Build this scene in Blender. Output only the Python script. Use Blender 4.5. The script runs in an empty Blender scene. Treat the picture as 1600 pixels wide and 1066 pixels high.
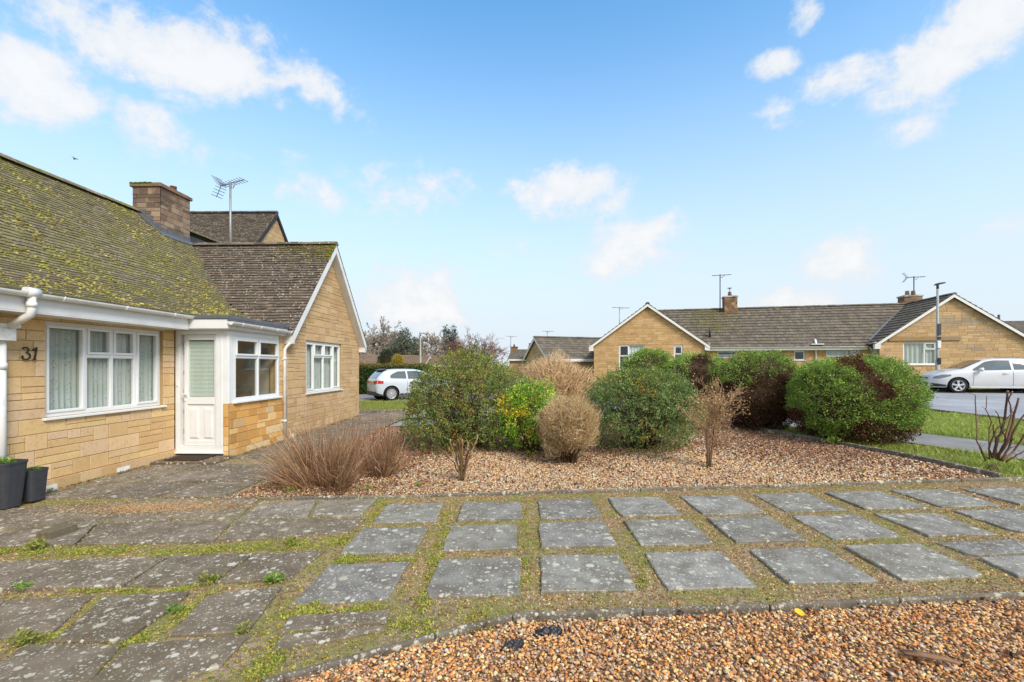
import bpy, bmesh, math, random
import numpy as np
from mathutils import Vector, Matrix
random.seed(7)
RNG = np.random.default_rng(11)
scene = bpy.context.scene
COL = scene.collection
PI = math.pi
# ---------------------------------------------------------------- camera model (used to measure the photograph)
F, CH = 711.0, 1.6
AY = math.atan(25 / 711.0)
CA, SA = math.cos(AY), math.sin(AY)
def gz(x, y):
    return .017 * max(-30, min(30, x)) + .01 * max(0, min(30, y - 8))
def gzv(x, y):
    return .017 * np.clip(x, -30, 30) + .01 * np.clip(y - 8, 0, 30)
def at(u, v, D):
    X = (u - 800) / F * D
    return Vector((X * CA - D * SA, X * SA + D * CA, CH - (v - 571) / F * D))
def gat(u, v):
    z = 0.
    for _ in range(40):
        p = at(u, v, F * (CH - z) / (v - 571.)); z = gz(p.x, p.y)
    return p
def wplane(u, v, p0, d):
    """where the sight line through pixel (u, v) meets the vertical plane through p0 along d: (distance along d, height)"""
    r = at(u, v, 1.) - Vector((0, 0, CH))
    # t*r = p0 + s*d  in xy
    det = r.x * (-d[1]) + d[0] * r.y
    t = (p0[0] * (-d[1]) + d[0] * p0[1]) / det
    s = (r.x * p0[1] - r.y * p0[0]) / det
    return s, CH + t * r.z
def lin(c):
    out = []
    for x in c:
        x = x / 255.
        out.append(x / 12.92 if x <= .04045 else ((x + .055) / 1.055) ** 2.4)
    return np.array(out)
# ---------------------------------------------------------------- object helpers
ORIG = {}
def link(o, parent=None):
    COL.objects.link(o)
    if parent is not None: o.parent = parent
    return o
def tag(o, label=None, cat=None, group=None, kind=None):
    if label: o['label'] = label
    if cat: o['category'] = cat
    if group: o['group'] = group
    if kind: o['kind'] = kind
    return o
def thing(name, label, cat, loc, group=None):
    o = bpy.data.objects.new(name, None); o.empty_display_size = .2
    link(o); o.location = loc; ORIG[o.name] = Vector(loc)
    return tag(o, label, cat, group)

class MB:
    """collects polygons (world coordinates), then links them as ONE mesh object"""
    def __init__(s): s.V = []; s.C = []; s.P = []; s.n = 0
    def add(s, verts, faces, col=(.5, .5, .5), mi=0, smooth=False):
        verts = np.asarray(verts, dtype=np.float64).reshape(-1, 3)
        k = len(verts); c = np.asarray(col, dtype=np.float64)
        if c.ndim == 1: c = np.tile(c[:3], (k, 1))
        s.V.append(verts); s.C.append(c)
        if isinstance(faces, np.ndarray): s.P.append((faces + s.n, mi, smooth))
        else:
            by = {}
            for f in faces: by.setdefault(len(f), []).append(f)
            for q in by.values(): s.P.append((np.array(q, dtype=np.int64) + s.n, mi, smooth))
        s.n += k
        return s
    def merge(s, o):
        for P, mi, sm in o.P: s.P.append((P + s.n, mi, sm))
        s.V += o.V; s.C += o.C; s.n += o.n; return s
    def box(s, lo, hi, col=(.5, .5, .5), mi=0, M=None):
        x0, y0, z0 = lo; x1, y1, z1 = hi
        v = [(x0,y0,z0),(x1,y0,z0),(x1,y1,z0),(x0,y1,z0),(x0,y0,z1),(x1,y0,z1),(x1,y1,z1),(x0,y1,z1)]
        if M is not None: v = [tuple(M @ Vector(p)) for p in v]
        return s.add(v, [(0,3,2,1),(4,5,6,7),(0,1,5,4),(1,2,6,5),(2,3,7,6),(3,0,4,7)], col, mi)
    def prism(s, poly, off, col=(.5, .5, .5), mi=0):
        """poly: list of 3-D points (planar), off: extrusion vector"""
        n = len(poly); off = Vector(off)
        v = [tuple(p) for p in poly] + [tuple(Vector(p) + off) for p in poly]
        f = [tuple(range(n))[::-1], tuple(range(n, 2 * n))] + [(i, (i+1) % n, n + (i+1) % n, n + i) for i in range(n)]
        return s.add(v, f, col, mi)
    def tube(s, pts, rad, n=6, col=(.5, .5, .5), mi=0, caps=True, smooth=True):
        pts = [Vector(p) for p in pts]; m = len(pts)
        if not hasattr(rad, '__len__'): rad = [rad] * m
        V = []; ref = None
        for i, p in enumerate(pts):
            t = (pts[min(i+1, m-1)] - pts[max(i-1, 0)])
            t = t.normalized() if t.length > 1e-9 else Vector((0,0,1))
            if ref is None:
                ref = Vector((1,0,0)) if abs(t.x) < .8 else Vector((0,1,0))
            a = (ref - t * ref.dot(t)); a = a.normalized() if a.length > 1e-6 else t.orthogonal().normalized()
            b = t.cross(a); ref = a
            for k in range(n):
                w = 2 * PI * k / n
                V.append(tuple(p + (a * math.cos(w) + b * math.sin(w)) * rad[i]))
        Fc = [(i*n+k, i*n+(k+1) % n, (i+1)*n+(k+1) % n, (i+1)*n+k) for i in range(m-1) for k in range(n)]
        s.add(V, Fc, col, mi, smooth)
        if caps:
            b0 = s.n - m * n
            s.P.append((np.array([[b0 + k for k in range(n)][::-1]]), mi, False))
            s.P.append((np.array([[b0 + (m-1)*n + k for k in range(n)]]), mi, False))
        return s
    def lathe(s, c, axis, prof, n=16, col=(.5,.5,.5), mi=0, smooth=True):
        """prof: list of (radius, height along axis)"""
        axis = Vector(axis).normalized(); a = axis.orthogonal().normalized(); b = axis.cross(a); c = Vector(c)
        V = []
        for r, h in prof:
            for k in range(n):
                w = 2*PI*k/n
                V.append(tuple(c + axis*h + (a*math.cos(w) + b*math.sin(w))*r))
        m = len(prof)
        Fc = [(i*n+k, i*n+(k+1) % n, (i+1)*n+(k+1) % n, (i+1)*n+k) for i in range(m-1) for k in range(n)]
        return s.add(V, Fc, col, mi, smooth)
    def grid(s, P, col=(.5,.5,.5), mi=0, smooth=True, flip=False):
        """P: array (a, b, 3)"""
        P = np.asarray(P, dtype=float); a, b = P.shape[:2]
        i = np.arange(a*b).reshape(a, b)
        q = np.stack([i[:-1,:-1], i[1:,:-1], i[1:,1:], i[:-1,1:]], -1).reshape(-1, 4)
        if flip: q = q[:, ::-1]
        return s.add(P.reshape(-1,3), q, col, mi, smooth)
    def build(s, name, mats, parent=None, origin=None, bevel=0, recalc=False):
        if not isinstance(mats, (list, tuple)): mats = [mats]
        V = np.concatenate(s.V); C = np.concatenate(s.C)
        if parent is not None: o0 = ORIG[parent.name]
        elif origin is not None: o0 = Vector(origin)
        else:
            lo, hi = V.min(0), V.max(0); o0 = Vector(((lo[0]+hi[0])/2, (lo[1]+hi[1])/2, lo[2]))
        V = V - np.array(o0)
        me = bpy.data.meshes.new(name)
        lt = np.concatenate([np.full(len(P), P.shape[1]) for P, _, _ in s.P])
        lv = np.concatenate([P.reshape(-1) for P, _, _ in s.P])
        me.vertices.add(len(V)); me.vertices.foreach_set('co', V.astype(np.float32).reshape(-1))
        me.loops.add(len(lv)); me.loops.foreach_set('vertex_index', lv.astype(np.int32))
        me.polygons.add(len(lt))
        me.polygons.foreach_set('loop_start', np.concatenate([[0], np.cumsum(lt)[:-1]]).astype(np.int32))
        me.polygons.foreach_set('loop_total', lt.astype(np.int32))
        me.polygons.foreach_set('material_index', np.concatenate([np.full(len(P), mi) for P, mi, _ in s.P]).astype(np.int32))
        me.polygons.foreach_set('use_smooth', np.concatenate([np.full(len(P), sm) for P, _, sm in s.P]))
        me.update(calc_edges=True); me.validate()
        ca = me.color_attributes.new('Col', 'FLOAT_COLOR', 'POINT')
        if len(me.vertices) == len(C):
            ca.data.foreach_set('color', np.concatenate([C, np.ones((len(C),1))], 1).astype(np.float32).reshape(-1))
        for m in mats: me.materials.append(m)
        if recalc:
            bm = bmesh.new(); bm.from_mesh(me); bmesh.ops.recalc_face_normals(bm, faces=bm.faces); bm.to_mesh(me); bm.free()
        o = bpy.data.objects.new(name, me); link(o, parent); ORIG[o.name] = o0.copy()
        if parent is None: o.location = o0
        if bevel:
            b = o.modifiers.new('bevel', 'BEVEL'); b.width = bevel; b.segments = 2; b.limit_method = 'ANGLE'; b.angle_limit = .6
        return o

# ---------------------------------------------------------------- materials
class NT:
    def __init__(s, name):
        s.m = bpy.data.materials.new(name); s.m.use_nodes = True
        s.t = s.m.node_tree; s.t.nodes.clear()
        s.out = s.t.nodes.new('ShaderNodeOutputMaterial')
    def n(s, typ, ins=None, **kw):
        nd = s.t.nodes.new('ShaderNode' + typ)
        for k, v in kw.items(): setattr(nd, k, v)
        for k, v in (ins or {}).items(): s.set(nd, k, v)
        return nd
    def set(s, nd, k, v):
        i = nd.inputs[k]
        if isinstance(v, bpy.types.NodeSocket): s.t.links.new(v, i)
        elif isinstance(v, (tuple, list, np.ndarray)) and i.type == 'RGBA': i.default_value = (*[float(x) for x in v[:3]], 1.)
        else: i.default_value = v
    def math(s, op, a, b=None, c=None, clamp=False):
        nd = s.n('Math', operation=op, use_clamp=clamp); s.set(nd, 0, a)
        if b is not None: s.set(nd, 1, b)
        if c is not None: s.set(nd, 2, c)
        return nd.outputs[0]
    def mix(s, fac, a, b, blend='MIX'):
        nd = s.n('Mix', data_type='RGBA', blend_type=blend, clamp_factor=True)
        s.set(nd, 0, fac); s.set(nd, 6, a); s.set(nd, 7, b); return nd.outputs[2]
    def ramp(s, x, a, b, lo=0., hi=1.):
        nd = s.n('MapRange', clamp=True, interpolation_type='SMOOTHSTEP'); s.set(nd, 0, x); s.set(nd, 1, a); s.set(nd, 2, b); s.set(nd, 3, lo); s.set(nd, 4, hi)
        return nd.outputs[0]
    def noise(s, scale, detail=4., vec=None, rough=.55, dist=0.):
        nd = s.n('TexNoise'); nd.inputs['Scale'].default_value = scale; nd.inputs['Detail'].default_value = detail
        nd.inputs['Roughness'].default_value = rough; nd.inputs['Distortion'].default_value = dist
        s.t.links.new(vec if vec is not None else s.pos(), nd.inputs['Vector']); return nd.outputs['Fac']
    def voro(s, scale, vec=None, feature='F1', rnd=1.):
        nd = s.n('TexVoronoi', feature=feature); nd.inputs['Scale'].default_value = scale; nd.inputs['Randomness'].default_value = rnd
        s.t.links.new(vec if vec is not None else s.pos(), nd.inputs['Vector']); return nd
    def pos(s):
        if not hasattr(s, '_p'): s._p = s.n('NewGeometry').outputs['Position']
        return s._p
    def col(s):
        return s.n('Attribute', attribute_name='Col').outputs['Color']
    def bump(s, h, strength=.4, dist=.01):
        nd = s.n('Bump'); s.set(nd, 'Height', h); nd.inputs['Strength'].default_value = strength; nd.inputs['Distance'].default_value = dist
        return nd.outputs[0]
    def bsdf(s, base, rough=.8, normal=None, spec=.3, metal=0., **kw):
        b = s.n('BsdfPrincipled'); s.set(b, 'Base Color', base); s.set(b, 'Roughness', rough); s.set(b, 'Metallic', metal)
        b.inputs['Specular IOR Level'].default_value = spec
        if normal is not None: s.set(b, 'Normal', normal)
        for k, v in kw.items(): s.set(b, k.replace('_', ' '), v)
        s.t.links.new(b.outputs[0], s.out.inputs[0]); return b
    def surf(s, sock): s.t.links.new(sock, s.out.inputs[0]); return s.m

def m_flat(name, rgb, rough=.6, spec=.3, metal=0., dirt=.12, dscale=6., bump=0.):
    t = NT(name); n = t.noise(dscale, 5)
    c = t.mix(t.math('MULTIPLY', t.ramp(n, .45, .75), dirt), rgb, np.array(rgb) * np.array((.45, .42, .36)))
    nm = t.bump(t.noise(dscale * 14, 3), bump, .004) if bump else None
    t.bsdf(c, rough, nm, spec, metal); return t.m
def m_vcol(name, rough=.85, spec=.2, var=.35, scale=40., bump=.3, bscale=60., bdist=.004, trans=0.):
    t = NT(name); n = t.noise(scale, 4)
    c = t.mix(t.math('MULTIPLY', t.ramp(n, .3, .75), var), t.col(), t.mix(1., t.col(), (.45, .42, .38), 'MULTIPLY'))
    nm = t.bump(t.noise(bscale, 3), bump, bdist) if bump else None
    b = t.bsdf(c, rough, nm, spec)
    if trans:
        tr = t.n('BsdfTranslucent'); t.set(tr, 'Color', c)
        mx = t.n('MixShader'); mx.inputs[0].default_value = trans
        t.t.links.new(b.outputs[0], mx.inputs[1]); t.t.links.new(tr.outputs[0], mx.inputs[2]); t.surf(mx.outputs[0])
    return t.m
M = {}
M['pvc'] = m_flat('white_upvc', (.80, .80, .79), .35, .4, dirt=.10, dscale=5)
M['fascia'] = m_flat('white_fascia', (.78, .77, .75), .4, .35, dirt=.22, dscale=3)
M['gutter'] = m_flat('gutter_plastic', (.76, .75, .72), .4, .35, dirt=.35, dscale=7)
M['lead'] = m_flat('grey_lead', (.12, .127, .14), .5, .5, dirt=.5, dscale=6, bump=.2)
M['felt'] = m_flat('dark_felt', (.045, .045, .05), .8, .2, dirt=.4)
M['dark'] = m_flat('dark_void', (.02, .02, .02), .9, .1)
M['blackplastic'] = m_flat('black_plastic', (.025, .026, .03), .45, .4, dirt=.3)
M['pot'] = m_flat('dark_grey_pot', (.05, .052, .06), .55, .35, dirt=.4, dscale=12)
M['iron'] = m_flat('black_iron', (.02, .02, .02), .5, .4)
M['steel'] = m_flat('grey_steel', (.30, .32, .33), .45, .5, .3, dirt=.3)
M['darkmetal'] = m_flat('dark_metal', (.06, .06, .065), .5, .4, .3)
M['postgreen'] = m_flat('pale_grey_green_paint', (.33, .36, .33), .5, .4, dirt=.35, dscale=3)
M['interior'] = m_flat('plaster_interior', (.40, .36, .30), .9, .1)
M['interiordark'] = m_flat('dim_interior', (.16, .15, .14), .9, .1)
M['wood'] = m_flat('brown_wood', (.16, .085, .04), .6, .3, dirt=.5, dscale=20)
M['pink'] = m_flat('pinkish_reveal', (.60, .50, .46), .6, .3)
M['soil'] = m_flat('dark_soil', (.045, .032, .022), .95, .1, dirt=.5, dscale=30, bump=.6)
M['rubbermat'] = m_flat('brown_coir', (.06, .042, .032), .95, .1, dirt=.5, dscale=60, bump=.7)
M['leaf'] = m_vcol('leaf', .55, .3, .30, 9., 0, trans=.28)
M['needle'] = m_vcol('needle', .7, .2, .30, 5., 0, trans=.12)
M['grassblade'] = m_vcol('grass_blade', .6, .25, .3, 3., 0, trans=.3)
M['twig'] = m_vcol('twig', .85, .15, .4, 30., .3, 90.)
M['straw'] = m_vcol('straw', .75, .2, .3, 12., 0, trans=.15)
M['pebble'] = m_vcol('pebble', .9, .1, .45, 90., .3, 160., .003)
M['mossy'] = m_vcol('moss', .95, .05, .4, 60., .6, 220., .004)
M['litter'] = m_vcol('dead_leaf', .8, .15, .4, 40., 0, trans=.1)
# reconstructed cotswold stone blocks
def m_stone(name, mott=.5, stain=None):
    t = NT(name); c = t.col()
    big = t.noise(1.3, 4); fine = t.noise(26, 6); gr = t.noise(170, 3)
    c = t.mix(t.math('MULTIPLY', t.ramp(fine, .45, .8), mott), c, t.mix(1., c, (.62, .52, .40), 'MULTIPLY'))
    c = t.mix(t.math('MULTIPLY', t.ramp(big, .5, .72), .35), c, t.mix(1., c, (.82, .74, .66), 'MULTIPLY'))
    if stain is not None: c = t.mix(t.math('MULTIPLY', t.ramp(t.noise(2.2, 5), .47, .62), .8), c, stain)
    h = t.math('ADD', t.math('MULTIPLY', fine, .7), t.math('MULTIPLY', gr, .5))
    t.bsdf(c, .92, t.bump(h, .55, .006), .15); return t.m
M['stone'] = m_stone('cotswold_stone')
M['stone_grey'] = m_stone('weathered_stone', .5, (.30, .25, .19))
t = NT('mortar'); n = t.noise(20, 5); t.bsdf(t.mix(n, (.34, .22, .10), (.50, .36, .19)), .95, t.bump(t.noise(120, 3), .5, .004), .1); M['mortar'] = t.m
M['chimneystone'] = m_stone('chimney_stone', .9, (.13, .09, .065))
# roof tiles
def m_tile(name, lichen=.5, moss=.0, mosscol=(.26, .27, .035)):
    t = NT(name); c = t.col()
    f = t.noise(34, 5)
    c = t.mix(t.math('MULTIPLY', t.ramp(f, .35, .75), .6), c, t.mix(1., c, (.45, .43, .42), 'MULTIPLY'))
    v = t.voro(11.5); spot = t.math('MULTIPLY', t.ramp(t.math('ADD', v.outputs['Distance'], t.math('MULTIPLY', t.noise(60, 3), .18)), .27, .33, 1., 0.), t.ramp(t.noise(3.1, 4), .36, .52))
    c = t.mix(t.math('MULTIPLY', spot, lichen), c, (.56, .52, .42))
    if moss:
        mm = t.math('ADD', t.math('MULTIPLY', t.noise(1.7, 3), .45), t.math('MULTIPLY', t.noise(17, 5), .55))
        c = t.mix(t.math('MULTIPLY', t.ramp(mm, .43, .58), moss), c, t.mix(t.noise(23, 3), np.array(mosscol) * .55, mosscol))
    t.bsdf(c, .88, t.bump(t.math('ADD', f, t.noise(140, 3)), .5, .006), .2); return t.m
M['tile'] = m_tile('plain_tile', .9)
M['tile_moss'] = m_tile('mossy_tile', .6, .5)
M['tile_far'] = m_tile('concrete_tile', .65, .12)
# paving slab: grey concrete with pale lichen discs, brown algae, fine grit
def m_slab(name, tint, lichen, brown):
    t = NT(name); c = t.mix(1., t.col(), tint, 'MULTIPLY')
    c = t.mix(t.math('MULTIPLY', t.ramp(t.noise(7, 7), .36, .66), .75), c, t.mix(1., c, (.56, .53, .50), 'MULTIPLY'))
    c = t.mix(t.math('MULTIPLY', t.ramp(t.noise(2.6, 5), .45, .68), brown), c, (.13, .10, .065))
    c = t.mix(t.math('MULTIPLY', t.ramp(t.noise(300, 2), .55, .75), .35), c, (.34, .33, .31))
    wob = t.math('MULTIPLY', t.math('SUBTRACT', t.noise(70, 4), .5), .55)
    for sc, r, am in ((8., .22, 1.), (17., .27, 1.), (38., .30, .9), (85., .33, .7)):
        v = t.voro(sc); pick = t.n('SeparateColor'); t.set(pick, 0, v.outputs['Color'])
        d = t.math('ADD', v.outputs['Distance'], wob)
        rr = t.math('MULTIPLY', pick.outputs[0], r * 1.5)
        s = t.math('MULTIPLY', t.ramp(t.math('SUBTRACT', d, rr), -.06, .03, 1., 0.), t.ramp(t.math('ADD', pick.outputs[1], t.math('MULTIPLY', t.math('SUBTRACT', t.noise(2.1, 3), .5), 1.6)), 1. - lichen, 1.08 - lichen))
        c = t.mix(t.math('MULTIPLY', s, am * .85), c, t.mix(pick.outputs[2], (.60, .57, .49), (.46, .42, .31)))
    h = t.math('ADD', t.math('MULTIPLY', t.noise(18, 5), .6), t.math('MULTIPLY', t.noise(210, 3), .5))
    t.bsdf(c, .9, t.bump(h, .6, .008), .12); return t.m
M['slab'] = m_slab('paving_slab_grey', (1.02, .985, .94), .54, .45)
M['slab_old'] = m_slab('paving_slab_old', (.86, .77, .68), .54, .8)
M['edging'] = m_slab('edging_concrete', (.80, .77, .72), .62, .55)
# joint soil with moss film
t = NT('joint_soil'); n1 = t.noise(2.3, 5); n2 = t.noise(24, 5); n3 = t.noise(110, 3)
c = t.mix(t.ramp(n2, .35, .7), (.22, .155, .095), (.46, .345, .23))
c = t.mix(t.math('MULTIPLY', t.ramp(t.math('ADD', t.math('MULTIPLY', n1, .65), t.math('MULTIPLY', n2, .35)), .45, .57), .75), c, t.mix(n3, (.17, .165, .05), (.34, .32, .11)))
t.bsdf(c, .95, t.bump(t.math('ADD', n2, n3), .9, .012), .1); M['joint'] = t.m
t = NT('gravel_bed_base'); n2 = t.noise(30, 4); t.bsdf(t.mix(n2, (.17, .115, .07), (.34, .24, .15)), .95, t.bump(t.noise(80, 3), .8, .01), .1); M['gravelbase'] = t.m
t = NT('earth'); n1 = t.noise(.9, 6); n2 = t.noise(14, 5)
c = t.mix(t.ramp(n1, .4, .62), t.mix(n2, (.07, .12, .02), (.16, .22, .045)), t.mix(n2, (.16, .15, .06), (.24, .20, .10)))
t.bsdf(c, .95, t.bump(n2, .8, .02), .1); M['earth'] = t.m
t = NT('asphalt'); n1 = t.noise(.7, 5); n2 = t.noise(160, 2)
c = t.mix(t.ramp(n1, .35, .7), (.31, .31, .325), (.43, .43, .45)); c = t.mix(t.math('MULTIPLY', n2, .35), c, (.19, .19, .20))
t.bsdf(c, t.ramp(n1, .4, .62, .55, .8), t.bump(n2, .5, .006), .2); M['asphalt'] = t.m
t = NT('footway'); n1 = t.noise(1.1, 5); n2 = t.noise(120, 2)
c = t.mix(t.ramp(n1, .35, .7), (.25, .24, .23), (.35, .335, .32)); c = t.mix(t.math('MULTIPLY', n2, .4), c, (.13, .12, .12))
t.bsdf(c, .85, t.bump(n2, .6, .006), .15); M['footway'] = t.m
# glass: clear pane with fresnel mirror, the same from both faces
def schlick(t, f0):
    g = t.n('NewGeometry'); d = t.n('VectorMath', {0: g.outputs['Normal'], 1: g.outputs['Incoming']}, operation='DOT_PRODUCT').outputs['Value']
    k = t.math('POWER', t.math('SUBTRACT', 1., t.math('ABSOLUTE', d), clamp=True), 5.); return t.math('MULTIPLY_ADD', k, 1.-f0, f0)
t = NT('window_glass'); gl = t.n('BsdfGlossy', {'Roughness': .015, 'Color': (.95, .97, 1.)}); tr = t.n('BsdfTransparent', {'Color': (.93, .96, .94)})
mx = t.n('MixShader'); t.set(mx, 0, schlick(t, .075)); t.t.links.new(tr.outputs[0], mx.inputs[1]); t.t.links.new(gl.outputs[0], mx.inputs[2]); M['glass'] = t.surf(mx.outputs[0])
t = NT('car_glass'); gl = t.n('BsdfGlossy', {'Roughness': .02}); tr = t.n('BsdfPrincipled', {'Base Color': (.03, .045, .045), 'Roughness': .1})
mx = t.n('MixShader'); t.set(mx, 0, schlick(t, .20)); t.t.links.new(tr.outputs[0], mx.inputs[1]); t.t.links.new(gl.outputs[0], mx.inputs[2]); M['carglass'] = t.surf(mx.outputs[0])
# net curtain: white lace with leaf pattern, part see-through
t = NT('net_curtain'); p = t.n('Mapping', {'Vector': t.pos(), 'Scale': (1., 1., 1.)})
v = t.voro(26.); lf = t.ramp(t.math('ADD', v.outputs['Distance'], t.math('MULTIPLY', t.noise(60, 3), .35)), .46, .56, 1., 0.)
sp = t.n('SeparateXYZ', {'Vector': t.pos()}); stp = t.ramp(t.math('SINE', t.math('MULTIPLY', t.math('ADD', sp.outputs[1], t.math('MULTIPLY', sp.outputs[0], .3)), 31.)), -.3, .3)
lf = t.math('MULTIPLY', lf, stp)
pk = t.n('SeparateColor'); t.set(pk, 0, v.outputs['Color']); lf = t.math('MULTIPLY', lf, t.ramp(pk.outputs[0], .35, .45))
cc = t.mix(t.math('MULTIPLY', lf, .5), (.64, .68, .63), (.22, .27, .19))
d = t.n('BsdfDiffuse', {'Color': cc}); tl = t.n('BsdfTranslucent', {'Color': cc}); a1 = t.n('MixShader'); a1.inputs[0].default_value = .22
t.t.links.new(d.outputs[0], a1.inputs[1]); t.t.links.new(tl.outputs[0], a1.inputs[2])
tp = t.n('BsdfTransparent'); a2 = t.n('MixShader'); a2.inputs[0].default_value = .05
t.t.links.new(a1.outputs[0], a2.inputs[1]); t.t.links.new(tp.outputs[0], a2.inputs[2]); M['net'] = t.surf(a2.outputs[0])
M['blind'] = m_flat('blind_slats', (.62, .68, .60), .5, .3)
M['fabric'] = m_flat('pale_curtain', (.62, .66, .66), .8, .1)
# cars
def m_paint(name, rgb):
    t = NT(name); c = t.mix(t.math('MULTIPLY', t.ramp(t.noise(2.5, 5), .42, .7), .15), rgb, np.array(rgb) * np.array((.62, .58, .52)))
    b = t.bsdf(c, .35, None, .5); b.inputs['Coat Weight'].default_value = .7; b.inputs['Coat Roughness'].default_value = .05; return t.m
M['paintwhite'] = m_paint('white_car_paint', (.62, .63, .64))
M['paintpale'] = m_paint('pale_car_paint', (.56, .61, .68))
M['tyre'] = m_flat('tyre_rubber', (.022, .022, .023), .8, .2, dirt=.3)
M['alloy'] = m_flat('alloy_silver', (.62, .62, .63), .3, .5, .5)
M['redlight'] = m_flat('red_lens', (.50, .02, .02), .15, .6, dirt=0)
M['headlens'] = m_flat('headlamp_lens', (.20, .21, .22), .12, .7, .3, dirt=.3, dscale=20)
M['plateyellow'] = m_flat('yellow_plate', (.62, .42, .05), .4, .4)
M['platewhite'] = m_flat('white_plate', (.7, .7, .7), .4, .4)
M['yellow'] = m_flat('yellow_leaf', (.75, .48, .02), .6, .3)
# ---------------------------------------------------------------- generators
def clip_half(poly, a, b, c):
    """keep a*x+b*y<=c"""
    out = []
    for i in range(len(poly)):
        p, q = poly[i], poly[(i+1) % len(poly)]
        dp, dq = a*p[0]+b*p[1]-c, a*q[0]+b*q[1]-c
        if dp <= 0: out.append(p)
        if (dp < 0 < dq) or (dq < 0 < dp):
            t = dp/(dp-dq); out.append((p[0]+t*(q[0]-p[0]), p[1]+t*(q[1]-p[1])))
    return out
def area2(p): return .5*sum(p[i][0]*p[(i+1) % len(p)][1]-p[(i+1) % len(p)][0]*p[i][1] for i in range(len(p)))
def clip_rect(poly, x0, y0, x1, y1):
    for h in ((-1,0,-x0),(1,0,x1),(0,-1,-y0),(0,1,y1)):
        poly = clip_half(poly, *h)
        if len(poly) < 3: return []
    return poly
def clip_convex(poly, outline):
    n = len(outline)
    for i in range(n):
        p, q = outline[i], outline[(i+1) % n]
        ex, ey = q[0]-p[0], q[1]-p[1]           # outline counter-clockwise
        poly = clip_half(poly, ey, -ex, ey*p[0]-ex*p[1])
        if len(poly) < 3: return []
    return poly if abs(area2(poly)) > 1e-5 else []
def inside(x, y, poly):
    x = np.asarray(x); y = np.asarray(y); r = np.zeros(x.shape, bool); n = len(poly); j = n-1
    for i in range(n):
        xi, yi = poly[i][0], poly[i][1]; xj, yj = poly[j][0], poly[j][1]
        with np.errstate(divide='ignore', invalid='ignore'):
            r ^= ((yi > y) != (yj > y)) & (x < (xj-xi)*(y-yi)/((yj-yi) if yj != yi else 1e-12)+xi)
        j = i
    return r
def sheet(name, poly, dz, m, cell=1.0, kind='structure', build=True):
    """a ground sheet following the terrain, dz above it"""
    if area2(poly) < 0: poly = poly[::-1]
    mb = MB(); xs = [p[0] for p in poly]; ys = [p[1] for p in poly]
    for i in range(math.floor(min(xs)/cell), math.ceil(max(xs)/cell)):
        for j in range(math.floor(min(ys)/cell), math.ceil(max(ys)/cell)):
            q = clip_rect(poly, i*cell, j*cell, (i+1)*cell, (j+1)*cell)
            if len(q) >= 3 and abs(area2(q)) > 1e-6:
                mb.add([(p[0], p[1], gz(*p)+dz) for p in q], [tuple(range(len(q)))])
    if not build: return mb
    o = mb.build(name, m, origin=(poly[0][0], poly[0][1], gz(*poly[0]))); tag(o, kind=kind); return o

class Frame:
    """a wall plane: s along u, z up, d out of the wall"""
    def __init__(s, O, u, n): s.O = Vector(O); s.u = Vector(u).normalized(); s.n = Vector(n).normalized()
    def p(s, a, z, d=0.): return s.O + s.u*a + s.n*d + Vector((0,0,z))
    def box(s, mb, a0, a1, z0, z1, d0, d1, col=(.5,.5,.5), mi=0):
        v = [s.p(a,z,d) for z in (z0,z1) for a,d in ((a0,d0),(a1,d0),(a1,d1),(a0,d1))]
        f = [(0,3,2,1),(4,5,6,7),(0,1,5,4),(1,2,6,5),(2,3,7,6),(3,0,4,7)]
        if s.u.cross(s.n).z < 0: f = [t[::-1] for t in f]
        return mb.add([tuple(q) for q in v], f, col, mi)

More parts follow.
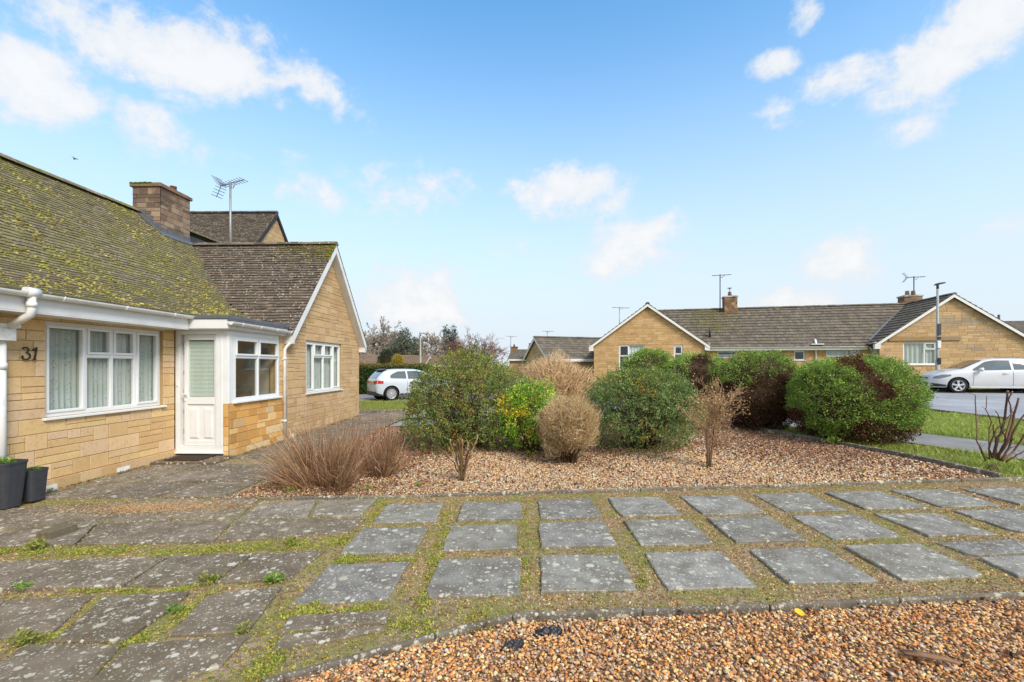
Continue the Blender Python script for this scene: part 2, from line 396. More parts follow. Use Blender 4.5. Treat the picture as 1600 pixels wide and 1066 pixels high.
STONE = [lin(c) for c in ((205,165,110),(198,158,104),(212,176,124),(190,150,98),(208,172,128),(200,166,118),(186,150,104))]
def stone_wall(fr, outline, holes, seed, pal=STONE, unit=.21, lmin=.22, lmax=.62, split=.45, proud=.010, thick=.25, vary=.045, stain=None):
    """snecked stone blocks in front of a mortar backing; outline is convex, holes are rectangles (s0,s1,z0,z1)"""
    rnd = random.Random(seed); mb = MB()
    if area2(outline) < 0: outline = outline[::-1]
    S = [p[0] for p in outline]; Z = [p[1] for p in outline]; s0, s1, z0, z1 = min(S), max(S), min(Z), max(Z)
    flip = fr.u.cross(fr.n).z > 0
    def block(a0, a1, b0, b1):
        q = clip_convex([(a0,b0),(a1,b0),(a1,b1),(a0,b1)], outline)
        if len(q) < 3: return
        cx = sum(p[0] for p in q)/len(q); cy = sum(p[1] for p in q)/len(q)
        w = max(p[0] for p in q)-min(p[0] for p in q); h = max(p[1] for p in q)-min(p[1] for p in q)
        if w < .02 or h < .02: return
        g, bv = .0045, .004
        def sc(e): return [(cx+(p[0]-cx)*(1-2*e/w), cy+(p[1]-cy)*(1-2*e/h)) for p in q]
        pr = proud + rnd.uniform(-.003, .003)
        r0, r1 = sc(g), sc(g+bv); n = len(q)
        V = [fr.p(*p, .001) for p in r0]+[fr.p(*p, pr*.7) for p in r0]+[fr.p(*p, pr) for p in r1]
        Fc = [tuple(range(2*n, 3*n))]+[(k*n+i, k*n+(i+1) % n, (k+1)*n+(i+1) % n, (k+1)*n+i) for k in (0,1) for i in range(n)]
        if flip: Fc = [f[::-1] for f in Fc]
        c = np.array(rnd.choice(pal))*rnd.uniform(1-vary, 1+vary)
        if stain: c = stain(cx, cy, c, rnd)
        mb.add([tuple(v) for v in V], Fc, c, 0)
    z = z0
    cuts = sorted({h[2] for h in holes}|{h[3] for h in holes}|{z1})
    while z < z1-.01:
        hgt = unit*rnd.choice((.62, 1., 1., .8))
        nz = z+hgt
        for c in cuts:
            if z+.03 < c < nz+.07: nz = c; break
        nz = min(nz, z1)
        iv = [(s0, s1)]
        for h in holes:
            if h[2] < nz-.005 and h[3] > z+.005:
                iv = [k for a, b in iv for k in ((a, min(b, h[0])), (max(a, h[1]), b)) if k[1]-k[0] > .02]
        for a, b in iv:
            fr_q = clip_convex([(a,z),(b,z),(b,nz),(a,nz)], outline)
            if len(fr_q) >= 3:
                P = [fr.p(*p, 0) for p in fr_q]
                if flip: P = P[::-1]
                mb.prism([p - fr.n*thick for p in P][::-1] if False else P, fr.n*-thick, (.4,.3,.2), 1)
            x = a+rnd.uniform(-.3, 0)
            while x < b-.005:
                L = rnd.uniform(lmin, lmax); e = x+L
                if b-e < .1: e = b
                xa = max(a, x)
                if e-xa > .02:
                    if nz-z > .15 and rnd.random() < split:
                        k = z+(nz-z)*rnd.choice((.38, .5, .6))
                        for (q0, q1) in ((z, k), (k, nz)):
                            if rnd.random() < .4 and e-xa > .3:
                                m_ = xa+(e-xa)*rnd.uniform(.35, .65); block(xa, m_, q0, q1); block(m_, e, q0, q1)
                            else: block(xa, e, q0, q1)
                    else: block(xa, e, z, nz)
                x = e
        z = nz
    return mb

def tile_slope(mb, O, al, up, length, slope, tw, gauge, th, pal, seed, keep=None, stagger=True, jit=.004, mi=0, tv=.35):
    """overlapping tiles: al along the eaves, up the slope (unit vectors)"""
    r = np.random.default_rng(seed); O = np.array(O, float); al = np.array(al, float); up = np.array(up, float)
    nr = np.cross(al, up); nr /= np.linalg.norm(nr)
    if nr[2] < 0: nr = -nr
    nc = int(round(slope/gauge)); g = slope/nc; nt = int(length/tw)+2
    I, J = np.meshgrid(np.arange(nc), np.arange(nt), indexing='ij'); I = I.ravel(); J = J.ravel()
    a0 = J*tw-tw+np.where(stagger & (I % 2 == 1), tw/2, 0.)+r.uniform(-.003, .003, I.shape); a1 = a0+tw-.004
    a0 = np.clip(a0, 0, length); a1 = np.clip(a1, 0, length); ok = (a1-a0) > .02
    h0 = I*g+r.normal(0, jit, I.shape); h1 = (I+1)*g+.02
    c = O+np.outer((a0+a1)/2, al)+np.outer((h0+h1)/2, up)
    if keep is not None: ok &= keep(c)
    a0, a1, h0, h1, I = a0[ok], a1[ok], h0[ok], h1[ok], I[ok]; n = len(a0)
    lift = th+np.abs(r.normal(0, jit*.8, n)); tl = r.normal(0, jit*.5, n)
    def P(a, h, d): return O+a[:,None]*al+h[:,None]*up+d[:,None]*nr
    z = np.zeros(n)
    V = np.stack([P(a0,h0,lift+tl), P(a1,h0,lift-tl), P(a1,h1,z+.002), P(a0,h1,z+.002), P(a0,h0,z-.004), P(a1,h0,z-.004)], 1)
    b = (np.arange(n)*6)[:,None]
    q = np.concatenate([b+np.array([0,1,2,3]), b+np.array([4,5,1,0])]); tri = np.concatenate([b+np.array([0,3,4]), b+np.array([1,5,2])])
    pal = np.array(pal); C = pal[r.integers(0, len(pal), n)]; C = (C*(1-tv)+pal.mean(0)*tv)*r.uniform(.86, 1.12, (n,1))
    C = np.repeat(C, 6, 0); k = mb.n
    mb.add(V.reshape(-1,3), q, C, mi); mb.P.append((tri+k, mi, False)); return mb

def leaf_quads(mb, c, d, size, col, width=.5, r=RNG, mi=0, cup=.25, droop=None):
    """one folded rhombic leaf per point: c base points, d directions, size lengths"""
    n = len(c); d = d/np.linalg.norm(d, axis=1, keepdims=True)
    k = r.normal(size=(n,3)); s = np.cross(d, k); s /= np.linalg.norm(s, axis=1, keepdims=True)+1e-9
    u = np.cross(s, d)
    size = np.broadcast_to(size, (n,))[:,None]
    mid = c+d*size*.5
    V = np.stack([c, mid+s*size*width*.5+u*size*cup*.3, c+d*size, mid-s*size*width*.5+u*size*cup*.3], 1)
    idx = (np.arange(n)*4)[:,None]+np.array([0,1,2,3])
    mb.add(V.reshape(-1,3), idx, np.repeat(col, 4, 0), mi); return mb
def ribbons(mb, P, w, col, r=RNG, mi=0):
    """P (n,k,3) centre lines; flat tapering blades"""
    n, k = P.shape[:2]; t = P[:,-1]-P[:,0]; s = np.cross(t, r.normal(size=(n,3))); s /= np.linalg.norm(s, axis=1, keepdims=True)+1e-9
    tp = np.linspace(1, .25, k)[None,:,None]; w = np.broadcast_to(w, (n,))[:,None,None]
    V = np.concatenate([P-s[:,None]*w*tp*.5, P+s[:,None]*w*tp*.5], 2).reshape(n, k*2, 3)
    q = np.concatenate([np.array([[2*i,2*i+1,2*i+3,2*i+2]]) for i in range(k-1)])
    idx = ((np.arange(n)*k*2)[:,None,None]+q).reshape(-1,4)
    mb.add(V.reshape(-1,3), idx, np.repeat(col, 2*k, 0), mi); return mb
def twigs3(mb, P, R, col, mi=0):
    """many 3-sided tapering twigs at once: P (n,k,3), R (n,k)"""
    n, k = P.shape[:2]; t = P[:,-1]-P[:,0]; a = np.cross(t, np.array([.31,.77,.55])); a /= np.linalg.norm(a, axis=1, keepdims=True)+1e-9
    b = np.cross(t, a); b /= np.linalg.norm(b, axis=1, keepdims=True)+1e-9
    V = np.stack([P+R[:,:,None]*(a[:,None]*math.cos(w)+b[:,None]*math.sin(w)) for w in (0, 2.094, 4.189)], 2)  # n,k,3,3
    q = [(i*3+j, i*3+(j+1) % 3, (i+1)*3+(j+1) % 3, (i+1)*3+j) for i in range(k-1) for j in range(3)]
    idx = ((np.arange(n)*k*3)[:,None,None]+np.array(q)).reshape(-1,4)
    mb.add(V.reshape(-1,3), idx, np.repeat(col, 3*k, 0), mi, True); return mb
def sphere_dirs(n, r, zmin=-1.):
    z = r.uniform(zmin, 1, n); a = r.uniform(0, 2*PI, n); q = np.sqrt(1-z*z)
    return np.stack([q*np.cos(a), q*np.sin(a), z], 1)
def lumps(d, seed, k=26, sharp=7., amp=.16):
    r = np.random.default_rng(seed); c = sphere_dirs(k, r); h = r.uniform(.2, 1., k)
    return amp*(np.max(np.exp(sharp*(d@c.T-1))*h, 1))
def mixcol(pal, n, r, var=.22):
    pal = np.array([lin(p) for p in pal]); return pal[r.integers(0, len(pal), n)]*r.uniform(1-var, 1+var, (n,1))
def branch(mb, p, d, L, rad, lev, r, col, spread=.6, n=3, up=.1, sides=5, seg=4, tips=None, shrink=.68, minr=.002):
    pts = [Vector(p)]; rr = [rad]; dd = Vector(d).normalized()
    for i in range(seg):
        dd = (dd+Vector(r.normal(0, .16, 3))+Vector((0,0,up*.25))).normalized()
        pts.append(pts[-1]+dd*(L/seg)); rr.append(max(minr, rad*(1-.5*(i+1)/seg)))
    mb.tube(pts, rr, sides if lev > 0 else 3, col*(r.uniform(.8, 1.2)), caps=lev > 1)
    if lev == 0:
        if tips is not None: tips.append((pts[-1], dd))
        return
    for k in range(n+int(r.integers(0, 2))):
        i = int(r.integers(max(1, seg//2), seg+1)); ax = Vector(r.normal(0, 1, 3))
        nd = (dd+(ax-dd*ax.dot(dd)).normalized()*spread*r.uniform(.6, 1.3)).normalized()
        branch(mb, pts[i], nd, L*shrink*r.uniform(.75, 1.2), max(minr, rr[i]*.62), lev-1, r, col, spread, n, up, max(3, sides-1), max(2, seg-1), tips, shrink, minr)
ICO = None
def ico():
    global ICO
    if ICO is None:
        bm = bmesh.new(); bmesh.ops.create_icosphere(bm, subdivisions=1, radius=1); 
        ICO = (np.array([v.co[:] for v in bm.verts]), np.array([[v.index for v in f.verts] for f in bm.faces])); bm.free()
    return ICO
OCT = (np.array([(1,0,0),(-1,0,0),(0,1,0),(0,-1,0),(0,0,1),(0,0,-1)], float), np.array([(0,2,4),(2,1,4),(1,3,4),(3,0,4),(2,0,5),(1,2,5),(3,1,5),(0,3,5)]))
def stones(mb, c, size, col, r, shape=None, flat=(.45, .8), tilt=.5):
    """pebbles: random squashed, turned low polyhedra"""
    B, Fc = shape or ico(); n = len(c)
    s = size[:,None]*np.stack([r.uniform(.8, 1.35, n), r.uniform(.6, 1., n), r.uniform(*flat, n)], 1)
    V = B[None]*s[:,None]*(1+r.uniform(-.24, .22, (n, len(B), 1)))
    a = r.uniform(0, 2*PI, n); b = r.normal(0, tilt, n)
    ca, sa, cb, sb = np.cos(a)[:,None], np.sin(a)[:,None], np.cos(b)[:,None], np.sin(b)[:,None]
    x, y, z = V[...,0], V[...,1], V[...,2]; y, z = y*cb-z*sb, y*sb+z*cb; x, y = x*ca-y*sa, x*sa+y*ca
    V = np.stack([x, y, z], -1)+c[:,None]
    idx = ((np.arange(n)*len(B))[:,None,None]+Fc).reshape(-1, Fc.shape[1])
    mb.add(V.reshape(-1,3), idx, np.repeat(col, len(B), 0), 0, True); return mb
def scatter(poly, n, r, avoid=()):
    xs = [p[0] for p in poly]; ys = [p[1] for p in poly]
    x = r.uniform(min(xs), max(xs), n); y = r.uniform(min(ys), max(ys), n)
    k = inside(x, y, poly)
    for a in avoid: k &= ~inside(x, y, a)
    return x[k], y[k]
# ---------------------------------------------------------------- camera, sky, sun
cam = bpy.data.cameras.new('camera'); co = bpy.data.objects.new('camera', cam); COL.objects.link(co)
co.location = (0, 0, CH); co.rotation_euler = (PI/2, 0, AY)
cam.sensor_width = 36; cam.lens = 36*F/1600; cam.shift_y = (571-533)/1600.; cam.clip_end = 3000; cam.clip_start = .05
scene.camera = co
scene.view_settings.view_transform = 'Standard'; scene.view_settings.look = 'None'; scene.view_settings.gamma = 1
EXPO = 1.54
scene.view_settings.exposure = EXPO
SUN_EL, SUN_AZ = math.radians(42), math.radians(142)      # azimuth clockwise from +Y
sv = Vector((math.sin(SUN_AZ)*math.cos(SUN_EL), math.cos(SUN_AZ)*math.cos(SUN_EL), math.sin(SUN_EL)))
sl = bpy.data.lights.new('sun', 'SUN'); sl.energy = 1.3; sl.angle = math.radians(22); sl.color = (1., .95, .87)
so = bpy.data.objects.new('sun', sl); COL.objects.link(so); so.rotation_euler = sv.to_track_quat('Z', 'Y').to_euler(); so.location = sv*50
W = bpy.data.worlds.new('World'); scene.world = W; W.use_nodes = True
class WT(NT):
    def __init__(s): s.t = W.node_tree; s.t.nodes.clear(); s.out = s.t.nodes.new('ShaderNodeOutputWorld'); s.m = None
w = WT(); tc = w.n('TexCoord').outputs['Generated']
sky = w.n('TexSky', sky_type='NISHITA', sun_disc=False, sun_elevation=SUN_EL, sun_rotation=SUN_AZ, air_density=1.15, dust_density=.6, ozone_density=2.2)
sx = w.n('SeparateXYZ', {'Vector': tc}); el = w.math('ARCSINE', sx.outputs[2]); az = w.math('ARCTAN2', sx.outputs[0], sx.outputs[1])
ae = w.n('CombineXYZ', {'X': az, 'Y': el}).outputs[0]
wn1 = w.n('TexNoise', {'Scale': 6.5, 'Detail': 10., 'Roughness': .62, 'Distortion': .35, 'Vector': w.n('Mapping', {'Vector': tc, 'Scale': (1., 1., 1.7)}).outputs[0]}).outputs['Fac']
wn2 = w.n('TexNoise', {'Scale': 24., 'Detail': 8., 'Roughness': .65, 'Vector': tc}).outputs['Fac']
def azel(u, v):
    r = at(u, v, 1.)-Vector((0,0,CH)); r.normalize(); return math.atan2(r.x, r.y), math.asin(r.z)
# clouds: (u, v, half width, half height, turn, thickness) as they stand in the photographed sky
CLOUDS = [(290,95,190,75,-8,1.),(35,120,125,70,5,1.05),(470,118,120,42,22,.72),(255,215,75,75,-30,.62),(300,240,150,35,-10,.45),(640,296,95,50,0,.85),(480,305,110,32,0,.55),
 (905,303,105,48,4,1.),(985,386,90,52,-10,1.),(1060,402,45,16,0,.6),(660,465,85,62,-6,1.),(590,480,60,40,0,.8),(1310,420,90,52,-12,1.),(1250,470,110,40,0,.85),
 (1500,70,190,80,-16,.98),(1330,120,110,36,0,.72),(1200,105,48,26,0,.75),(1212,180,46,34,25,.62),(1255,25,34,34,0,.8),(1430,205,70,30,10,.5),(1570,355,70,24,-8,.5),(1400,300,90,18,0,.2),(760,420,150,60,0,.25)]
msk = None
for (u, v, hw, hh, tn, th) in CLOUDS:
    a, e = azel(u, v); a1, _ = azel(u+hw, v); _, e1 = azel(u, v-hh)
    mp = w.n('Mapping', {'Vector': ae}, vector_type='TEXTURE'); mp.inputs['Location'].default_value = (a, e, 0); mp.inputs['Rotation'].default_value = (0, 0, math.radians(-tn))
    mp.inputs['Scale'].default_value = (abs(a1-a)*1.25, abs(e1-e)*1.25, 1)
    ln = w.n('VectorMath', {0: mp.outputs[0]}, operation='LENGTH').outputs['Value']
    k = w.ramp(ln, .15, 1.25, th, 0.)
    msk = k if msk is None else w.math('MAXIMUM', msk, k)
# unseen cloud cover added behind the camera and overhead for soft, neutral fill light
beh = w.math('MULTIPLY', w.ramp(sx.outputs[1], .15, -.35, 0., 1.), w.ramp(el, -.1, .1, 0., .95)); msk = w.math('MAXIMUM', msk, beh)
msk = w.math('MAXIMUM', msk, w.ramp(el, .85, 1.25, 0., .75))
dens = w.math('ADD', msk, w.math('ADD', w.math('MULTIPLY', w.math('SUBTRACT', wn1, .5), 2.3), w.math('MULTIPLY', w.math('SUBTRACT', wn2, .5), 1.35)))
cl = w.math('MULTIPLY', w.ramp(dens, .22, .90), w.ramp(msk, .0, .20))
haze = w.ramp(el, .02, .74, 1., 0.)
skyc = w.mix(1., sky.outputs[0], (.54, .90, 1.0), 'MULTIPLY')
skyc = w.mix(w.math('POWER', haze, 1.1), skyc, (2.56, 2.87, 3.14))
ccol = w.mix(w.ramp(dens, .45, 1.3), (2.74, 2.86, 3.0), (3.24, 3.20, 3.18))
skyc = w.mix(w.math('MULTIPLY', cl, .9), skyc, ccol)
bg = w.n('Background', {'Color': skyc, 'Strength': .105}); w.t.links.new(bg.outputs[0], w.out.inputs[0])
# ---------------------------------------------------------------- terrain, roads, paths
gx = np.unique(np.concatenate([np.array([-900,-500,-250,-120,-60]), np.arange(-30, 31, 1.), np.array([60,120,250,500,900])]))
gy = np.unique(np.concatenate([np.array([-200,-60,-20]), np.arange(-10, 39, 1.), np.array([60,120,250,500,900,1500])]))
X, Y = np.meshgrid(gx, gy, indexing='ij')
g = MB().grid(np.stack([X, Y, gzv(X, Y)-.02], -1), smooth=False, flip=True)
tag(g.build('ground', M['earth'], origin=(0,0,0)), kind='structure')
NEAR_EDGE = [(-1.32,2.22),(-.54,2.62),(-.1,2.83),(1.53,2.95),(3.26,3.11),(9.,3.55)]
TOP_EDGE = [(-3.72,5.42),(-2.04,5.46),(1.39,5.70),(3.83,5.90),(6.40,6.10),(8.2,6.25)]
RIGHT_EDGE = [(6.12,6.10),(6.08,7.26),(5.72,8.78),(4.97,11.0),(4.5,12.2)]
NEAR_BED = NEAR_EDGE+[(9.,-1.),(-2.6,-1.),(-2.2,1.6)]
BED = [(-3.72,5.44),(-2.04,5.48),(1.39,5.72),(3.83,5.92),(6.08,6.10),(6.08,7.26),(5.72,8.78),(4.97,11.0),(4.5,12.2),(1,12.0),(-2,11.7),(-3.75,11.6)]
PATH = [(-6.36,1.),(-2.2,1.),(-2.2,1.6)]+NEAR_EDGE[:6]+[(9.,6.3),(8.2,6.25),(6.40,6.10)]+TOP_EDGE[:4][::-1]+[(-3.75,11.7),(-3.75,16.),(-5.42,16.),(-5.42,8.2),(-6.36,8.2)]
sheet('path', PATH, .012, M['joint'])
sheet('planting_bed', BED, .010, M['gravelbase'])
sheet('gravel_border', NEAR_BED, .008, M['gravelbase'])
ROAD = [(-40,9.2),(-9,12.2),(-6,12.9),(0,14.6),(6,16.0),(9.5,16.4),(11.3,15.7),(11.95,14.0),(12.0,11.4),(12.5,6.),(13.5,-4.),(26,-4.),(26,15.5),(40,12.5),(40,16.8),(24,19.9),(14,21.6),(4,19.6),(-4.2,15.15),(-9,14.6),(-40,12.4)]
sheet('road', ROAD, .010, M['asphalt'])
sheet('pavement', [(8.15,1.),(9.3,1.),(9.25,7.4),(8.88,8.47),(8.25,10.0),(7.2,12.2),(5.4,13.9),(2.5,14.6),(-3.7,13.0),(-3.7,11.9),(2.8,13.2),(4.6,12.7),(6.2,11.2),(7.15,9.2),(7.62,7.6),(8.0,6.)], .006, M['footway'])
def kerb(name, pts, w_, h, m):
    mb = MB()
    for i in range(len(pts)-1):
        a, b = Vector((*pts[i], 0)), Vector((*pts[i+1], 0)); d = (b-a); L = d.length; d.normalize(); s = Vector((-d.y, d.x, 0))*w_/2
        k = max(1, round(L/.9))
        for j in range(k):
            p, q = a+d*(L*j/k+.004), a+d*(L*(j+1)/k-.004); r0 = random.uniform(-.006, .006); c = lin((140,134,124))*random.uniform(.8, 1.1)
            bot, top = [], []
            for o_ in (p-s, q-s, q+s, p+s):
                z = gz(o_.x, o_.y); bot.append((o_.x, o_.y, z-.12)); top.append((o_.x, o_.y, z+h+r0))
            mb.add(bot+top, [(0,3,2,1),(4,5,6,7),(0,1,5,4),(1,2,6,5),(2,3,7,6),(3,0,4,7)], c)
    return mb.build(name, m, origin=(pts[0][0], pts[0][1], gz(*pts[0])), bevel=.012)
tag(kerb('kerb', [(-9,14.68),(-4.2,15.25),(-1.,16.9)], .15, .12, M['edging']), kind='structure')
tag(kerb('kerb', [(9.5,16.3),(11.2,15.6),(11.85,14.0),(11.9,11.4),(12.4,6.)], .13, .07, M['edging']), kind='structure')
tag(kerb('kerb', [(4,19.75),(14,21.7),(24,20.),(40,16.9)], .15, .1, M['edging']), kind='structure')
e1 = kerb('concrete_edging', NEAR_EDGE, .034, .062, M['edging']); tag(e1, 'lichen spotted concrete edging with a bend, between the slab path and the near orange gravel', 'edging', 'concrete garden edgings')
e2 = kerb('concrete_edging', TOP_EDGE, .036, .050, M['edging']); tag(e2, 'long low concrete edging between the back row of square slabs and the shrub bed', 'edging', 'concrete garden edgings')
e3 = kerb('concrete_edging', RIGHT_EDGE, .06, .10, M['edging']); tag(e3, 'concrete edging running back along the right side of the shrub bed beside clipped conifers', 'edging', 'concrete garden edgings')
# ---------------------------------------------------------------- paving slabs, each its own thing
SLABS = []
def shrink(q, k=.985):
    cx = sum(p[0] for p in q)/len(q); cy = sum(p[1] for p in q)/len(q); return [(cx+(p[0]-cx)*k, cy+(p[1]-cy)*k) for p in q]
def slab(quad, label, m, grey, th=.055, dz=.034, name='paving_slab', group='paving slabs', cat='slab'):
    SLABS.append([(p[0], p[1]) for p in quad]); r = np.random.default_rng(len(SLABS)+5)
    cx = sum(p[0] for p in quad)/len(quad); cy = sum(p[1] for p in quad)/len(quad); n = len(quad)
    tx, ty, t0 = r.normal(0, .004, 3)*np.array([2.6, 2.6, .9]); pts = []
    ins = .008
    cc = {int(r.integers(0, n)): r.uniform(.015, .05)} if r.random() < .45 else {}     # a chipped corner
    # edge subdivided and slightly worn
    for i in range(n):
        p, q = np.array(quad[i][:2]), np.array(quad[(i+1) % n][:2])
        for k in range(6):
            t_ = k/6.
            if k == 0 and i in cc: t_ = cc[i]
            e = p+(q-p)*t_
            if k == 0 and i in cc: e = e+(np.array([cx, cy])-e)*cc[i]*.6
            pts.append(e+r.normal(0, .0042, 2))
    def Z(e): return gz(*e)+dz+tx*(e[0]-cx)+ty*(e[1]-cy)+t0
    k = len(pts); c0 = np.array([cx, cy]); inn = [c0+(e-c0)*(1-ins/ max(.1, np.linalg.norm(e-c0))) for e in pts]
    V = [(*e, Z(e)-th) for e in pts]+[(*e, Z(e)-.007) for e in pts]+[(*e, Z(e)) for e in inn]
    Fc = [tuple(range(2*k, 3*k))]+[(j*k+i, j*k+(i+1) % k, (j+1)*k+(i+1) % k, (j+1)*k+i) for j in (0,1) for i in range(k)]
    mb = MB().add(V, Fc, np.array(grey)*r.uniform(.84, 1.14)*np.array([1., r.uniform(.985, 1.), r.uniform(.90, .97)]))
    o = mb.build(name, m, origin=(cx, cy, gz(cx, cy)), recalc=True); tag(o, label, cat, group, 'thing'); return o
ORD = ['first','second','third','fourth','fifth','sixth','seventh','eighth','ninth','tenth']
GREY = lin((143,142,140)); GREY2 = lin((140,133,124))
for row, (y0, nm) in enumerate(((3.02,'front row nearest the near gravel'),(3.80,'middle row of the slab path'),(4.52,'back row against the shrub bed edging'))):
    for i in range(9):
        x0 = -1.59+.853*i+random.uniform(-.02, .02); dx = .655+random.uniform(-.02, .02); dy = .60+random.uniform(-.015, .02)+(.03 if row == 2 else 0)
        yb = y0+.072*(x0+1.6)+(.02 if row == 2 else 0)+random.uniform(-.015, .015); rt = .06+random.uniform(-.012, .012)
        if x0 > 7.6: continue
        if row == 0 and i >= 6:
            if i == 6:
                q1 = [(x0,yb),(x0+dx,yb+rt*dx),(x0+dx,yb+.36),(x0+.02,yb+.30)]; q2 = [(x0+.01,yb+.34),(x0+dx,yb+.40),(x0+dx-.02,yb+dy+.04),(x0-.02,yb+dy)]
                slab(q1, 'nearer piece of the cracked slab at the right end of the front row', M['slab'], GREY)
                slab(q2, 'farther piece of the cracked slab at the right end of the front row', M['slab'], GREY); continue
        q = [(x0,yb),(x0+dx,yb+rt*dx),(x0+dx+.0-.02*row,yb+rt*dx+dy),(x0-.01*row,yb+dy)]
        slab(q, 'square grey slab, %s from the left in the %s' % (ORD[i], nm), M['slab'], GREY)
def pq(*px): return [tuple(gat(*p)[:2]) for p in px][::-1]
LS = [
 ([(-120,888),(262,876),(190,923),(-150,934)], 'long dark lichen slab at the left frame edge below the green moss strip'),
 ([(266,876),(394,871),(331,917),(197,923)], 'dark slab between two others just below the green moss strip'),
 ([(399,871),(508,865),(453,909),(337,917)], 'dark slab with few pale lichen spots, right of the row below the green moss strip'),
 ([(-60,946),(146,937),(83,993),(-110,1022)], 'lichen covered slab at the left frame edge behind a weedy joint'),
 ([(163,938),(303,930),(196,1009),(80,1011)], 'slab with the largest round white lichen spots, left of the weedy joint'),
 ([(325,936),(440,923),(388,994),(262,1001)], 'dark slab below the bright green weed, right of the weedy joint'),
 ([(40,1015),(191,1014),(137,1075),(-50,1080)], 'speckled slab in the bottom left corner'),
 ([(204,1016),(391,999),(345,1047),(250,1085),(130,1085)], 'heavily lichened slab at the bottom, beside the bend of the mossy strip'),
 ([(452,971),(609,961),(603,979),(437,996)], 'narrow whitish lichen strip of slab beside the bend of the near edging'),
 ([(441,1000),(603,985),(600,992),(421,1026)], 'narrow broken slab nearest the bend of the near edging'),
 ([(-90,838),(150,824),(117,857),(-130,862)], 'old slab at the left frame edge under the loose brick'),
 ([(155,824),(366,816),(333,851),(123,856)], 'old lichen flecked slab right of the loose brick'),
 ([(371,816),(570,815),(543,836),(338,851)], 'old slab with whitish flecks ending at the mossy strip, behind the green moss band'),
 ([(-60,803),(203,786),(160,821),(-90,835)], 'brownish old slab left of the sandy patch'),
 ([(207,786),(402,785),(372,813),(164,821)], 'old slab carrying the sandy brown patch'),
 ([(407,789),(494,786),(480,812),(378,813)], 'smaller grey slab second from the mossy strip beside the grass clump'),
 ([(499,786),(587,785),(563,811),(486,812)], 'smaller grey slab touching the mossy strip beside the grass clump'),
]
for q, lb in LS: slab(pq(*q), lb, M['slab_old'] if 'smaller' not in lb else M['slab'], GREY2)
# strip of slabs along the bungalow
def strip(x0, x1, y0, y1, label): slab([(x0+.02,y0+.02),(x1-.02,y0+.022),(x1-.022,y1-.02),(x0+.022,y1-.022)], label, M['slab_old'], GREY2*random.uniform(.85, 1.15), dz=.030)
for k, (y0, y1) in enumerate(((5.5,6.3),(6.3,7.05),(7.05,7.9))):
    for i, (x0, x1) in enumerate(((-6.3,-5.45),(-5.45,-4.6),(-4.6,-3.78))):
        if k == 2 and i == 0: x0 = -6.3; y1 = 7.5
        strip(x0, x1, y0, y1, 'old slab in the %s row before the front window, %s' % (ORD[k], ('against the wall','in the middle','beside the shrub bed')[i]))
for k in range(9):
    for i, (x0, x1) in enumerate(((-5.36,-4.58),(-4.58,-3.80))):
        strip(x0, x1, 7.95+.85*k, 7.95+.85*(k+1), 'old slab, %s beyond the doorstep on the side path, %s' % (ORD[k], ('along the wall','along the shrub bed')[i]))
q = [tuple(gat(*p)[:2]) for p in ((56,851),(78,851),(121,836),(100,834))]
slab(q, 'thin loose brick lying on the old slabs at the left', M['twig'], lin((118,108,92)), th=.075, dz=.118, name='loose_brick', group=None, cat='brick')
# ---------------------------------------------------------------- gravel, moss, litter: what nobody could count
PEB = ((218,158,94),(204,138,78),(222,180,124),(178,122,80),(226,196,154),(166,138,116),(210,164,106),(140,112,98),(196,164,136),(204,140,94),(184,170,154),(224,180,126),(150,112,84),(190,146,106))
def gravel(name, poly, n, smin, smax, zb, r, pal, shape, avoid=(), dens=None, dark=None, flat=(.45, .8), bright=1.35):
    x, y = scatter(poly, n, r, avoid)
    if dens is not None:
        k = r.uniform(size=len(x)) < dens(x, y); x, y = x[k], y[k]
    n = len(x); s = smin+(smax-smin)*r.uniform(size=n)**1.6; d = np.hypot(x, y); s = s*np.clip(d/6., 1., 1.6)
    col = np.minimum(mixcol(pal, n, r, .22)*bright, .86)
    if dark is not None: col = dark(x, y, col, r)
    mb = MB(); stones(mb, np.stack([x, y, gzv(x, y)+zb+s*.3+r.uniform(0, .022, n)], 1), s, col, r, shape, flat)
    o = mb.build(name, M['pebble'], origin=(poly[0][0], poly[0][1], gz(*poly[0]))); tag(o, kind='stuff'); return o
r = np.random.default_rng(3)
VIEW = [(-1.32,2.22),(-.54,2.60),(-.1,2.80),(1.53,2.92),(3.26,3.08),(6.,3.3),(6.,2.),(2.9,1.75),(-1.9,1.75)]
gravel('gravel', VIEW, 84000, .0058, .0150, .004, r, PEB, None, flat=(.32, .62), bright=1.22)
def bed_d(x, y): return np.clip(1.25-.07*(y-5.5), .35, 1.)
def bed_dark(x, y, c, r):
    # brown mulch and leaf mould among the stones toward the shrubs and the dry grass
    m = np.clip((y-6.9)*.45+np.sin(x*1.7)*.25, 0, .75)+np.clip((-1.0-x)*.32, 0, .55)+np.clip((x-3.6)*.22, 0, .5)
    k = r.uniform(size=len(x)) < np.clip(m, 0, .85); b = mixcol(((158,122,94),(138,104,82),(176,138,108),(114,88,72),(186,152,122)), len(x), r, .3)
    return np.where(k[:,None], b, c)
PEB2 = ((222,180,128),(204,150,100),(232,206,166),(180,128,92),(238,222,196),(172,138,112),(214,164,110),(150,112,94),(196,164,134),(190,180,168))
gravel('gravel', BED, 190000, .0078, .0150, .006, r, PEB2, OCT, bright=1.36, dens=bed_d, dark=bed_dark)
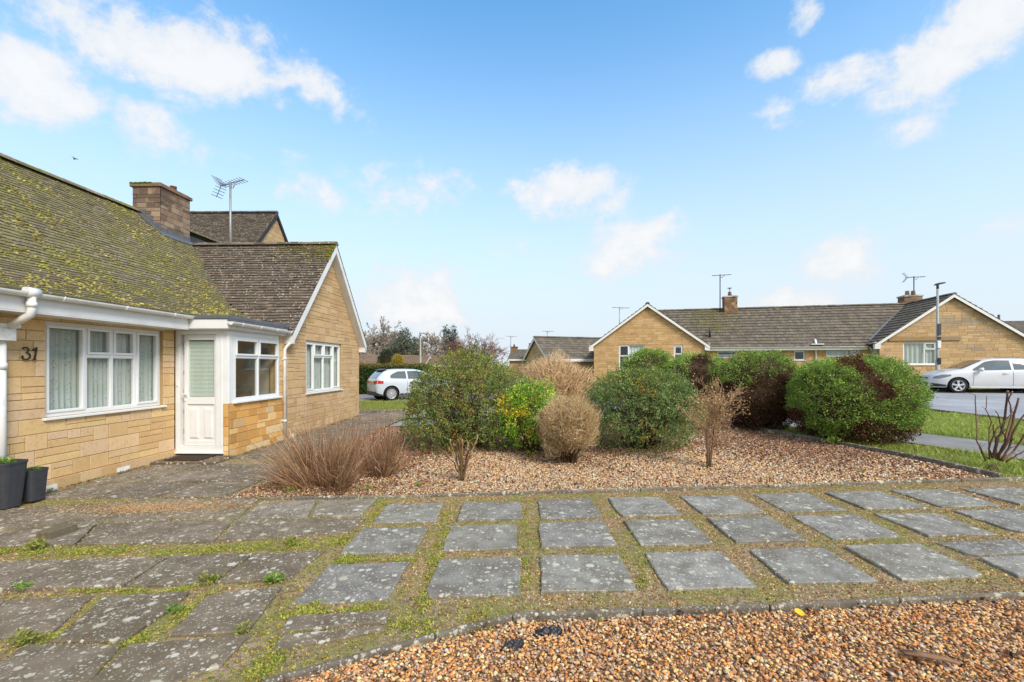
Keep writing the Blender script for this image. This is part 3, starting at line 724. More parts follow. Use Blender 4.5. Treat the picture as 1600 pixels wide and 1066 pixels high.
def litter(poly, n, r, pal, smin, smax, zb, name='leaf_litter', avoid=(), flat=.5, soft=None):
    x, y = scatter(poly, n, r, avoid)
    if soft: k = r.uniform(size=len(x)) < np.exp(-((x-soft[0])/soft[2])**2-((y-soft[1])/soft[3])**2)*(.75+.35*np.sin(x*4.1+y*2.3)); x, y = x[k], y[k]
    n = len(x); d = sphere_dirs(n, r, 0.); d[:,2] *= flat
    mb = MB(); leaf_quads(mb, np.stack([x, y, gzv(x, y)+zb+r.uniform(0, .02, n)], 1), d, r.uniform(smin, smax, n), mixcol(pal, n, r, .3), .55, r)
    o = mb.build(name, M['litter'], origin=(poly[0][0], poly[0][1], gz(*poly[0]))); tag(o, kind='stuff'); return o
litter(BED, 7000, r, ((120,80,58),(96,64,52),(150,104,70),(84,60,50)), .02, .055, .025)
litter(BED, 26000, r, ((150,112,80),(122,88,68),(178,136,96)), .02, .06, .028, soft=(-2.6, 6.6, 1.4, 1.6))
litter(BED, 20000, r, ((128,92,76),(108,78,66),(148,108,84)), .02, .05, .026, soft=(4.4, 8.2, 1.6, 1.8))
litter(VIEW, 2600, r, ((136,98,70),(104,76,60),(166,122,82),(84,62,50)), .012, .045, .026)
# moss cushions and small weeds in the joints
JOINT = [(-6.3,1.6),(-2.2,1.6)]+NEAR_EDGE+[(8.2,6.2)]+TOP_EDGE[:5][::-1]+[(-3.72,5.6),(-6.3,5.6)]
x, y = scatter(JOINT, 420000, r, [shrink(s, .99) for s in SLABS])
f = 1.5*(np.sin(x*2.1+1.3*np.sin(y*1.7))+np.sin(y*3.3+.9*np.sin(x*2.9))+.9*np.sin(x*7.7+y*5.1)+.9*np.sin(13.1*x-9.7*y)+.8*np.sin(23*x+17*y))
green = 1/(1+np.exp(-(f*.95-.35+np.clip((1.0-x)*.7, -1.0, 1.9))))
k = r.uniform(size=len(x)) < np.where(np.hypot(x, y) < 8, .85, .3)
x, y, green = x[k], y[k], green[k]; n = len(x)
isg = r.uniform(size=n) < green
col = np.where(isg[:,None], mixcol(((166,164,74),(146,150,66),(188,180,92),(128,138,60),(182,164,92),(156,132,74)), n, r, .28), mixcol(((198,160,110),(170,130,86),(214,182,132),(146,106,72),(226,200,156),(190,140,88)), n, r, .3))
d = sphere_dirs(n, r, .05); d[:,2] *= np.where(isg, .8, .35)
mb = MB(); leaf_quads(mb, np.stack([x, y, gzv(x, y)+.012+np.where(isg, r.uniform(0, .012, n), 0.)], 1), d, r.uniform(.006, .015, n)*np.where(isg, 1., 1.35), col, .7, r)
tag(mb.build('moss', M['litter'], origin=(-2., 4., gz(-2., 4.))), kind='stuff')
# moss and grit creeping over the slab rims
xs_, ys_ = [], []
for q in SLABS:
    a_ = abs(area2(q)); x, y = scatter(q, int(a_*4200), r); k = ~inside(x, y, shrink(q, .90)) & (r.uniform(size=len(x)) < np.clip(.32+.3*np.sin(x*9.1+y*4.3)*np.sin(y*7.7-x*3.1), 0, 1)); k &= ~inside(x, y, shrink(q, .955)) | (np.sin(x*15+y*11) > .72)
    xs_.append(x[k]); ys_.append(y[k])
x, y = np.concatenate(xs_), np.concatenate(ys_); n = len(x); d = sphere_dirs(n, r, .0); d[:,2] *= .5
mb = MB(); leaf_quads(mb, np.stack([x, y, gzv(x, y)+.036+r.uniform(0, .006, n)], 1), d, r.uniform(.006, .018, n), mixcol(((166,160,80),(146,146,70),(180,150,98),(150,116,76),(128,130,64)), n, r, .3), .7, r)
tag(mb.build('moss', M['litter'], origin=(0., 4., 0.)), kind='stuff')
# little moss blobs
x, y = scatter(JOINT, 60000, r, [shrink(s, 1.0) for s in SLABS]); k = r.uniform(size=len(x)) < .33*np.clip((2.6-x)*.4, .1, 1.); x, y = x[k], y[k]; n = len(x)
mb = MB(); stones(mb, np.stack([x, y, gzv(x, y)+.012], 1), r.uniform(.006, .018, n), mixcol(((150,150,58),(124,130,50),(170,160,70),(120,96,54),(150,112,64)), n, r, .3), r, OCT, (.35, .6), .15)
tag(mb.build('moss', M['mossy'], origin=(-2., 4., gz(-2., 4.))), kind='stuff')
# thick moss mats running along some of the joints
mc = []
for pts, wd_, dn in (([(400,1060),(470,975),(530,895),(575,840),(600,790)],.10,2600),([(660,960),(672,900),(690,850),(700,800)],.075,1100),([(818,930),(818,870),(817,800)],.06,560),([(-40,868),(120,864),(300,866),(450,858),(560,846)],.10,2300),([(120,925),(250,932),(330,915),(440,906)],.05,700),([(0,1022),(90,1000),(150,965),(215,925)],.045,520),([(200,1012),(260,985),(330,930)],.05,520),([(430,968),(520,962),(610,955)],.05,420),([(610,985),(680,990),(760,968)],.12,520),([(1000,925),(1010,880),(985,830)],.045,200),([(540,880),(600,878),(650,880)],.04,300)):
    P = [gat(*q) for q in pts]
    for a_, b_ in zip(P[:-1], P[1:]):
        m_ = int(dn/len(P)); t_ = r.uniform(0, 1, m_); cx_, cy_ = a_.x+(b_.x-a_.x)*t_, a_.y+(b_.y-a_.y)*t_; o_ = r.normal(0, wd_*.5, (m_,2)); mc.append(np.stack([cx_+o_[:,0], cy_+o_[:,1]], 1))
mc = np.concatenate(mc); f = np.sin(mc[:,0]*17+np.sin(mc[:,1]*9))+np.sin(mc[:,1]*21-mc[:,0]*7); mc = mc[r.uniform(size=len(mc)) < np.clip(.55+.4*f, .08, 1)]
mc = mc[~np.any([inside(mc[:,0], mc[:,1], shrink(q, .97)) for q in SLABS], 0)]
n = len(mc)*7; b = np.repeat(mc, 7, 0)+r.normal(0, .012, (n,2)); d = sphere_dirs(n, r, .15)
mb = MB(); leaf_quads(mb, np.stack([b[:,0], b[:,1], gzv(b[:,0], b[:,1])+.014+r.uniform(0, .014, n)], 1), d, r.uniform(.007, .018, n), np.repeat(mixcol(((176,178,76),(150,164,66),(194,190,96),(132,152,60),(186,170,90)), len(mc), r, .2), 7, 0)*r.uniform(.85, 1.15, (n,1)), .7, r)
tag(mb.build('moss', M['leaf'], origin=(-1., 4., 0.)), kind='stuff')
# dirt, dead leaves and moss gathered along the foot of the walls
n = 3200; y = r.uniform(1.5, 8., n); x = -6.37+np.abs(r.normal(0, .05, n)); y2 = r.uniform(8.1, 14.4, 2200); x2 = -5.37+np.abs(r.normal(0, .06, 2200)); x, y = np.concatenate([x, x2]), np.concatenate([y, y2]); k = np.sin(y*3.1)+np.sin(y*7.3) > r.uniform(-1.6, 1.2, len(y)); x, y = x[k], y[k]; n = len(x)
mb = MB(); leaf_quads(mb, np.stack([x, y, gzv(x, y)+.035+r.uniform(0, .01, n)], 1), sphere_dirs(n, r, .0)*np.array([1,1,.5]), r.uniform(.008, .028, n), mixcol(((150,120,80),(120,92,64),(146,150,66),(120,138,54),(96,74,54)), n, r, .3), .6, r)
tag(mb.build('leaf_litter', M['litter'], origin=(-6.2, 5., 0.)), kind='stuff')
n = 240; x, y = scatter(VIEW, n, r); n = len(x); a_ = r.uniform(0, 2*PI, n); l = r.uniform(.03, .16, n); z = gzv(x, y)+.034; P = np.stack([np.stack([x+np.cos(a_)*l*t_, y+np.sin(a_)*l*t_, z+r.uniform(0, .008, n)], 1)+r.normal(0, .004, (n,3)) for t_ in (0, .5, 1.)], 1)
mb = MB(); twigs3(mb, P, np.array([[.0022,.0018,.001]])*np.ones((n,1)), mixcol(((140,104,74),(110,80,60),(170,134,98)), n, r)); tag(mb.build('twig_litter', M['twig'], origin=(1., 2.4, 0.)), kind='stuff')
# sandy debris patch on the left paving
c0 = gat(250, 800); n = 7000; x = c0.x+r.normal(0, .55, n); y = c0.y+r.normal(0, .12, n)+.05*(x-c0.x)
mb = MB(); leaf_quads(mb, np.stack([x, y, gzv(x, y)+.05+r.uniform(0, .006, n)], 1), sphere_dirs(n, r, -.1)*np.array([1,1,.25]), r.uniform(.006, .018, n), mixcol(((206,166,116),(192,150,100),(220,186,140)), n, r), .5, r)
tag(mb.build('dead_moss', M['litter'], origin=tuple(c0)), kind='stuff')
def weed(u, v, n, size, pal, label, name='weed', hgt=.6, flat=None, cat='weed', p=None, z=.03, grp='small weeds in the joints and beds'):
    p = p or gat(u, v); r = np.random.default_rng(int(u*7+v)); d = sphere_dirs(n, r, .1); d[:,2] *= hgt
    rr = r.uniform(0, 1, n)**.6*size*.45; a = r.uniform(0, 2*PI, n)
    c = np.stack([p.x+rr*np.cos(a), p.y+rr*np.sin(a)*.7, np.full(n, p.z+z)+r.uniform(0, size*.25, n)], 1)
    mb = MB(); leaf_quads(mb, c, d, r.uniform(.2, .5, n)*size*.5, mixcol(pal, n, r), .42, r)
    for i in range(0, n, 6): mb.tube([(p.x, p.y, p.z), tuple(c[i])], .002, 3, lin((120,130,60)), caps=False)
    return tag(mb.build(name, M['leaf'], origin=(p.x, p.y, p.z)), label, cat, grp)
G1 = ((126,166,62),(104,148,54),(156,184,80)); G2 = ((152,156,70),(126,138,60),(172,168,86))
weed(428,914, 110, .17, G1, 'brightest green weed in the joint beside the mossy strip')
weed(330,915, 90, .20, G2, 'low spreading yellow green weed left of the brightest green weed')
weed(37,926, 80, .15, G1, 'green weed in the joint at the left frame edge')
weed(275,962, 70, .13, G1, 'small green weed in the joint below the dark slabs')
weed(42,1012, 90, .20, G2, 'weed beside the lichened slab in the bottom left corner')
weed(55,862, 90, .22, G2, 'tufted green weed in the moss band at the left frame edge')
weed(455,856, 70, .2, G2, 'weed in the moss band beside the mossy strip')
weed(236,724, 60, .20, G1, 'green weed against the wall beside the doorstep')
weed(78,772, 50, .14, G1, 'green weed against the wall beside the smaller pot')
weed(380,995, 60, .14, G2, 'small weed on the mossy strip beside the lichened slab')
weed(453,772, 60, .20, G2, 'weed below the dry grass, at the front edge of the bed, left one')
weed(576,768, 60, .18, G2, 'weed below the dry grass, at the front edge of the bed, right one')
weed(655,762, 50, .12, G1, 'small green weed between the dry grass and the pruned stub')
weed(872,766, 40, .09, G1, 'tiny green weed beside the back edging')
weed(940,978, 30, .06, G1, 'tiny weed in the near gravel below the edging')
weed(1345,742, 50, .12, G2, 'green weed at the right corner of the bed')
LIME = ((176,206,84),(156,192,70),(200,220,110))
for (u, v, s) in ((1306,697,.42),): weed(u, v, 70, s, LIME, 'lime green leafy plant at the foot of the big clipped conifer', 'lime_plant', .9, cat='plant', grp=None)
# dropped things
p = gat(1249, 969); mb = MB().lathe((p.x, p.y, p.z+.045), (.15, -.3, 1), [(.0, 0), (.02, .002), (.029, .006)], 10)
for v_ in (mb.V[0],): v_[:,0] = p.x+(v_[:,0]-p.x)*1.0
tag(mb.build('fallen_leaf', M['yellow'], origin=tuple(p)), 'bright yellow fallen leaf on the orange gravel below the edging', 'leaf')
def crumple(u, v, sx_, sy_, label, seed):
    p = gat(u, v); r = np.random.default_rng(seed); a, b = np.meshgrid(np.linspace(-1, 1, 14), np.linspace(-1, 1, 12), indexing='ij'); q = np.clip(1-a*a-b*b*.9, 0, 1)
    h = .018+.03*q+.02*np.sin(a*5+b*3)*np.sin(b*7-a*2)+r.normal(0, .004, a.shape)
    P = np.stack([p.x+a*sx_+b*.03, p.y+b*sy_, p.z+.004+h], -1); mb = MB().grid(P)
    o = mb.build('plastic_sheet', M['blackplastic'], origin=tuple(p)); s = o.modifiers.new('thickness', 'SOLIDIFY'); s.thickness = .002
    return tag(o, label, 'plastic')
crumple(858, 995, .075, .035, 'larger piece of crumpled black plastic poking out of the near gravel', 4); crumple(803, 1016, .05, .03, 'smaller piece of black plastic in the near gravel, left of the larger one', 9)
p = gat(1452, 1044); mb = MB(); mb.grid(np.stack([np.array([[p.x-.11,p.x-.10],[p.x-.03,p.x-.02],[p.x+.05,p.x+.05],[p.x+.11,p.x+.10]]), np.array([[p.y+.05,p.y+.015],[p.y+.035,p.y-.02],[p.y+.0,p.y-.045],[p.y-.035,p.y-.06]]), p.z+.05+np.array([[0,.004],[.008,.01],[.008,.012],[0,.004]])], -1), lin((150,116,92)))
o = mb.build('bark_chip', M['twig'], origin=tuple(p)); s = o.modifiers.new('thickness', 'SOLIDIFY'); s.thickness = .012; tag(o, 'flat pale brown chip of bark on the orange gravel at the lower right', 'bark')
# grass verges
def grass(poly, n, r, h0, h1, pal, avoid=(), name='grass'):
    x, y = scatter(poly, n, r, avoid); n = len(x); h = r.uniform(h0, h1, n)*(1+.5*np.sin(x*2.3+y*1.9)*np.sin(y*2.7)); d = r.normal(0, .45, (n,2))
    P = np.stack([np.stack([x+d[:,0]*h*t_*t_, y+d[:,1]*h*t_*t_, gzv(x, y)-.01+h*t_], 1) for t_ in (0, .5, 1.)], 1)
    mb = MB(); ribbons(mb, P, r.uniform(.006, .012, n)*1.3, mixcol(pal, n, r, .3), r)
    tag(mb.build(name, M['grassblade'], origin=(poly[0][0], poly[0][1], gz(*poly[0]))), kind='stuff')
GR = ((170,198,82),(148,178,72),(190,206,104),(190,188,108),(176,162,104))
grass([(9.3,5.),(11.8,5.),(11.85,11.4),(11.8,14.),(10.9,15.4),(8.,15.6),(6.4,14.2),(7.4,12.6),(8.45,10.),(9.05,8.5)], 60000, r, .04, .10, GR)
grass([(6.15,6.2),(8.0,6.3),(7.6,7.6),(7.1,9.2),(6.0,11.2),(5.1,11.2),(5.8,8.8),(6.15,7.3)], 16000, r, .03, .09, GR+((150,130,70),))
grass([(-12,15.1),(-9,14.9),(-4.2,15.45),(-1.5,17.2),(-3.,20.2),(-7,20.4),(-13,20.)], 42000, r, .04, .09, ((158,176,70),(132,160,60),(178,182,96),(170,156,96)))
grass([(12,22.),(22,20.6),(24,22.2),(13,24.3)], 14000, r, .04, .09, GR)
# ---------------------------------------------------------------- windows, shared by all houses
def window(fr, s0, s1, z0, z1, cells, parent, label=None, bw=.055, dep=.07, set_back=.05, sill=True, frm='pvc', sash=.035, sillw=.05):
    """cells: (a0,a1,b0,b1,opens) in fractions of the opening. frame mesh > pane, sill"""
    mb = MB(); d0, d1 = -set_back-dep, -set_back
    fr.box(mb, s0, s1, z0, z0+bw, d0, d1); fr.box(mb, s0, s1, z1-bw, z1, d0, d1)
    fr.box(mb, s0, s0+bw, z0+bw, z1-bw, d0, d1); fr.box(mb, s1-bw, s1, z0+bw, z1-bw, d0, d1)
    W_, H_ = s1-s0-2*bw, z1-z0-2*bw; pn = MB()
    for (a0, a1, b0, b1, op) in cells:
        x0, x1 = s0+bw+a0*W_, s0+bw+a1*W_; y0, y1 = z0+bw+b0*H_, z0+bw+b1*H_; m = .022
        if a0 > 0: fr.box(mb, x0-m, x0+m, y0, y1, d0+.004, d1-.003)
        if b0 > 0: fr.box(mb, x0+(m if a0 > 0 else 0), x1-(m if a1 < 1 else 0), y0-m, y0+m, d0+.006, d1-.005)
        q0, q1 = x0+(m if a0 > 0 else 0), x1-(m if a1 < 1 else 0); w0, w1 = y0+(m if b0 > 0 else 0), y1-(m if b1 < 1 else 0)
        e = sash if op else .012; f = .014 if op else -.012
        fr.box(mb, q0, q1, w0, w0+e, d1-.05, d1+f); fr.box(mb, q0, q1, w1-e, w1, d1-.05, d1+f)
        fr.box(mb, q0, q0+e, w0+e, w1-e, d1-.05, d1+f); fr.box(mb, q1-e, q1, w0+e, w1-e, d1-.05, d1+f)
        P = [fr.p(q0+e, w0+e, d1-.02), fr.p(q1-e, w0+e, d1-.02), fr.p(q1-e, w1-e, d1-.02), fr.p(q0+e, w1-e, d1-.02)]
        pn.add([tuple(p) for p in P], [(0,1,2,3)])
    o = mb.build('window', M[frm], parent, bevel=.004)
    pn.build('pane', M['glass'], o)
    if sill:
        sb = MB(); fr.box(sb, s0-.04, s1+.04, z0-.035, z0-.001, d0, sillw); sb.build('sill', M[frm], o, bevel=.006)
    if label: o['label'] = label
    return o
def curtain(fr, s0, s1, z0, z1, d, label, m='net', wav=.10, amp=.022, seed=1, gap=None, cat='curtain', name='net_curtain', grp=None):
    r = np.random.default_rng(seed); n = int((s1-s0)/.02)+2; S = np.linspace(s0, s1, n); Z = np.linspace(z0, z1, 5)
    ph = np.cumsum(r.uniform(.6, 1.4, n))*2*PI*(.02/wav)
    P = np.array([[tuple(fr.p(a, z, d+amp*math.sin(ph[i])*(1.1-.3*j/4))) for j, z in enumerate(Z)] for i, a in enumerate(S)])
    if gap is not None:
        k = [i for i in range(n) if not gap[0] < S[i] < gap[1]]
    mb = MB().grid(P); o = mb.build(name, M[m]); return tag(o, label, cat, grp)
def polyline_tube(name, pts, rad, m, parent, n=10):
    return MB().tube(pts, rad, n).build(name, m, parent)
# ---------------------------------------------------------------- number 31: the stone bungalow on the left
XW, XP = -6.42, -5.42                 # recessed front wall, porch and gable wall (both face +X)
ZB = -.35
H31 = thing('bungalow', 'stone bungalow with a mossy tiled roof, white porch and steep side gable, at the left', 'house', (-7.5, 8., -.1))
pal31 = [lin(c) for c in ((222,188,140),(216,180,130),(226,194,150),(210,174,124),(220,188,150),(216,184,142),(222,190,136))]
palpor = [lin(c) for c in ((222,174,108),(212,160,92),(228,190,132),(216,166,100),(204,152,90),(234,204,156))]
palgab = [lin(c) for c in ((206,172,128),(200,166,122),(210,178,136),(194,160,118),(204,172,132))]
fm = Frame((XW,0,0), (0,1,0), (1,0,0)); fp = Frame((XP,0,0), (0,1,0), (1,0,0))
MW = (5.83, 7.78, .90, 2.20)         # front window
def w31(name, fr, outline, holes, seed, pal, label=None, **k):
    o = stone_wall(fr, outline, holes, seed, pal, **k).build(name, [M['stone'], M['mortar']], H31)
    if label: o['label'] = label
    return o
w31('wall', fm, [(1.,.07),(8.04,.07),(8.04,2.5),(1.,2.5)], [MW], 5, pal31)
fm2 = Frame((XW+.03,0,0), (0,1,0), (1,0,0))
pl = MB()
for k in range(22): fm2.box(pl, 1.+.33*k+.004, 1.+.33*(k+1)-.004, ZB, .066, -.2, random.uniform(-.003, .003), pal31[k % 7]*random.uniform(.8, .95))
pl.build('plinth', M['stone'], H31, bevel=.004)['label'] = 'projecting row of larger stones at the foot of the front wall'
for (u, v, nm) in ((193,733,0),(76,764,0)):
    s, z = wplane(u, v, (XW+.035, 0), (0, 1)); mb = MB(); z = min(z, -.045)
    fm2.box(mb, s-.11, s+.11, z-.04, z+.04, -.02, .012)
    for k in range(7): fm2.box(mb, s-.09+.027*k, s-.075+.027*k, z-.025, z+.025, .012, .018)
    mb.build('air_brick', M['gutter'], H31)
window(fm, *MW, [(0,.30,0,1,1),(.30,.53,0,.66,0),(.53,.76,0,.66,0),(.30,.53,.66,1,1),(.53,.76,.66,1,1),(.76,1,0,1,1)], H31, 'wide four light window with two small top openers')
curtain(fm, 5.84, 7.77, .93, 2.19, -.15, 'white patterned net curtain behind the wide front window of the bungalow', seed=3, amp=.034, wav=.085)
# porch: white door to the front, brick and window to the side
YD = 8.06
fd = Frame((0,YD,0), (1,0,0), (0,-1,0))
PWN = (8.21, 9.74, .93, 2.15)
w31('porch_wall', fp, [(8.08,-.08),(9.95,-.08),(9.95,.895),(8.08,.895)], [], 9, palpor, 'newer orange stone below the porch window', unit=.17, lmin=.24, lmax=.42, split=.1, thick=.12, vary=.2)
mb = MB(); fp2 = Frame((XP+.03,0,0), (0,1,0), (1,0,0))
for k in range(5): fp2.box(mb, 8.08+.37*k, 8.08+.37*(k+1)-.006, ZB, -.085, -.14, random.uniform(-.004, .004), palpor[k % 6]*.95)

mb.build('plinth', M['stone'], H31, bevel=.004)
w31('porch_return', Frame((0,8.062,0), (1,0,0), (0,-1,0)), [(-5.523,-.30),(XP-.004,-.30),(XP-.004,.895),(-5.523,.895)], [], 4, palpor, unit=.17, lmin=.2, lmax=.3, split=0, thick=.09)
window(fp, *PWN, [(0,.5,0,.70,0),(.5,1,0,.70,0),(0,.5,.70,1,1),(.5,1,.70,1,1)], H31, 'porch side window with two small top openers', set_back=.0, sillw=.06)
mb = MB(); fp.box(mb, 8.07, 8.209, .90, 2.24, -.12, -.002); fp.box(mb, 8.209, 9.95, 2.151, 2.24, -.12, -.004); fp.box(mb, 8.21, 8.26, -.02, .90, -.12, -.06)
mb.build('corner_post', M['pvc'], H31, bevel=.004)
w31('pier', fp, [(9.73,.90),(10.06,.90),(10.06,2.28),(9.73,2.28)], [], 14, pal31, unit=.17, thick=.2)
# door
mb = MB(); z0 = .03
fd.box(mb, -6.415, -6.33, z0, 2.24, -.12, .0); fd.box(mb, -5.655, -5.525, z0, 2.24, -.12, .006); fd.box(mb, -5.524, -5.43, .90, 2.24, -.12, .004); fd.box(mb, -6.33, -5.655, 2.16, 2.24, -.12, .0); fd.box(mb, -6.33, -5.655, z0, z0+.10, -.14, .0); fd.box(mb, -6.42, -5.50, z0-.03, z0-.001, -.14, .045); fd.box(mb, -5.56, -5.535, z0+.10, 2.22, .006, .014)
mb.build('door_frame', M['pvc'], H31, bevel=.005)
mb = MB(); fd.box(mb, -6.329, -6.27, z0+.10, 2.16, -.118, -.10); mb.build('reveal', M['pink'], H31)
L0, L1, B0, B1 = -6.272, -5.66, z0+.105, 2.155; mb = MB(); dd0, dd1 = -.10, -.03
g0, g1, h0, h1 = L0+.065, L1-.05, 1.02, B1-.09
fd.box(mb, L0, g0, B0, B1, dd0, dd1); fd.box(mb, g1, L1, B0, B1, dd0, dd1); fd.box(mb, g0, g1, h1, B1, dd0, dd1); fd.box(mb, g0, g1, h0-.13, h0, dd0, dd1+.003); fd.box(mb, g0, g1, B0, B0+.09, dd0, dd1)
fd.box(mb, g0, g1, B0+.09, h0-.13, dd0, dd1-.02)
for (a, b) in ((g0+.03, g0+.20), (g1-.20, g1-.03)):
    for k, (i, o_) in enumerate(((0, .010), (.018, .020))): fd.box(mb, a+i, b-i, B0+.13+i, h0-.20-i, dd1-.02, dd1-.02+o_)
DR = mb.build('door', M['pvc'], H31, bevel=.005)
pn = MB().add([tuple(fd.p(a, z, dd1-.03)) for a, z in ((g0,h0),(g1,h0),(g1,h1),(g0,h1))], [(0,1,2,3)]); pn.build('pane', M['glass'], DR)
mb = MB(); fd.box(mb, L0+.008, L0+.045, .95, 1.17, dd1, dd1+.012); fd.box(mb, L0+.015, L0+.038, 1.07, 1.09, dd1+.012, dd1+.05); fd.box(mb, L0-.005, L0+.10, 1.065, 1.09, dd1+.045, dd1+.06)
mb.build('handle', M['pvc'], DR, bevel=.003)
for k in range(5): fd.box(MB(), 0,1,0,1,0,1); fd.box(hm := MB(), -6.327, -6.317, .35+.36*k, .43+.36*k, -.10, -.085); hm.build('hinge', M['steel'], H31)
mb = MB(); fd.box(mb, -6.39, -6.36, 1.22, 1.29, .0, .015); mb.build('doorbell', M['gutter'], H31, bevel=.003)
# venetian blind in the door
mb = MB()
for k in range(42):
    z = h0+.01+k*(h1-h0-.02)/42; P = [fd.p(g0-.0, z, -.075), fd.p(g1+.0, z, -.075), fd.p(g1+.0, z+.021, -.086), fd.p(g0-.0, z+.021, -.086)]; mb.add([tuple(p) for p in P], [(0,1,2,3)])
tag(mb.build('window_blind', M['blind']), 'pale green slatted blind hanging inside the glass of the white front door', 'blind')
# gable wing
GY0, GY1, GZ, GP = 9.98, 14.45, 2.28, 4.80
w31('gable_wall', fp, [(10.06,.0),(14.40,.0),(14.40,2.28),(12.2,4.78),(10.06,2.28)], [(10.93,13.02,.92,2.21)], 21, palgab, unit=.19, lmin=.24, lmax=.56)
mb = MB()
for k in range(12): fp2.box(mb, 10.0+.367*k, 10.0+.367*(k+1)-.006, ZB, -.005, -.2, -.015+random.uniform(-.003, .003), palgab[k % 5]*.9)
mb.build('plinth', M['stone'], H31, bevel=.004)
window(fp, 10.93, 13.02, .92, 2.21, [(0,.22,0,1,1),(.22,.5,0,.72,0),(.5,.78,0,.72,0),(.22,.5,.72,1,1),(.5,.78,.72,1,1),(.78,1,0,1,1)], H31, 'four light window in the side gable', set_back=.04)
curtain(fp, 10.94, 13.01, .95, 2.20, -.145, 'plain net curtain behind the window in the steep side gable', seed=8, wav=.14)
mb = MB(); fp2.box(mb, 10.13, 10.33, -.10, .02, -.02, .02); mb.build('air_brick', M['gutter'], H31)
# hidden walls and inner lining
mb = MB()
mb.box((-13.4, 1.0, ZB), (-13.15, 14.4, 2.5)); mb.box((-13.15, 14.2, ZB), (XP-.26, 14.4, 2.3)); mb.box((-13.15, 1.0, ZB), (XW-.26, 1.25, 2.5)); mb.box((-13.1, 1.25, 2.42), (XW-.1, 14.2, 2.46)); mb.box((XW-.26, 9.7, 2.30), (XP-.02, 14.2, 2.34)); mb.box((XW-1.8,1.25,0.),(XW-1.7,8.1,2.42)); mb.box((XW-3.,10.3,0.),(XW-2.9,14.2,2.3))
mb.build('inner_wall', M['interior'], H31)
mb = MB(); mb.box((-13.15, 1.25, -.05), (XW-.26, 14.2, .0)); mb.box((XW-.26, 8.36, -.05), (XP-.13, 14.2, .0)); mb.build('floor', M['interiordark'], H31)
mb = MB(); mb.box((XW+.01, 9.75, 0.), (XP-.25, 9.82, 2.26)); mb.box((XW-.06,8.3,0.),(XW-.02,9.75,2.26)); mb.build('porch_lining', M['interior'], H31)
tb = thing('side_table', 'small brown table standing inside the porch window', 'table', (-5.85, 9.15, 0.))
mb = MB(); mb.box((-6.05,8.95,.88),(-5.65,9.4,.92)); mb.build('tabletop', M['wood'], tb, bevel=.005)
for sx_ in (-6.0,-5.7):
    for sy_ in (9.0,9.35): MB().box((sx_-.02,sy_-.02,0.),(sx_+.02,sy_+.02,.88)).build('leg', M['wood'], tb)
MB().box((-5.95,9.05,.92),(-5.75,9.3,1.08)).build('box', M['wood'], tb, bevel=.006)
# ---- roofs: profile of the main slope with a bell-cast foot
PROF = [(-6.02,2.50),(-6.45,2.70),(-7.0,2.99),(-7.45,3.31),(-9.89,5.49)]
RY0, RY1 = 0.6, 9.99
def wingz(y): return 4.90-1.13*abs(12.2-y)
def mainz(x):
    for (a, za), (b, zb_) in zip(PROF[:-1], PROF[1:]):
        if x >= b: return za+(zb_-za)*(a-x)/(a-b)
    return 5.49
TPAL = [lin(c) for c in ((106,96,86),(116,102,88),(96,88,80),(126,112,98),(110,100,92),(100,88,76),(132,118,102))]
TPALM = [lin(c) for c in ((122,112,94),(132,118,98),(112,102,86),(142,128,108),(124,112,92),(116,102,84),(146,132,108))]
mb = MB(); YE = 12.15
for i in range(4):
    (a, za), (b, zb_) = PROF[i], PROF[i+1]; d = Vector((b-a, 0, zb_-za)); L = d.length; d.normalize()
    tile_slope(mb, (a, RY0, za), (0,1,0), tuple(d), YE-RY0, L, .165, .098, .017, TPALM, 31+i, keep=lambda c: np.array([(wingz(p[1]) < p[2]+.02) for p in c]))
dk = [(-6.10,2.42),(-6.45,2.64),(-7.0,2.93),(-7.45,3.25),(-9.89,5.42),(-13.6,2.42)]
def roofprism(profile, y0, y1, parent, name, m, col=(.03,.03,.03)):
    P = [Vector((x, y0, z)) for x, z in profile]; return MB().prism(P, (0, y1-y0, 0), col).build(name, m, parent, recalc=True)
roof = mb.build('roof', M['tile_moss'], H31, ); roof['label'] = 'main roof of small tiles thick with yellow green moss'
roofprism(dk, RY0+.02, 9.95, roof, 'roof_deck', M['felt'])
roofprism([(-9.3,4.90),(-9.89,5.42),(-13.6,2.42),(-9.3,2.42)], 9.95, 14.3, roof, 'roof_deck', M['felt'])
mb = MB(); d = Vector((-13.7+9.89, 0, 2.42-5.49)); tile_slope(mb, (-13.7, RY0, 2.42), (0,1,0), tuple((-d).normalized()), 13.8, d.length, .165, .098, .017, TPALM, 77)
mb.build('rear_slope', M['tile_moss'], roof)
# ridge tiles
def ridge(p, q, rad, n, pal, seed, sq=.75):
    r = random.Random(seed); p, q = Vector(p), Vector(q); d = (q-p)/n; mb = MB(); s = Vector((-d.y, d.x, 0)).normalized()
    for i in range(n):
        a = p+d*i+d*.008; b = p+d*(i+1)-d*.008; rr = rad*r.uniform(.93, 1.07); V = []
        for e, k in ((a, 1.), (b, .96)):
            for t_ in range(7):
                w_ = PI*t_/6; V.append(tuple(e+s*math.cos(w_)*rr*k+Vector((0,0,math.sin(w_)*rr*sq*k-.02))))
        V += [V[0], V[6], V[7], V[13]]
        mb.add(V, [(t_, t_+1, t_+8, t_+7) for t_ in range(6)]+[tuple(range(6,-1,-1)), tuple(range(7,14))], np.array(r.choice(pal))*r.uniform(.8, 1.15), 0, False)
    return mb
ridge((-9.89, RY0, 5.50), (-9.89, 14.3, 5.50), .125, 30, TPALM, 2).build('ridge_tile', M['tile_moss'], roof)
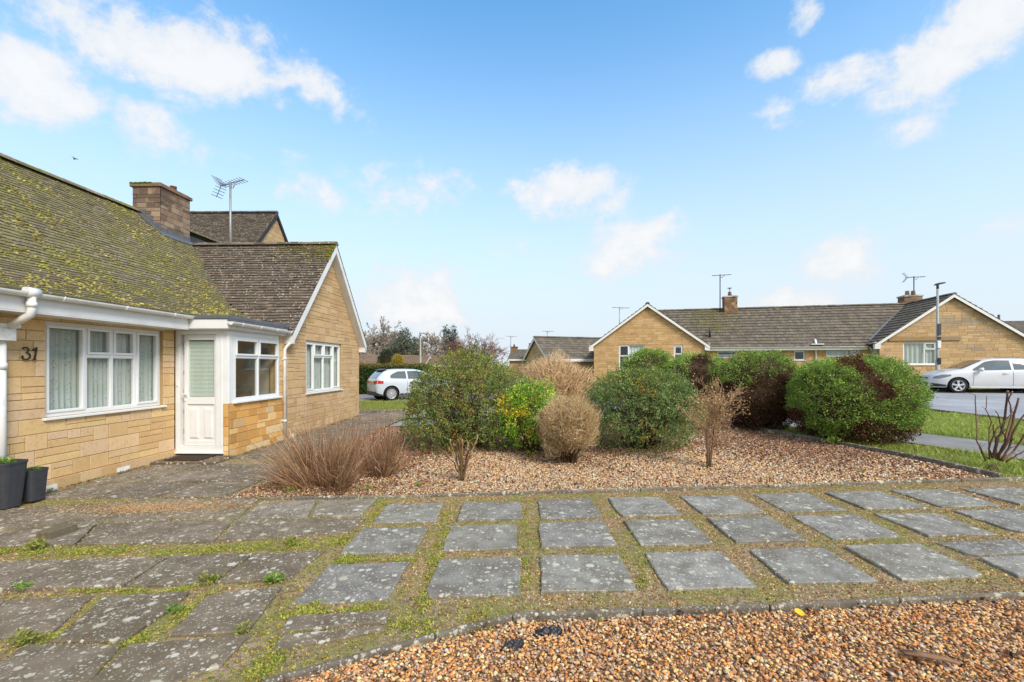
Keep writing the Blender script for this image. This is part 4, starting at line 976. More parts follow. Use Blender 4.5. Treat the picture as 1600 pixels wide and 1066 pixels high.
# moss cushions on the main slope
r = np.random.default_rng(44); n = 26000; y = r.uniform(2.5, 11.9, n); t_ = r.uniform(0, 1, n)
xs = -6.02-t_*(9.85-6.02); zs = np.array([mainz(v) for v in xs]); f = 1.1*np.sin(y*13.+1.5*np.sin(xs*2.2))*np.sin(y*4.1+xs*.8)+.8*np.sin(y*29.+xs*2.)+np.sin(y*2.3+xs*1.1)+np.sin(y*5.1-xs*3.7)+.8*np.sin(xs*8.3+y*1.9)+.7*np.sin(y*11.)
crs = ((xs-zs*.9)/.066) % 1.
k = (r.uniform(size=n) < np.clip(.30+.20*f+(1-t_)*.18, .03, .85)) & (np.array([wingz(v) for v in y]) < zs+.02); xs, y, zs, f = xs[k], y[k], zs[k], f[k]; n = len(xs)
mm = MB(); stones(mm, np.stack([xs, y, zs+.016], 1), r.uniform(.009, .030, n)*r.uniform(.6, 1.25, n)*np.where(f > 1.2, 1.25, .85), mixcol(((162,154,76),(140,136,70),(178,168,88),(122,116,66),(190,178,108),(138,120,80)), n, r, .3), r, None, (.3, .55), .5)
o = mm.build('roof_moss', M['mossy'], roof); o['kind'] = 'stuff'
# wing roof
mb = MB(); wx0, wx1 = -9.4, -5.20
d = Vector((0, 1, 1.13)).normalized(); wl = 2.3*math.sqrt(1+1.13**2)
tile_slope(mb, (wx0, 9.9, 2.30), (1,0,0), tuple(d), wx1-wx0, wl, .165, .098, .026, TPAL, 51, keep=lambda c: np.array([mainz(p[0]) < p[2]+.03 for p in c]), jit=.006)
d2 = Vector((0, -1, 1.13)).normalized()
tile_slope(mb, (wx0, 14.55, 2.24), (1,0,0), tuple(d2), wx1-wx0, 2.35*math.sqrt(1+1.13**2), .165, .098, .026, TPAL, 52)
wr = mb.build('side_roof', M['tile'], H31); wr['label'] = 'steep side roof of brown tiles flecked with pale lichen'
MB().prism([Vector((wx0, 9.97, 2.33)), Vector((wx0, 12.2, 4.85)), Vector((wx0, 14.43, 2.30))], (-5.44-wx0, 0, 0), (.03,.03,.03)).build('roof_deck', M['felt'], wr, recalc=True)
ridge((-9.35, 12.2, 4.90), (-5.19, 12.2, 4.90), .115, 13, TPAL, 3).build('ridge_tile', M['tile'], wr)
r = np.random.default_rng(5); n = 900; xs = -5.2-r.uniform(0, 1, n)**2*1.6; y = 12.15-r.uniform(0, 1, n)**2*.5; mm = MB()
stones(mm, np.stack([xs, y, np.array([wingz(v) for v in y])+.02], 1), r.uniform(.012, .034, n), mixcol(((140,136,40),(110,112,40),(90,86,40)), n, r, .3), r, None, (.35, .6), .4); o = mm.build('roof_moss', M['mossy'], wr); o['kind'] = 'stuff'
# barge boards and boxed ends
def barge(fr, a, b, depth, th, d0):
    mb = MB(); A, B = np.array(a), np.array(b); P = [fr.p(A[0], A[1], d0), fr.p(B[0], B[1], d0), fr.p(B[0], B[1]-depth, d0), fr.p(A[0], A[1]-depth, d0)]
    return mb.prism(P, fr.n*th)
mb = barge(fp, (9.93, 2.31), (12.2, 4.87), .22, .025, .19); mb.merge(barge(fp, (12.2, 4.868), (14.50, 2.27), .22, .025, .19))
fp.box(mb, 14.40, 14.56, 2.02, 2.25, -.1, .188); fp.box(mb, 9.93, 10.05, 2.08, 2.30, -.02, .185)
mb.build('barge_board', M['fascia'], H31, recalc=True)
mb = MB(); mb.prism([fp.p(9.98, 2.17, .0), fp.p(12.2, 4.66, .0), fp.p(12.2, 4.64, .0), fp.p(9.98, 2.15, .0)], fp.n*.19); mb.prism([fp.p(12.2, 4.66, 0.), fp.p(14.44, 2.15, 0.), fp.p(14.44, 2.13, 0.), fp.p(12.2, 4.64, 0.)], fp.n*.19)
mb.build('verge_soffit', M['fascia'], H31, recalc=True)
# main eaves: fascia, soffit, half round gutter
mb = MB(); mb.box((-6.06, RY0, 2.25), (-6.035, 7.89, 2.47)); mb.build('fascia', M['fascia'], H31, bevel=.004)
mb = MB(); mb.box((XW-.02, RY0, 2.235), (-6.035, 7.89, 2.249)); mb.build('soffit', M['fascia'], H31)
def halfgutter(p, q, rad=.056, end=True, clips=5):
    p, q = Vector(p), Vector(q); d = (q-p); s = Vector((-d.y, d.x, 0)).normalized(); V = []; N_ = 9
    for e in (p, q):
        for rr in (rad, rad-.006):
            for k in range(N_): w_ = PI+PI*k/(N_-1); V.append(tuple(e+s*math.cos(w_)*rr+Vector((0,0,math.sin(w_)*rr))))
    f = [(k, k+1, 2*N_+k+1, 2*N_+k) for k in range(N_-1)]+[(N_+k+1, N_+k, 3*N_+k, 3*N_+k+1) for k in range(N_-1)]
    f += [(0, 2*N_, 3*N_, N_), (N_-1, 2*N_-1, 4*N_-1, 3*N_-1)]
    f += [tuple(range(N_))[::-1], tuple(range(2*N_, 3*N_))]
    mb = MB(); mb.add(V, f, (.5,.5,.5), 0)
    for i in range(clips):
        c = p+d*((i+.5)/clips); mb.tube([c+s*math.cos(w_)*(rad+.006)+Vector((0,0,math.sin(w_)*(rad+.006))) for w_ in np.linspace(PI*.98, 2*PI*1.01, 9)], .007, 5)
        a_ = c-d.normalized()*.0; 
    return mb
halfgutter((-5.975, RY0, 2.475), (-5.975, 7.90, 2.475), clips=8).build('gutter', M['gutter'], H31, recalc=True)
# porch flat roof: fascia, lead edge, gutter along the side
mb = MB(); mb.box((-6.30, 7.90, 2.255), (-5.335, 7.925, 2.425)); mb.box((-5.36, 7.925, 2.255), (-5.337, 9.93, 2.40)); mb.build('porch_fascia', M['fascia'], H31, bevel=.004)
mb = MB(); mb.box((-6.40, 7.925, 2.241), (-5.36, 8.20, 2.254)); mb.box((XP-.14, 8.20, 2.241), (-5.36, 9.93, 2.254)); mb.build('porch_soffit', M['fascia'], H31)
mb = MB(); mb.box((-6.42, 7.88, 2.427), (-5.32, 10.0, 2.495)); mb.box((-5.335, 7.88, 2.40), (-5.315, 9.93, 2.426)); mb.build('lead_roof', M['lead'], H31, bevel=.012)
halfgutter((-5.265, 7.88, 2.375), (-5.265, 10.15, 2.345), clips=4).build('gutter', M['gutter'], H31, recalc=True)
# downpipes
mb = MB(); y = 9.98; mb.tube([(-5.265,y,2.34),(-5.265,y,2.18),(-5.29,y-.02,2.10),(-5.345,y-.08,2.02),(-5.375,y-.10,1.95),(-5.375,y-.10,.02)], .034, 12)
for z in (2.2, 1.72, .35): mb.tube([(-5.375,y-.10,z),(-5.375,y-.10,z+.05)] if z < 2.1 else [(-5.265,y,z),(-5.265,y,z+.05)], .041, 12); 
for z in (1.72, .37): mb.box((-5.43,y-.16,z),(-5.39,y-.04,z+.03))
mb.build('downpipe', M['gutter'], H31)
po = at(50, 470, 5.48); hz = at(3, 517, 5.47)
mb = MB(); mb.tube([(-5.975,po.y,2.44),(-5.975,po.y,2.27),(-5.99,po.y,2.21),(-6.05,po.y-.01,2.17),(-6.29,hz.y+.02,2.06)], .042, 14); mb.tube([(-5.975,po.y,2.30),(-5.975,po.y,2.36)], .050, 14); mb.tube([(-5.975,po.y-.07,2.475),(-5.975,po.y+.07,2.475)], .062, 12)
X0 = -6.33
mb.box((X0-.085, hz.y-.09, 1.90), (X0+.085, hz.y+.09, 2.06)); mb.prism([Vector((X0-.1,hz.y-.13,2.10)),Vector((X0+.1,hz.y-.13,2.10)),Vector((X0+.1,hz.y+.13,2.10)),Vector((X0-.1,hz.y+.13,2.10))], (0,0,-.045))
mb.tube([(X0,hz.y,1.92),(X0,hz.y,-.05)], .045, 14); mb.tube([(X0,hz.y,1.55),(X0,hz.y,1.63)], .053, 14)
mb.build('downpipe', M['gutter'], H31)
# house number
s0_, z0_ = wplane(47, 553, (XW+.03, 0), (0, 1)); mb = MB()
def stroke(pts, rad=.009): mb.tube([fm.p(s0_+a, z0_+b, .032) for a, b in pts], rad, 6)
stroke([(-.085,.060),(-.07,.078),(-.04,.080),(-.018,.062),(-.022,.035),(-.045,.015),(-.02,.008),(.000,-.018),(-.006,-.05),(-.035,-.072),(-.075,-.068),(-.098,-.045),(-.092,-.028),(-.078,-.036)], .0095)
stroke([(.035,.050),(.060,.066),(.078,.085),(.074,.05),(.060,-.02),(.050,-.072)], .0105); stroke([(.03,-.074),(.05,-.072),(.072,-.07)], .007)
mb.build('house_number', M['iron'], H31)['label'] = 'black script number 31'
# chimney
CX0, CX1, CY0, CY1, CT = -10.02, -9.30, 11.2, 12.2, 6.12
ch = MB(); cp = [lin(c) for c in ((150,126,108),(136,114,98),(160,138,118),(126,108,96),(164,144,124),(118,102,90))]
for fr_, w_ in ((Frame((CX0,CY0,0),(1,0,0),(0,-1,0)), CX1-CX0), (Frame((CX1,CY0,0),(0,1,0),(1,0,0)), CY1-CY0), (Frame((CX1,CY1,0),(-1,0,0),(0,1,0)), CX1-CX0), (Frame((CX0,CY1,0),(0,-1,0),(-1,0,0)), CY1-CY0)):
    ch.merge(stone_wall(fr_, [(0,4.3),(w_,4.3),(w_,CT),(0,CT)], [], 3+len(ch.V), cp, unit=.15, lmin=.2, lmax=.4, split=.1, thick=.12, vary=.2))
CH_ = ch.build('chimney', [M['chimneystone'], M['mortar']], H31)
mb = MB(); mb.box((CX0-.05,CY0-.05,CT),(CX1+.05,CY1+.05,CT+.09), lin((140,112,92))); mb.box((CX0+.02,CY0+.02,CT+.09),(CX1-.02,CY1-.02,CT+.13), lin((130,106,88))); mb.build('cap', M['chimneystone'], CH_, bevel=.012)
MB().lathe(((CX0+CX1)/2+.12, CY0+.72, CT+.12), (0,0,1), [(.0,0),(.085,0),(.075,.16),(.085,.17),(.06,.171),(.06,.05)], 14, lin((130,96,74))).build('pot', M['twig'], CH_)
MB().lathe(((CX0+CX1)/2, CY0+.28, CT+.12), (0,0,1), [(.20,0),(.15,.05),(.0,.06)], 12, lin((140,110,80))).build('flaunching', M['twig'], CH_)
r = np.random.default_rng(9); n = 260; mm = MB(); stones(mm, np.stack([r.uniform(CX0-.05, CX1-.2, n), CY0-.05+r.uniform(0, .06, n), CT+.085+r.uniform(-.01, .02, n)], 1), r.uniform(.012, .03, n), mixcol(((96,120,52),(80,100,46)), n, r), r); o = mm.build('cap_moss', M['mossy'], CH_); o['kind'] = 'stuff'
mb = MB()
for k in range(5):
    y0 = CY0-.06+.22*k; xk = CX1+.035
    mb.box((CX1+.012, CY0+.2*k, mainz(CX1)-.05), (CX1+.024, CY0+.2*(k+1)-.004, mainz(CX1)+.13+.005*(k % 2)))
sl_ = Vector((1, 0, -.887)).normalized()
mb.prism([Vector((CX1+.0, CY0-.1, mainz(CX1)+.035)), Vector((CX1, CY1+.1, mainz(CX1)+.035)), Vector((CX1+.15, CY1+.1, mainz(CX1+.15)+.035)), Vector((CX1+.15, CY0-.1, mainz(CX1+.15)+.035))], (0,0,.012))
for k in range(4):
    x1 = CX1+.02-.19*k; mb.box((x1-.19, CY0-.024, mainz(x1)-.1), (x1-.004, CY0-.012, mainz(x1-.19)+.10))
    mb.prism([Vector((x1, CY0-.13, mainz(x1)+.03)), Vector((x1-.19, CY0-.13, mainz(x1-.19)+.03)), Vector((x1-.19, CY0, mainz(x1-.19)+.03)), Vector((x1, CY0, mainz(x1)+.03))], (0,0,.012))
mb.build('flashing', M['lead'], CH_, recalc=True)
# step, mat, pots
mb = MB(); mb.box((-6.38, 7.45, ZB), (-5.30, 8.06, -.03), lin((128,106,84))); mb.build('doorstep', M['edging'], H31, bevel=.012)
mb = MB(); mb.box((-6.22, 7.55, -.029), (-5.60, 7.98, -.012)); tag(mb.build('doormat', M['rubbermat'], bevel=.006), 'dark brown worn mat on the doorstep of the white porch door', 'doormat')
def pot(u, v, D, w0, w1, h, label, slabel, seed):
    p = at(u, v, D); p.z = gz(p.x, p.y)+.045; t_ = thing('plant_pot', label, 'pot', tuple(p), 'plant pots at the wall')
    def ring(w_, z, n=20, e=4.): return [(p.x+w_/2*math.copysign(abs(math.cos(k))**(2/e), math.cos(k)), p.y+w_/2*math.copysign(abs(math.sin(k))**(2/e), math.sin(k)), p.z+z) for k in np.linspace(0, 2*PI, n, endpoint=False)]
    V = []
    for w_, z in ((w0, 0), (w1*.985, h-.03), (w1*1.02, h-.028), (w1*1.03, h), (w1*.93, h), (w1*.90, h-.05)): V += ring(w_, z)
    f = [(i*20+k, i*20+(k+1) % 20, (i+1)*20+(k+1) % 20, (i+1)*20+k) for i in range(5) for k in range(20)]+[tuple(range(20))[::-1]]
    MB().add(V, f).build('body', M['pot'], t_)
    MB().add(ring(w1*.91, h-.045), [tuple(range(20))]).build('soil', M['soil'], t_)
    weed(0, seed, 60, w1*.8, G1, slabel, 'seedling', .9, p=Vector((p.x, p.y, p.z+h-.045)), z=.01, cat='seedling', grp=None)
pot(8, 792, 5.34, .22, .31, .53, 'taller dark grey tapered plant pot at the left frame edge beside the downpipe', 'small green seedling growing in the taller dark pot', 5)
pot(50, 780, 5.62, .19, .24, .38, 'smaller dark grey plant pot against the stone wall', 'green leaves growing in the smaller dark pot', 6)
# ---------------------------------------------------------------- television aerials
def aerial(p, h, yaw, L, n, label, rad=.02, m='steel', tilt=.06, refl=True, el_=.3, cat='aerial'):
    p = Vector(p); t_ = thing('television_aerial', label, cat, tuple(p), 'television aerials')
    MB().tube([p, p+Vector((0,0,h))], rad, 8).build('mast', M[m], t_)
    d = Vector((math.cos(yaw), math.sin(yaw), tilt)).normalized(); s = Vector((-d.y, d.x, 0)).normalized(); c = p+Vector((0,0,h-.05)); mb = MB(); e = max(.006, rad*.35)
    mb.tube([c-d*L*.45, c+d*L*.6], e*1.4, 6)
    for k in range(n):
        q = c-d*L*.38+d*(L*.95*k/(n-1)); mb.tube([q-s*el_*.5+Vector((0,0,.0)), q+s*el_*.5], e, 4)
    up = Vector((0,0,1))
    if refl:
        for a in (-1, 1):
            for k in range(4):
                q = c-d*L*.42-d*(.05*k)+up*a*(.06+.07*k); mb.tube([q-s*el_*.55, q+s*el_*.55], e, 4)
            mb.tube([c-d*L*.40, c-d*L*.42-d*.16+up*a*.29], e, 4)
    mb.tube([c-up*.12+d*.02, c-up*.16+d*L*.12, c+d*L*.25-up*.01], e*1.2, 5)
    mb.build('antenna', M['darkmetal' if m != 'steel' else 'steel'], t_)
p = at(360, 400, 13.2); aerial((p.x, p.y, wingz(p.y)), 6.93-wingz(p.y), math.radians(-12), .82, 9, 'tall grey aerial mast rising behind the steep side roof of the left bungalow', .03, 'steel', .13, True, .33)
# ---------------------------------------------------------------- the long bungalow across the road
A2 = math.radians(-14)+AY; U2 = Vector((math.cos(A2), math.sin(A2), 0)); N2 = Vector((U2.y, -U2.x, 0))   # N2 looks at the camera
P2 = at(1010, 571, 28.); P2.z = 0; EZ, RZ = 2.98, 5.38
f1 = Frame(P2, U2, N2); REC = 1.0; f2 = Frame(P2-N2*REC, U2, N2)
def s1(u, v=540): return wplane(u, v, (f1.O.x, f1.O.y), (U2.x, U2.y))
def s2(u, v=540): return wplane(u, v, (f2.O.x, f2.O.y), (U2.x, U2.y))
HB = thing('bungalow', 'long yellow stone bungalow with a gable at each end, across the road on the right', 'house', tuple(f1.p(8, .4, -3)))
PB = [lin(c) for c in ((200,166,122),(194,160,114),(206,172,130),(188,152,108),(198,162,116))]
PBG = [lin(c) for c in ((198,166,124),(190,158,116),(204,172,132),(184,152,114),(194,164,126))]
TF = [lin(c) for c in ((112,102,94),(120,108,98),(104,96,90),(126,114,104),(98,90,84))]
W31 = [(0,.34,0,.6,0),(0,.34,.6,1,1),(.34,1,0,1,0)]
def gable_end(sa, sb, seed, pal, wins, name, stain=None, label=None):
    sm = (sa+sb)/2; rz = RZ-.05
    holes = [(a, b, c, d) for a, b, c, d, _ in wins]
    o = stone_wall(f1, [(sa,-.2),(sb,-.2),(sb,EZ-.1),(sm,rz-.1),(sa,EZ-.1)], holes, seed, pal, unit=.2, lmin=.25, lmax=.6, split=.35, stain=stain).build('wall', [M['stone'], M['mortar']], HB)
    if label: o['label'] = label
    for a, b, c, d, cells in wins: window(f1, a, b, c, d, cells, HB, bw=.06)
    # side walls, roof running back
    dp = 8.; mb = MB()
    for s_ in (sa, sb-.25): f1.box(mb, s_, s_+.25, -.2, EZ, -dp, -.26)
    f1.box(mb, sa+.26, sb-.26, -.2, EZ, -dp, -dp+.2); f1.box(mb, sa+.26, sb-.26, .3, .4, -dp+.2, -.26)
    mb.build('side_wall', M['stone'], HB)
    ov = .30; pit = (RZ-EZ)/(sm-sa); mt = MB(); fr0 = f1.p(0,0,.15)
    for sg, e in ((1, sa-ov), (-1, sb+ov)):
        O = f1.p(e, EZ-ov*pit, .22 if True else 0); up = (U2*sg+Vector((0,0,pit))).normalized(); L = (sm-sa+ov)*math.sqrt(1+pit*pit)
        tile_slope(mt, tuple(O), tuple(-N2), tuple(up), dp+.3, L, .20, .30, .045, TF, seed+int(sg)+9, jit=.004, stagger=False)
    rf = mt.build('gable_roof', M['tile_far'], HB)
    dk = MB(); dk.prism([f1.p(sa-ov+.03, EZ-ov*pit-.04, .17), f1.p(sm, RZ-.05, .17), f1.p(sb+ov-.03, EZ-ov*pit-.04, .17), f1.p(sb+ov-.03, EZ-ov*pit-.09, .17), f1.p(sm, RZ-.12, .17), f1.p(sa-ov+.03, EZ-ov*pit-.09, .17)], -N2*(dp+.2), (.1,.1,.1)); dk.build('roof_deck', M['felt'], rf, recalc=True)
    ridge(tuple(f1.p(sm, RZ+.01, .23)), tuple(f1.p(sm, RZ+.01, -dp)), .13, 20, TF, seed).build('ridge_tile', M['tile_far'], rf)
    bb = MB()
    for (a, b) in (((sa-ov, EZ-ov*pit-.02), (sm, RZ-.02)), ((sm, RZ-.021), (sb+ov, EZ-ov*pit-.021))): bb.merge(barge(f1, a, b, .16, .03, .18))
    for s_ in (sa-ov+.0, sb+.02): f1.box(bb, s_, s_+ov-.02, EZ-ov*pit-.26, EZ-.1, .0, .19)
    bb.build('barge_board', M['fascia'], HB, recalc=True)
    return sm
g1a, g1b = s1(928)[0], s1(1100)[0]; wz = lambda u, v: s1(u, v)
def wr1(u0, u1, v0, v1): a, b = s1(u0, v0), s1(u1, v1); return (a[0], b[0], b[1], a[1])
def wr2(u0, u1, v0, v1): a, b = s2(u0, v0), s2(u1, v1); return (a[0], b[0], b[1], a[1])
gable_end(g1a, g1b, 61, PB, [(*wr1(967,1007,539,578), [(0,.38,0,.55,0),(0,.38,.55,1,1),(.38,1,0,1,0)]), (*wr1(1053,1067,539,575), [(0,1,0,.6,0),(0,1,.6,1,1)])], 'gable', label='left gable wall of warm yellow stone')
g2a = s1(1374)[0]; g2m = s1(1487)[0]; g2b = 2*g2m-g2a
def greystain(cx, cy, c, rnd):
    d = math.exp(-((cx-g2m-.3)/1.6)**2-((cy-3.95)/.42)**2)+.8*math.exp(-((cx-g2m-1.0)/1.0)**2-((cy-2.5)/.25)**2)+.6*math.exp(-((cx-g2m-1.8)/1.2)**2-((cy-3.4)/.3)**2)
    return c*(1-.72*d)+np.array((.30,.26,.21))*.72*d if rnd.random() < .75*d+.1 else c
w2 = wr1(1411,1464,535,570)
gable_end(g2a, g2b, 67, PBG, [(*w2, [(0,.66,0,1,0),(.66,1,0,.70,0),(.66,1,.70,1,1)])], 'gable', greystain, 'right gable wall of yellow stone with a grey weathered patch')
mb = MB(); lt = s1(1500,531); f1.box(mb, s1(1388)[0], lt[0], lt[1]-.03, lt[1]+.19, -.1, .07, lin((164,134,94))); mb.build('lintel', M['stone_grey'], HB, bevel=.01)
# the range between the gables
ra, rb = g1b-.05, g2a+.05; ws = [(*wr2(1121,1152,539,559), [(0,1,0,1,0)]), (*wr2(1241,1258,539,563), [(0,1,0,.58,0),(0,1,.58,1,1)]), (*wr2(1291,1345,538,556.5), [(0,.62,0,1,0),(.62,1,0,.5,0),(.62,1,.5,1,1)])]
dr = wr2(1166,1206,540,590); dr = (dr[0], dr[1], .45, dr[3])
stone_wall(f2, [(ra,-.2),(rb,-.2),(rb,EZ-.12),(ra,EZ-.12)], [w_[:4] for w_ in ws]+[dr], 71, PB, unit=.2, lmin=.25, lmax=.55).build('wall', [M['stone'], M['mortar']], HB)
for a, b, c, d, cells in ws: window(f2, a, b, c, d, cells, HB, bw=.055)
mb = MB(); dw = dr[1]-dr[0]; f2.box(mb, dr[0], dr[1], dr[2], dr[2]+1.0, -.12, -.05); f2.box(mb, dr[0], dr[1], dr[3]-.1, dr[3], -.12, -.05)
for k in range(5):
    x = dr[0]+dw*k/4; f2.box(mb, max(dr[0], x-.06), min(dr[1], x+.06), dr[2]+1.0, dr[3]-.1, -.12, -.05)
do = mb.build('door', M['pvc'], HB); pn = MB(); pn.add([tuple(f2.p(a, z, -.09)) for a, z in ((dr[0],dr[2]+1.),(dr[1],dr[2]+1.),(dr[1],dr[3]-.1),(dr[0],dr[3]-.1))], [(0,1,2,3)]); pn.build('pane', M['glass'], do)
mb = MB(); f2.box(mb, ra, rb, .2, .35, -6., -.27); f2.box(mb, ra, rb, -.2, EZ, -6.4, -6.2); f2.box(mb, ra, rb, .35, EZ-.15, -2.7, -2.6); mb.build('inner_wall', M['interiordark'], HB)
hw = 2.95; pit = (RZ-EZ)/hw; mt = MB(); ov = .35
O = f2.p(ra-.0, EZ-ov*pit, ov); L = (hw+ov)*math.sqrt(1+pit*pit)
sm1 = (g1a+g1b)/2; sa_, sb_ = sm1+.2, g2m-.2
def keepmain(c):
    loc = (c-np.array(f1.O))@np.array(U2); p1 = (RZ-EZ)/((g1b-g1a)/2); p2 = (RZ-EZ)/(g2m-g2a)
    return (RZ-np.abs(loc-sm1)*p1 < c[:,2]+.02) & (RZ-np.abs(loc-g2m)*p2 < c[:,2]+.02)
O = f2.p(sa_, EZ-ov*pit, ov); tile_slope(mt, tuple(O), tuple(U2), tuple((-N2+Vector((0,0,pit))).normalized()), sb_-sa_, L, .20, .30, .045, TF, 81, keep=keepmain, stagger=False)
O = f2.p(sa_, EZ, -2*hw); tile_slope(mt, tuple(O), tuple(U2), tuple((N2+Vector((0,0,pit))).normalized()), sb_-sa_, hw*math.sqrt(1+pit*pit), .30, .30, .034, TF, 82, stagger=False)
rf = mt.build('roof', M['tile_far'], HB)
MB().prism([f2.p(ra, EZ-ov*pit-.03, ov-.04), f2.p(ra, RZ-.05, -hw), f2.p(ra, EZ-.05, -2*hw), f2.p(ra, EZ-.3, -2*hw), f2.p(ra, EZ-ov*pit-.1, ov-.04)], U2*(rb-ra), (.1,.1,.1)).build('roof_deck', M['felt'], rf, recalc=True)
ridge(tuple(f2.p(sm1, RZ+.01, -hw)), tuple(f2.p(g2m, RZ+.01, -hw)), .13, 36, TF, 4).build('ridge_tile', M['tile_far'], rf)
r = np.random.default_rng(15); n = 1500; c0 = s2(1120, 500)[0]; a = c0+r.normal(0, .9, n); h = r.uniform(.25, 1, n)**.7; k = r.uniform(size=n) < .9; P = np.array([tuple(f2.p(a[i], EZ-ov*pit+h[i]*(RZ-EZ+ov*pit)+.03, ov-h[i]*(hw+ov))) for i in range(n)])
mm = MB(); stones(mm, P, r.uniform(.02, .055, n), mixcol(((140,140,50),(116,120,48),(150,140,60)), n, r, .3), r, OCT, (.3, .5), .3); o = mm.build('roof_moss', M['mossy'], rf); o['kind'] = 'stuff'
ge = EZ-ov*pit
halfgutter(f2.p(ra+.3, ge-.0, ov+.05), f2.p(rb-.3, ge-.02, ov+.05), .06, clips=9).build('gutter', M['gutter'], HB, recalc=True)
mb = MB(); f2.box(mb, ra+.3, rb-.3, ge-.20, ge-.0, ov-.03, ov-.005); mb.build('fascia', M['fascia'], HB)
mb = MB(); f2.box(mb, ra+.3, rb-.3, ge-.205, ge-.19, -.0, ov-.03); mb.build('soffit', M['fascia'], HB)
mb = MB(); sd = s2(1362)[0]; mb.tube([f2.p(sd-.25, ge-.03, ov+.05), f2.p(sd-.25, ge-.12, ov+.05), f2.p(sd+.05, ge-.3, .08), f2.p(sd+.12, ge-.4, .07), f2.p(sd+.12, .4, .07)], .045, 8); mb.build('downpipe', M['gutter'], HB)
mb = MB(); sd = s2(1274)[0]; mb.tube([f2.p(sd, ge-.03, ov-.1), f2.p(sd, ge-.25, .08), f2.p(sd, .4, .08)], .055, 8); mb.build('downpipe', M['gutter'], HB)
mb = MB(); q = s2(1273, 532)[0]; mb.tube([f2.p(q, ge+.05, ov-.1), f2.p(q, ge+.42, ov-.3)], .06, 8); f2.box(mb, q-.32, q+.32, ge+.10, ge+.16, ov-.3, ov+.1); mb.build('roof_vent', M['gutter'], HB)
mb = MB(); q = s2(1111, 520)[0]; mb.tube([f2.p(q, EZ+.4, -.4), f2.p(q, EZ+1.0, -.4)], .07, 8); mb.build('vent_pipe', M['darkmetal'], HB)
mb = MB(); q = s2(1174, 541); mb.lathe(f2.p(q[0]-.55, q[1]-.1, .05), tuple(N2), [(.0,0),(.09,.0),(.10,.05),(.06,.1),(0,.11)], 10); mb.build('wall_lamp', M['pvc'], HB)
# valley lead between range and right gable
p2 = (RZ-EZ)/(g2m-g2a); mb = MB(); A_, B_ = f2.p(g2a+.0, EZ+.05, .0), f2.p(g2m-.1, RZ-.06, -hw); mb.prism([A_+U2*-.07, A_+U2*.07, B_+U2*.07, B_+U2*-.07], (0,0,.06)); mb.build('valley', M['lead'], HB)
def chim(name, s_, back, w_, d_, z0, z1, parent, frx, pots):
    c = MB(); cpal = [lin(q) for q in ((150,120,92),(134,106,82),(164,134,104),(126,98,78))]
    for o_, u_, n_, L in ((frx.p(s_, 0, -back), U2, N2, w_), (frx.p(s_+w_, 0, -back), -N2, U2, d_), (frx.p(s_+w_, 0, -back-d_), -U2, -N2, w_), (frx.p(s_, 0, -back-d_), N2, -U2, d_)):
        c.merge(stone_wall(Frame(o_, u_, n_), [(0,z0),(L,z0),(L,z1),(0,z1)], [], 3+int(s_), cpal, unit=.16, lmin=.2, lmax=.4, split=0, thick=.1, vary=.2))
    o = c.build(name, [M['chimneystone'], M['mortar']], parent); mb = MB()
    frx.box(mb, s_-.05, s_+w_+.05, z1, z1+.1, -back-d_-.05, -back+.05); mb.build('cap', M['chimneystone'], o, bevel=.01)
    mb = MB()
    for a_ in pots: mb.lathe(frx.p(s_+w_*a_, z1+.1, -back-d_/2), (0,0,1), [(0,0),(.13,0),(.10,.28),(.12,.30),(0,.30)], 10, lin((160,134,108)))
    mb.build('pot', M['twig'], o)
    mb = MB(); frx.box(mb, s_-.1, s_+w_+.1, z0+.55, z0+.9, -back+.0, -back+.03); frx.box(mb, s_-.12, s_+w_+.12, z0+.5, z0+.58, -back+.0, -back+.14); mb.build('flashing', M['lead'], o)
    return o
c1a, c1b = s2(1130, 480)[0], s2(1149, 480)[0]; k_ = 1.085
c1 = chim('chimney', c1a*1.09+.15, 2.5, .78, .7, 4.1, 6.1, HB, f2, (.5,)); q = f2.p(c1a*1.09+.54, 6.5, -2.85)
MB().lathe(tuple(q), (0,0,1), [(0,.28),(.14,.28),(.14,.24),(.03,.23),(.03,.02),(.10,.0)], 10).build('cowl', M['steel'], c1)
k2 = s2(1402, 470)[0]
chim('chimney', k2+1.9, 3.1, .95, .7, 4.1, 5.85, HB, f2, (.35, .68))
# curtains and blinds in its windows
a, b, c, d = wr1(967,1007,539,578); curtain(f1, a+.6, b, c, d, -.16, 'pale curtain drawn across the left gable window of the long bungalow', 'fabric', .2, .02, 4)
a, b, c, d = w2; curtain(f1, a, b, c, d, -.16, 'white net curtain in the window of the right gable of the long bungalow', 'net', .22, .03, 5)
a, b, c, d = ws[2][:4]; curtain(f2, a, b, c, d, -.16, 'net curtain in the wide window under the eaves between the gables', 'fabric', .22, .03, 6)
mb = MB(); a, b, c, d = ws[0][:4]
for k in range(3): f2.box(mb, a, b, c+(d-c)*(.12+.3*k), c+(d-c)*(.26+.3*k), -.19, -.18)
tag(mb.build('window_blind', M['blind']), 'green and white striped blind in the small window beside the left gable', 'blind')
r_ = lambda s_, back, frx: tuple(frx.p(s_, 0, -back))
p = f2.p(s2(1126,500)[0]*1.08+.1, RZ-.3, -2.6); aerial(tuple(p), CH+(571-429)/711.*30.3-(RZ-.3), A2+.06, 1.15, 8, 'dark aerial on a tall mast beside the square chimney of the long bungalow', .035, 'darkmetal', .03, False, .35)
p = f2.p(k2+1.75, RZ-.5, -3.2); D_ = -(p.x*SA)+p.y*CA; p = at(1428, 480, D_); p.z = RZ-.5; aerial(tuple(p), CH+(571-432)/711.*D_-(RZ-.5), A2-.05, .95, 8, 'dark aerial beside the low wide chimney of the long bungalow', .03, 'darkmetal', 0., True, .35)
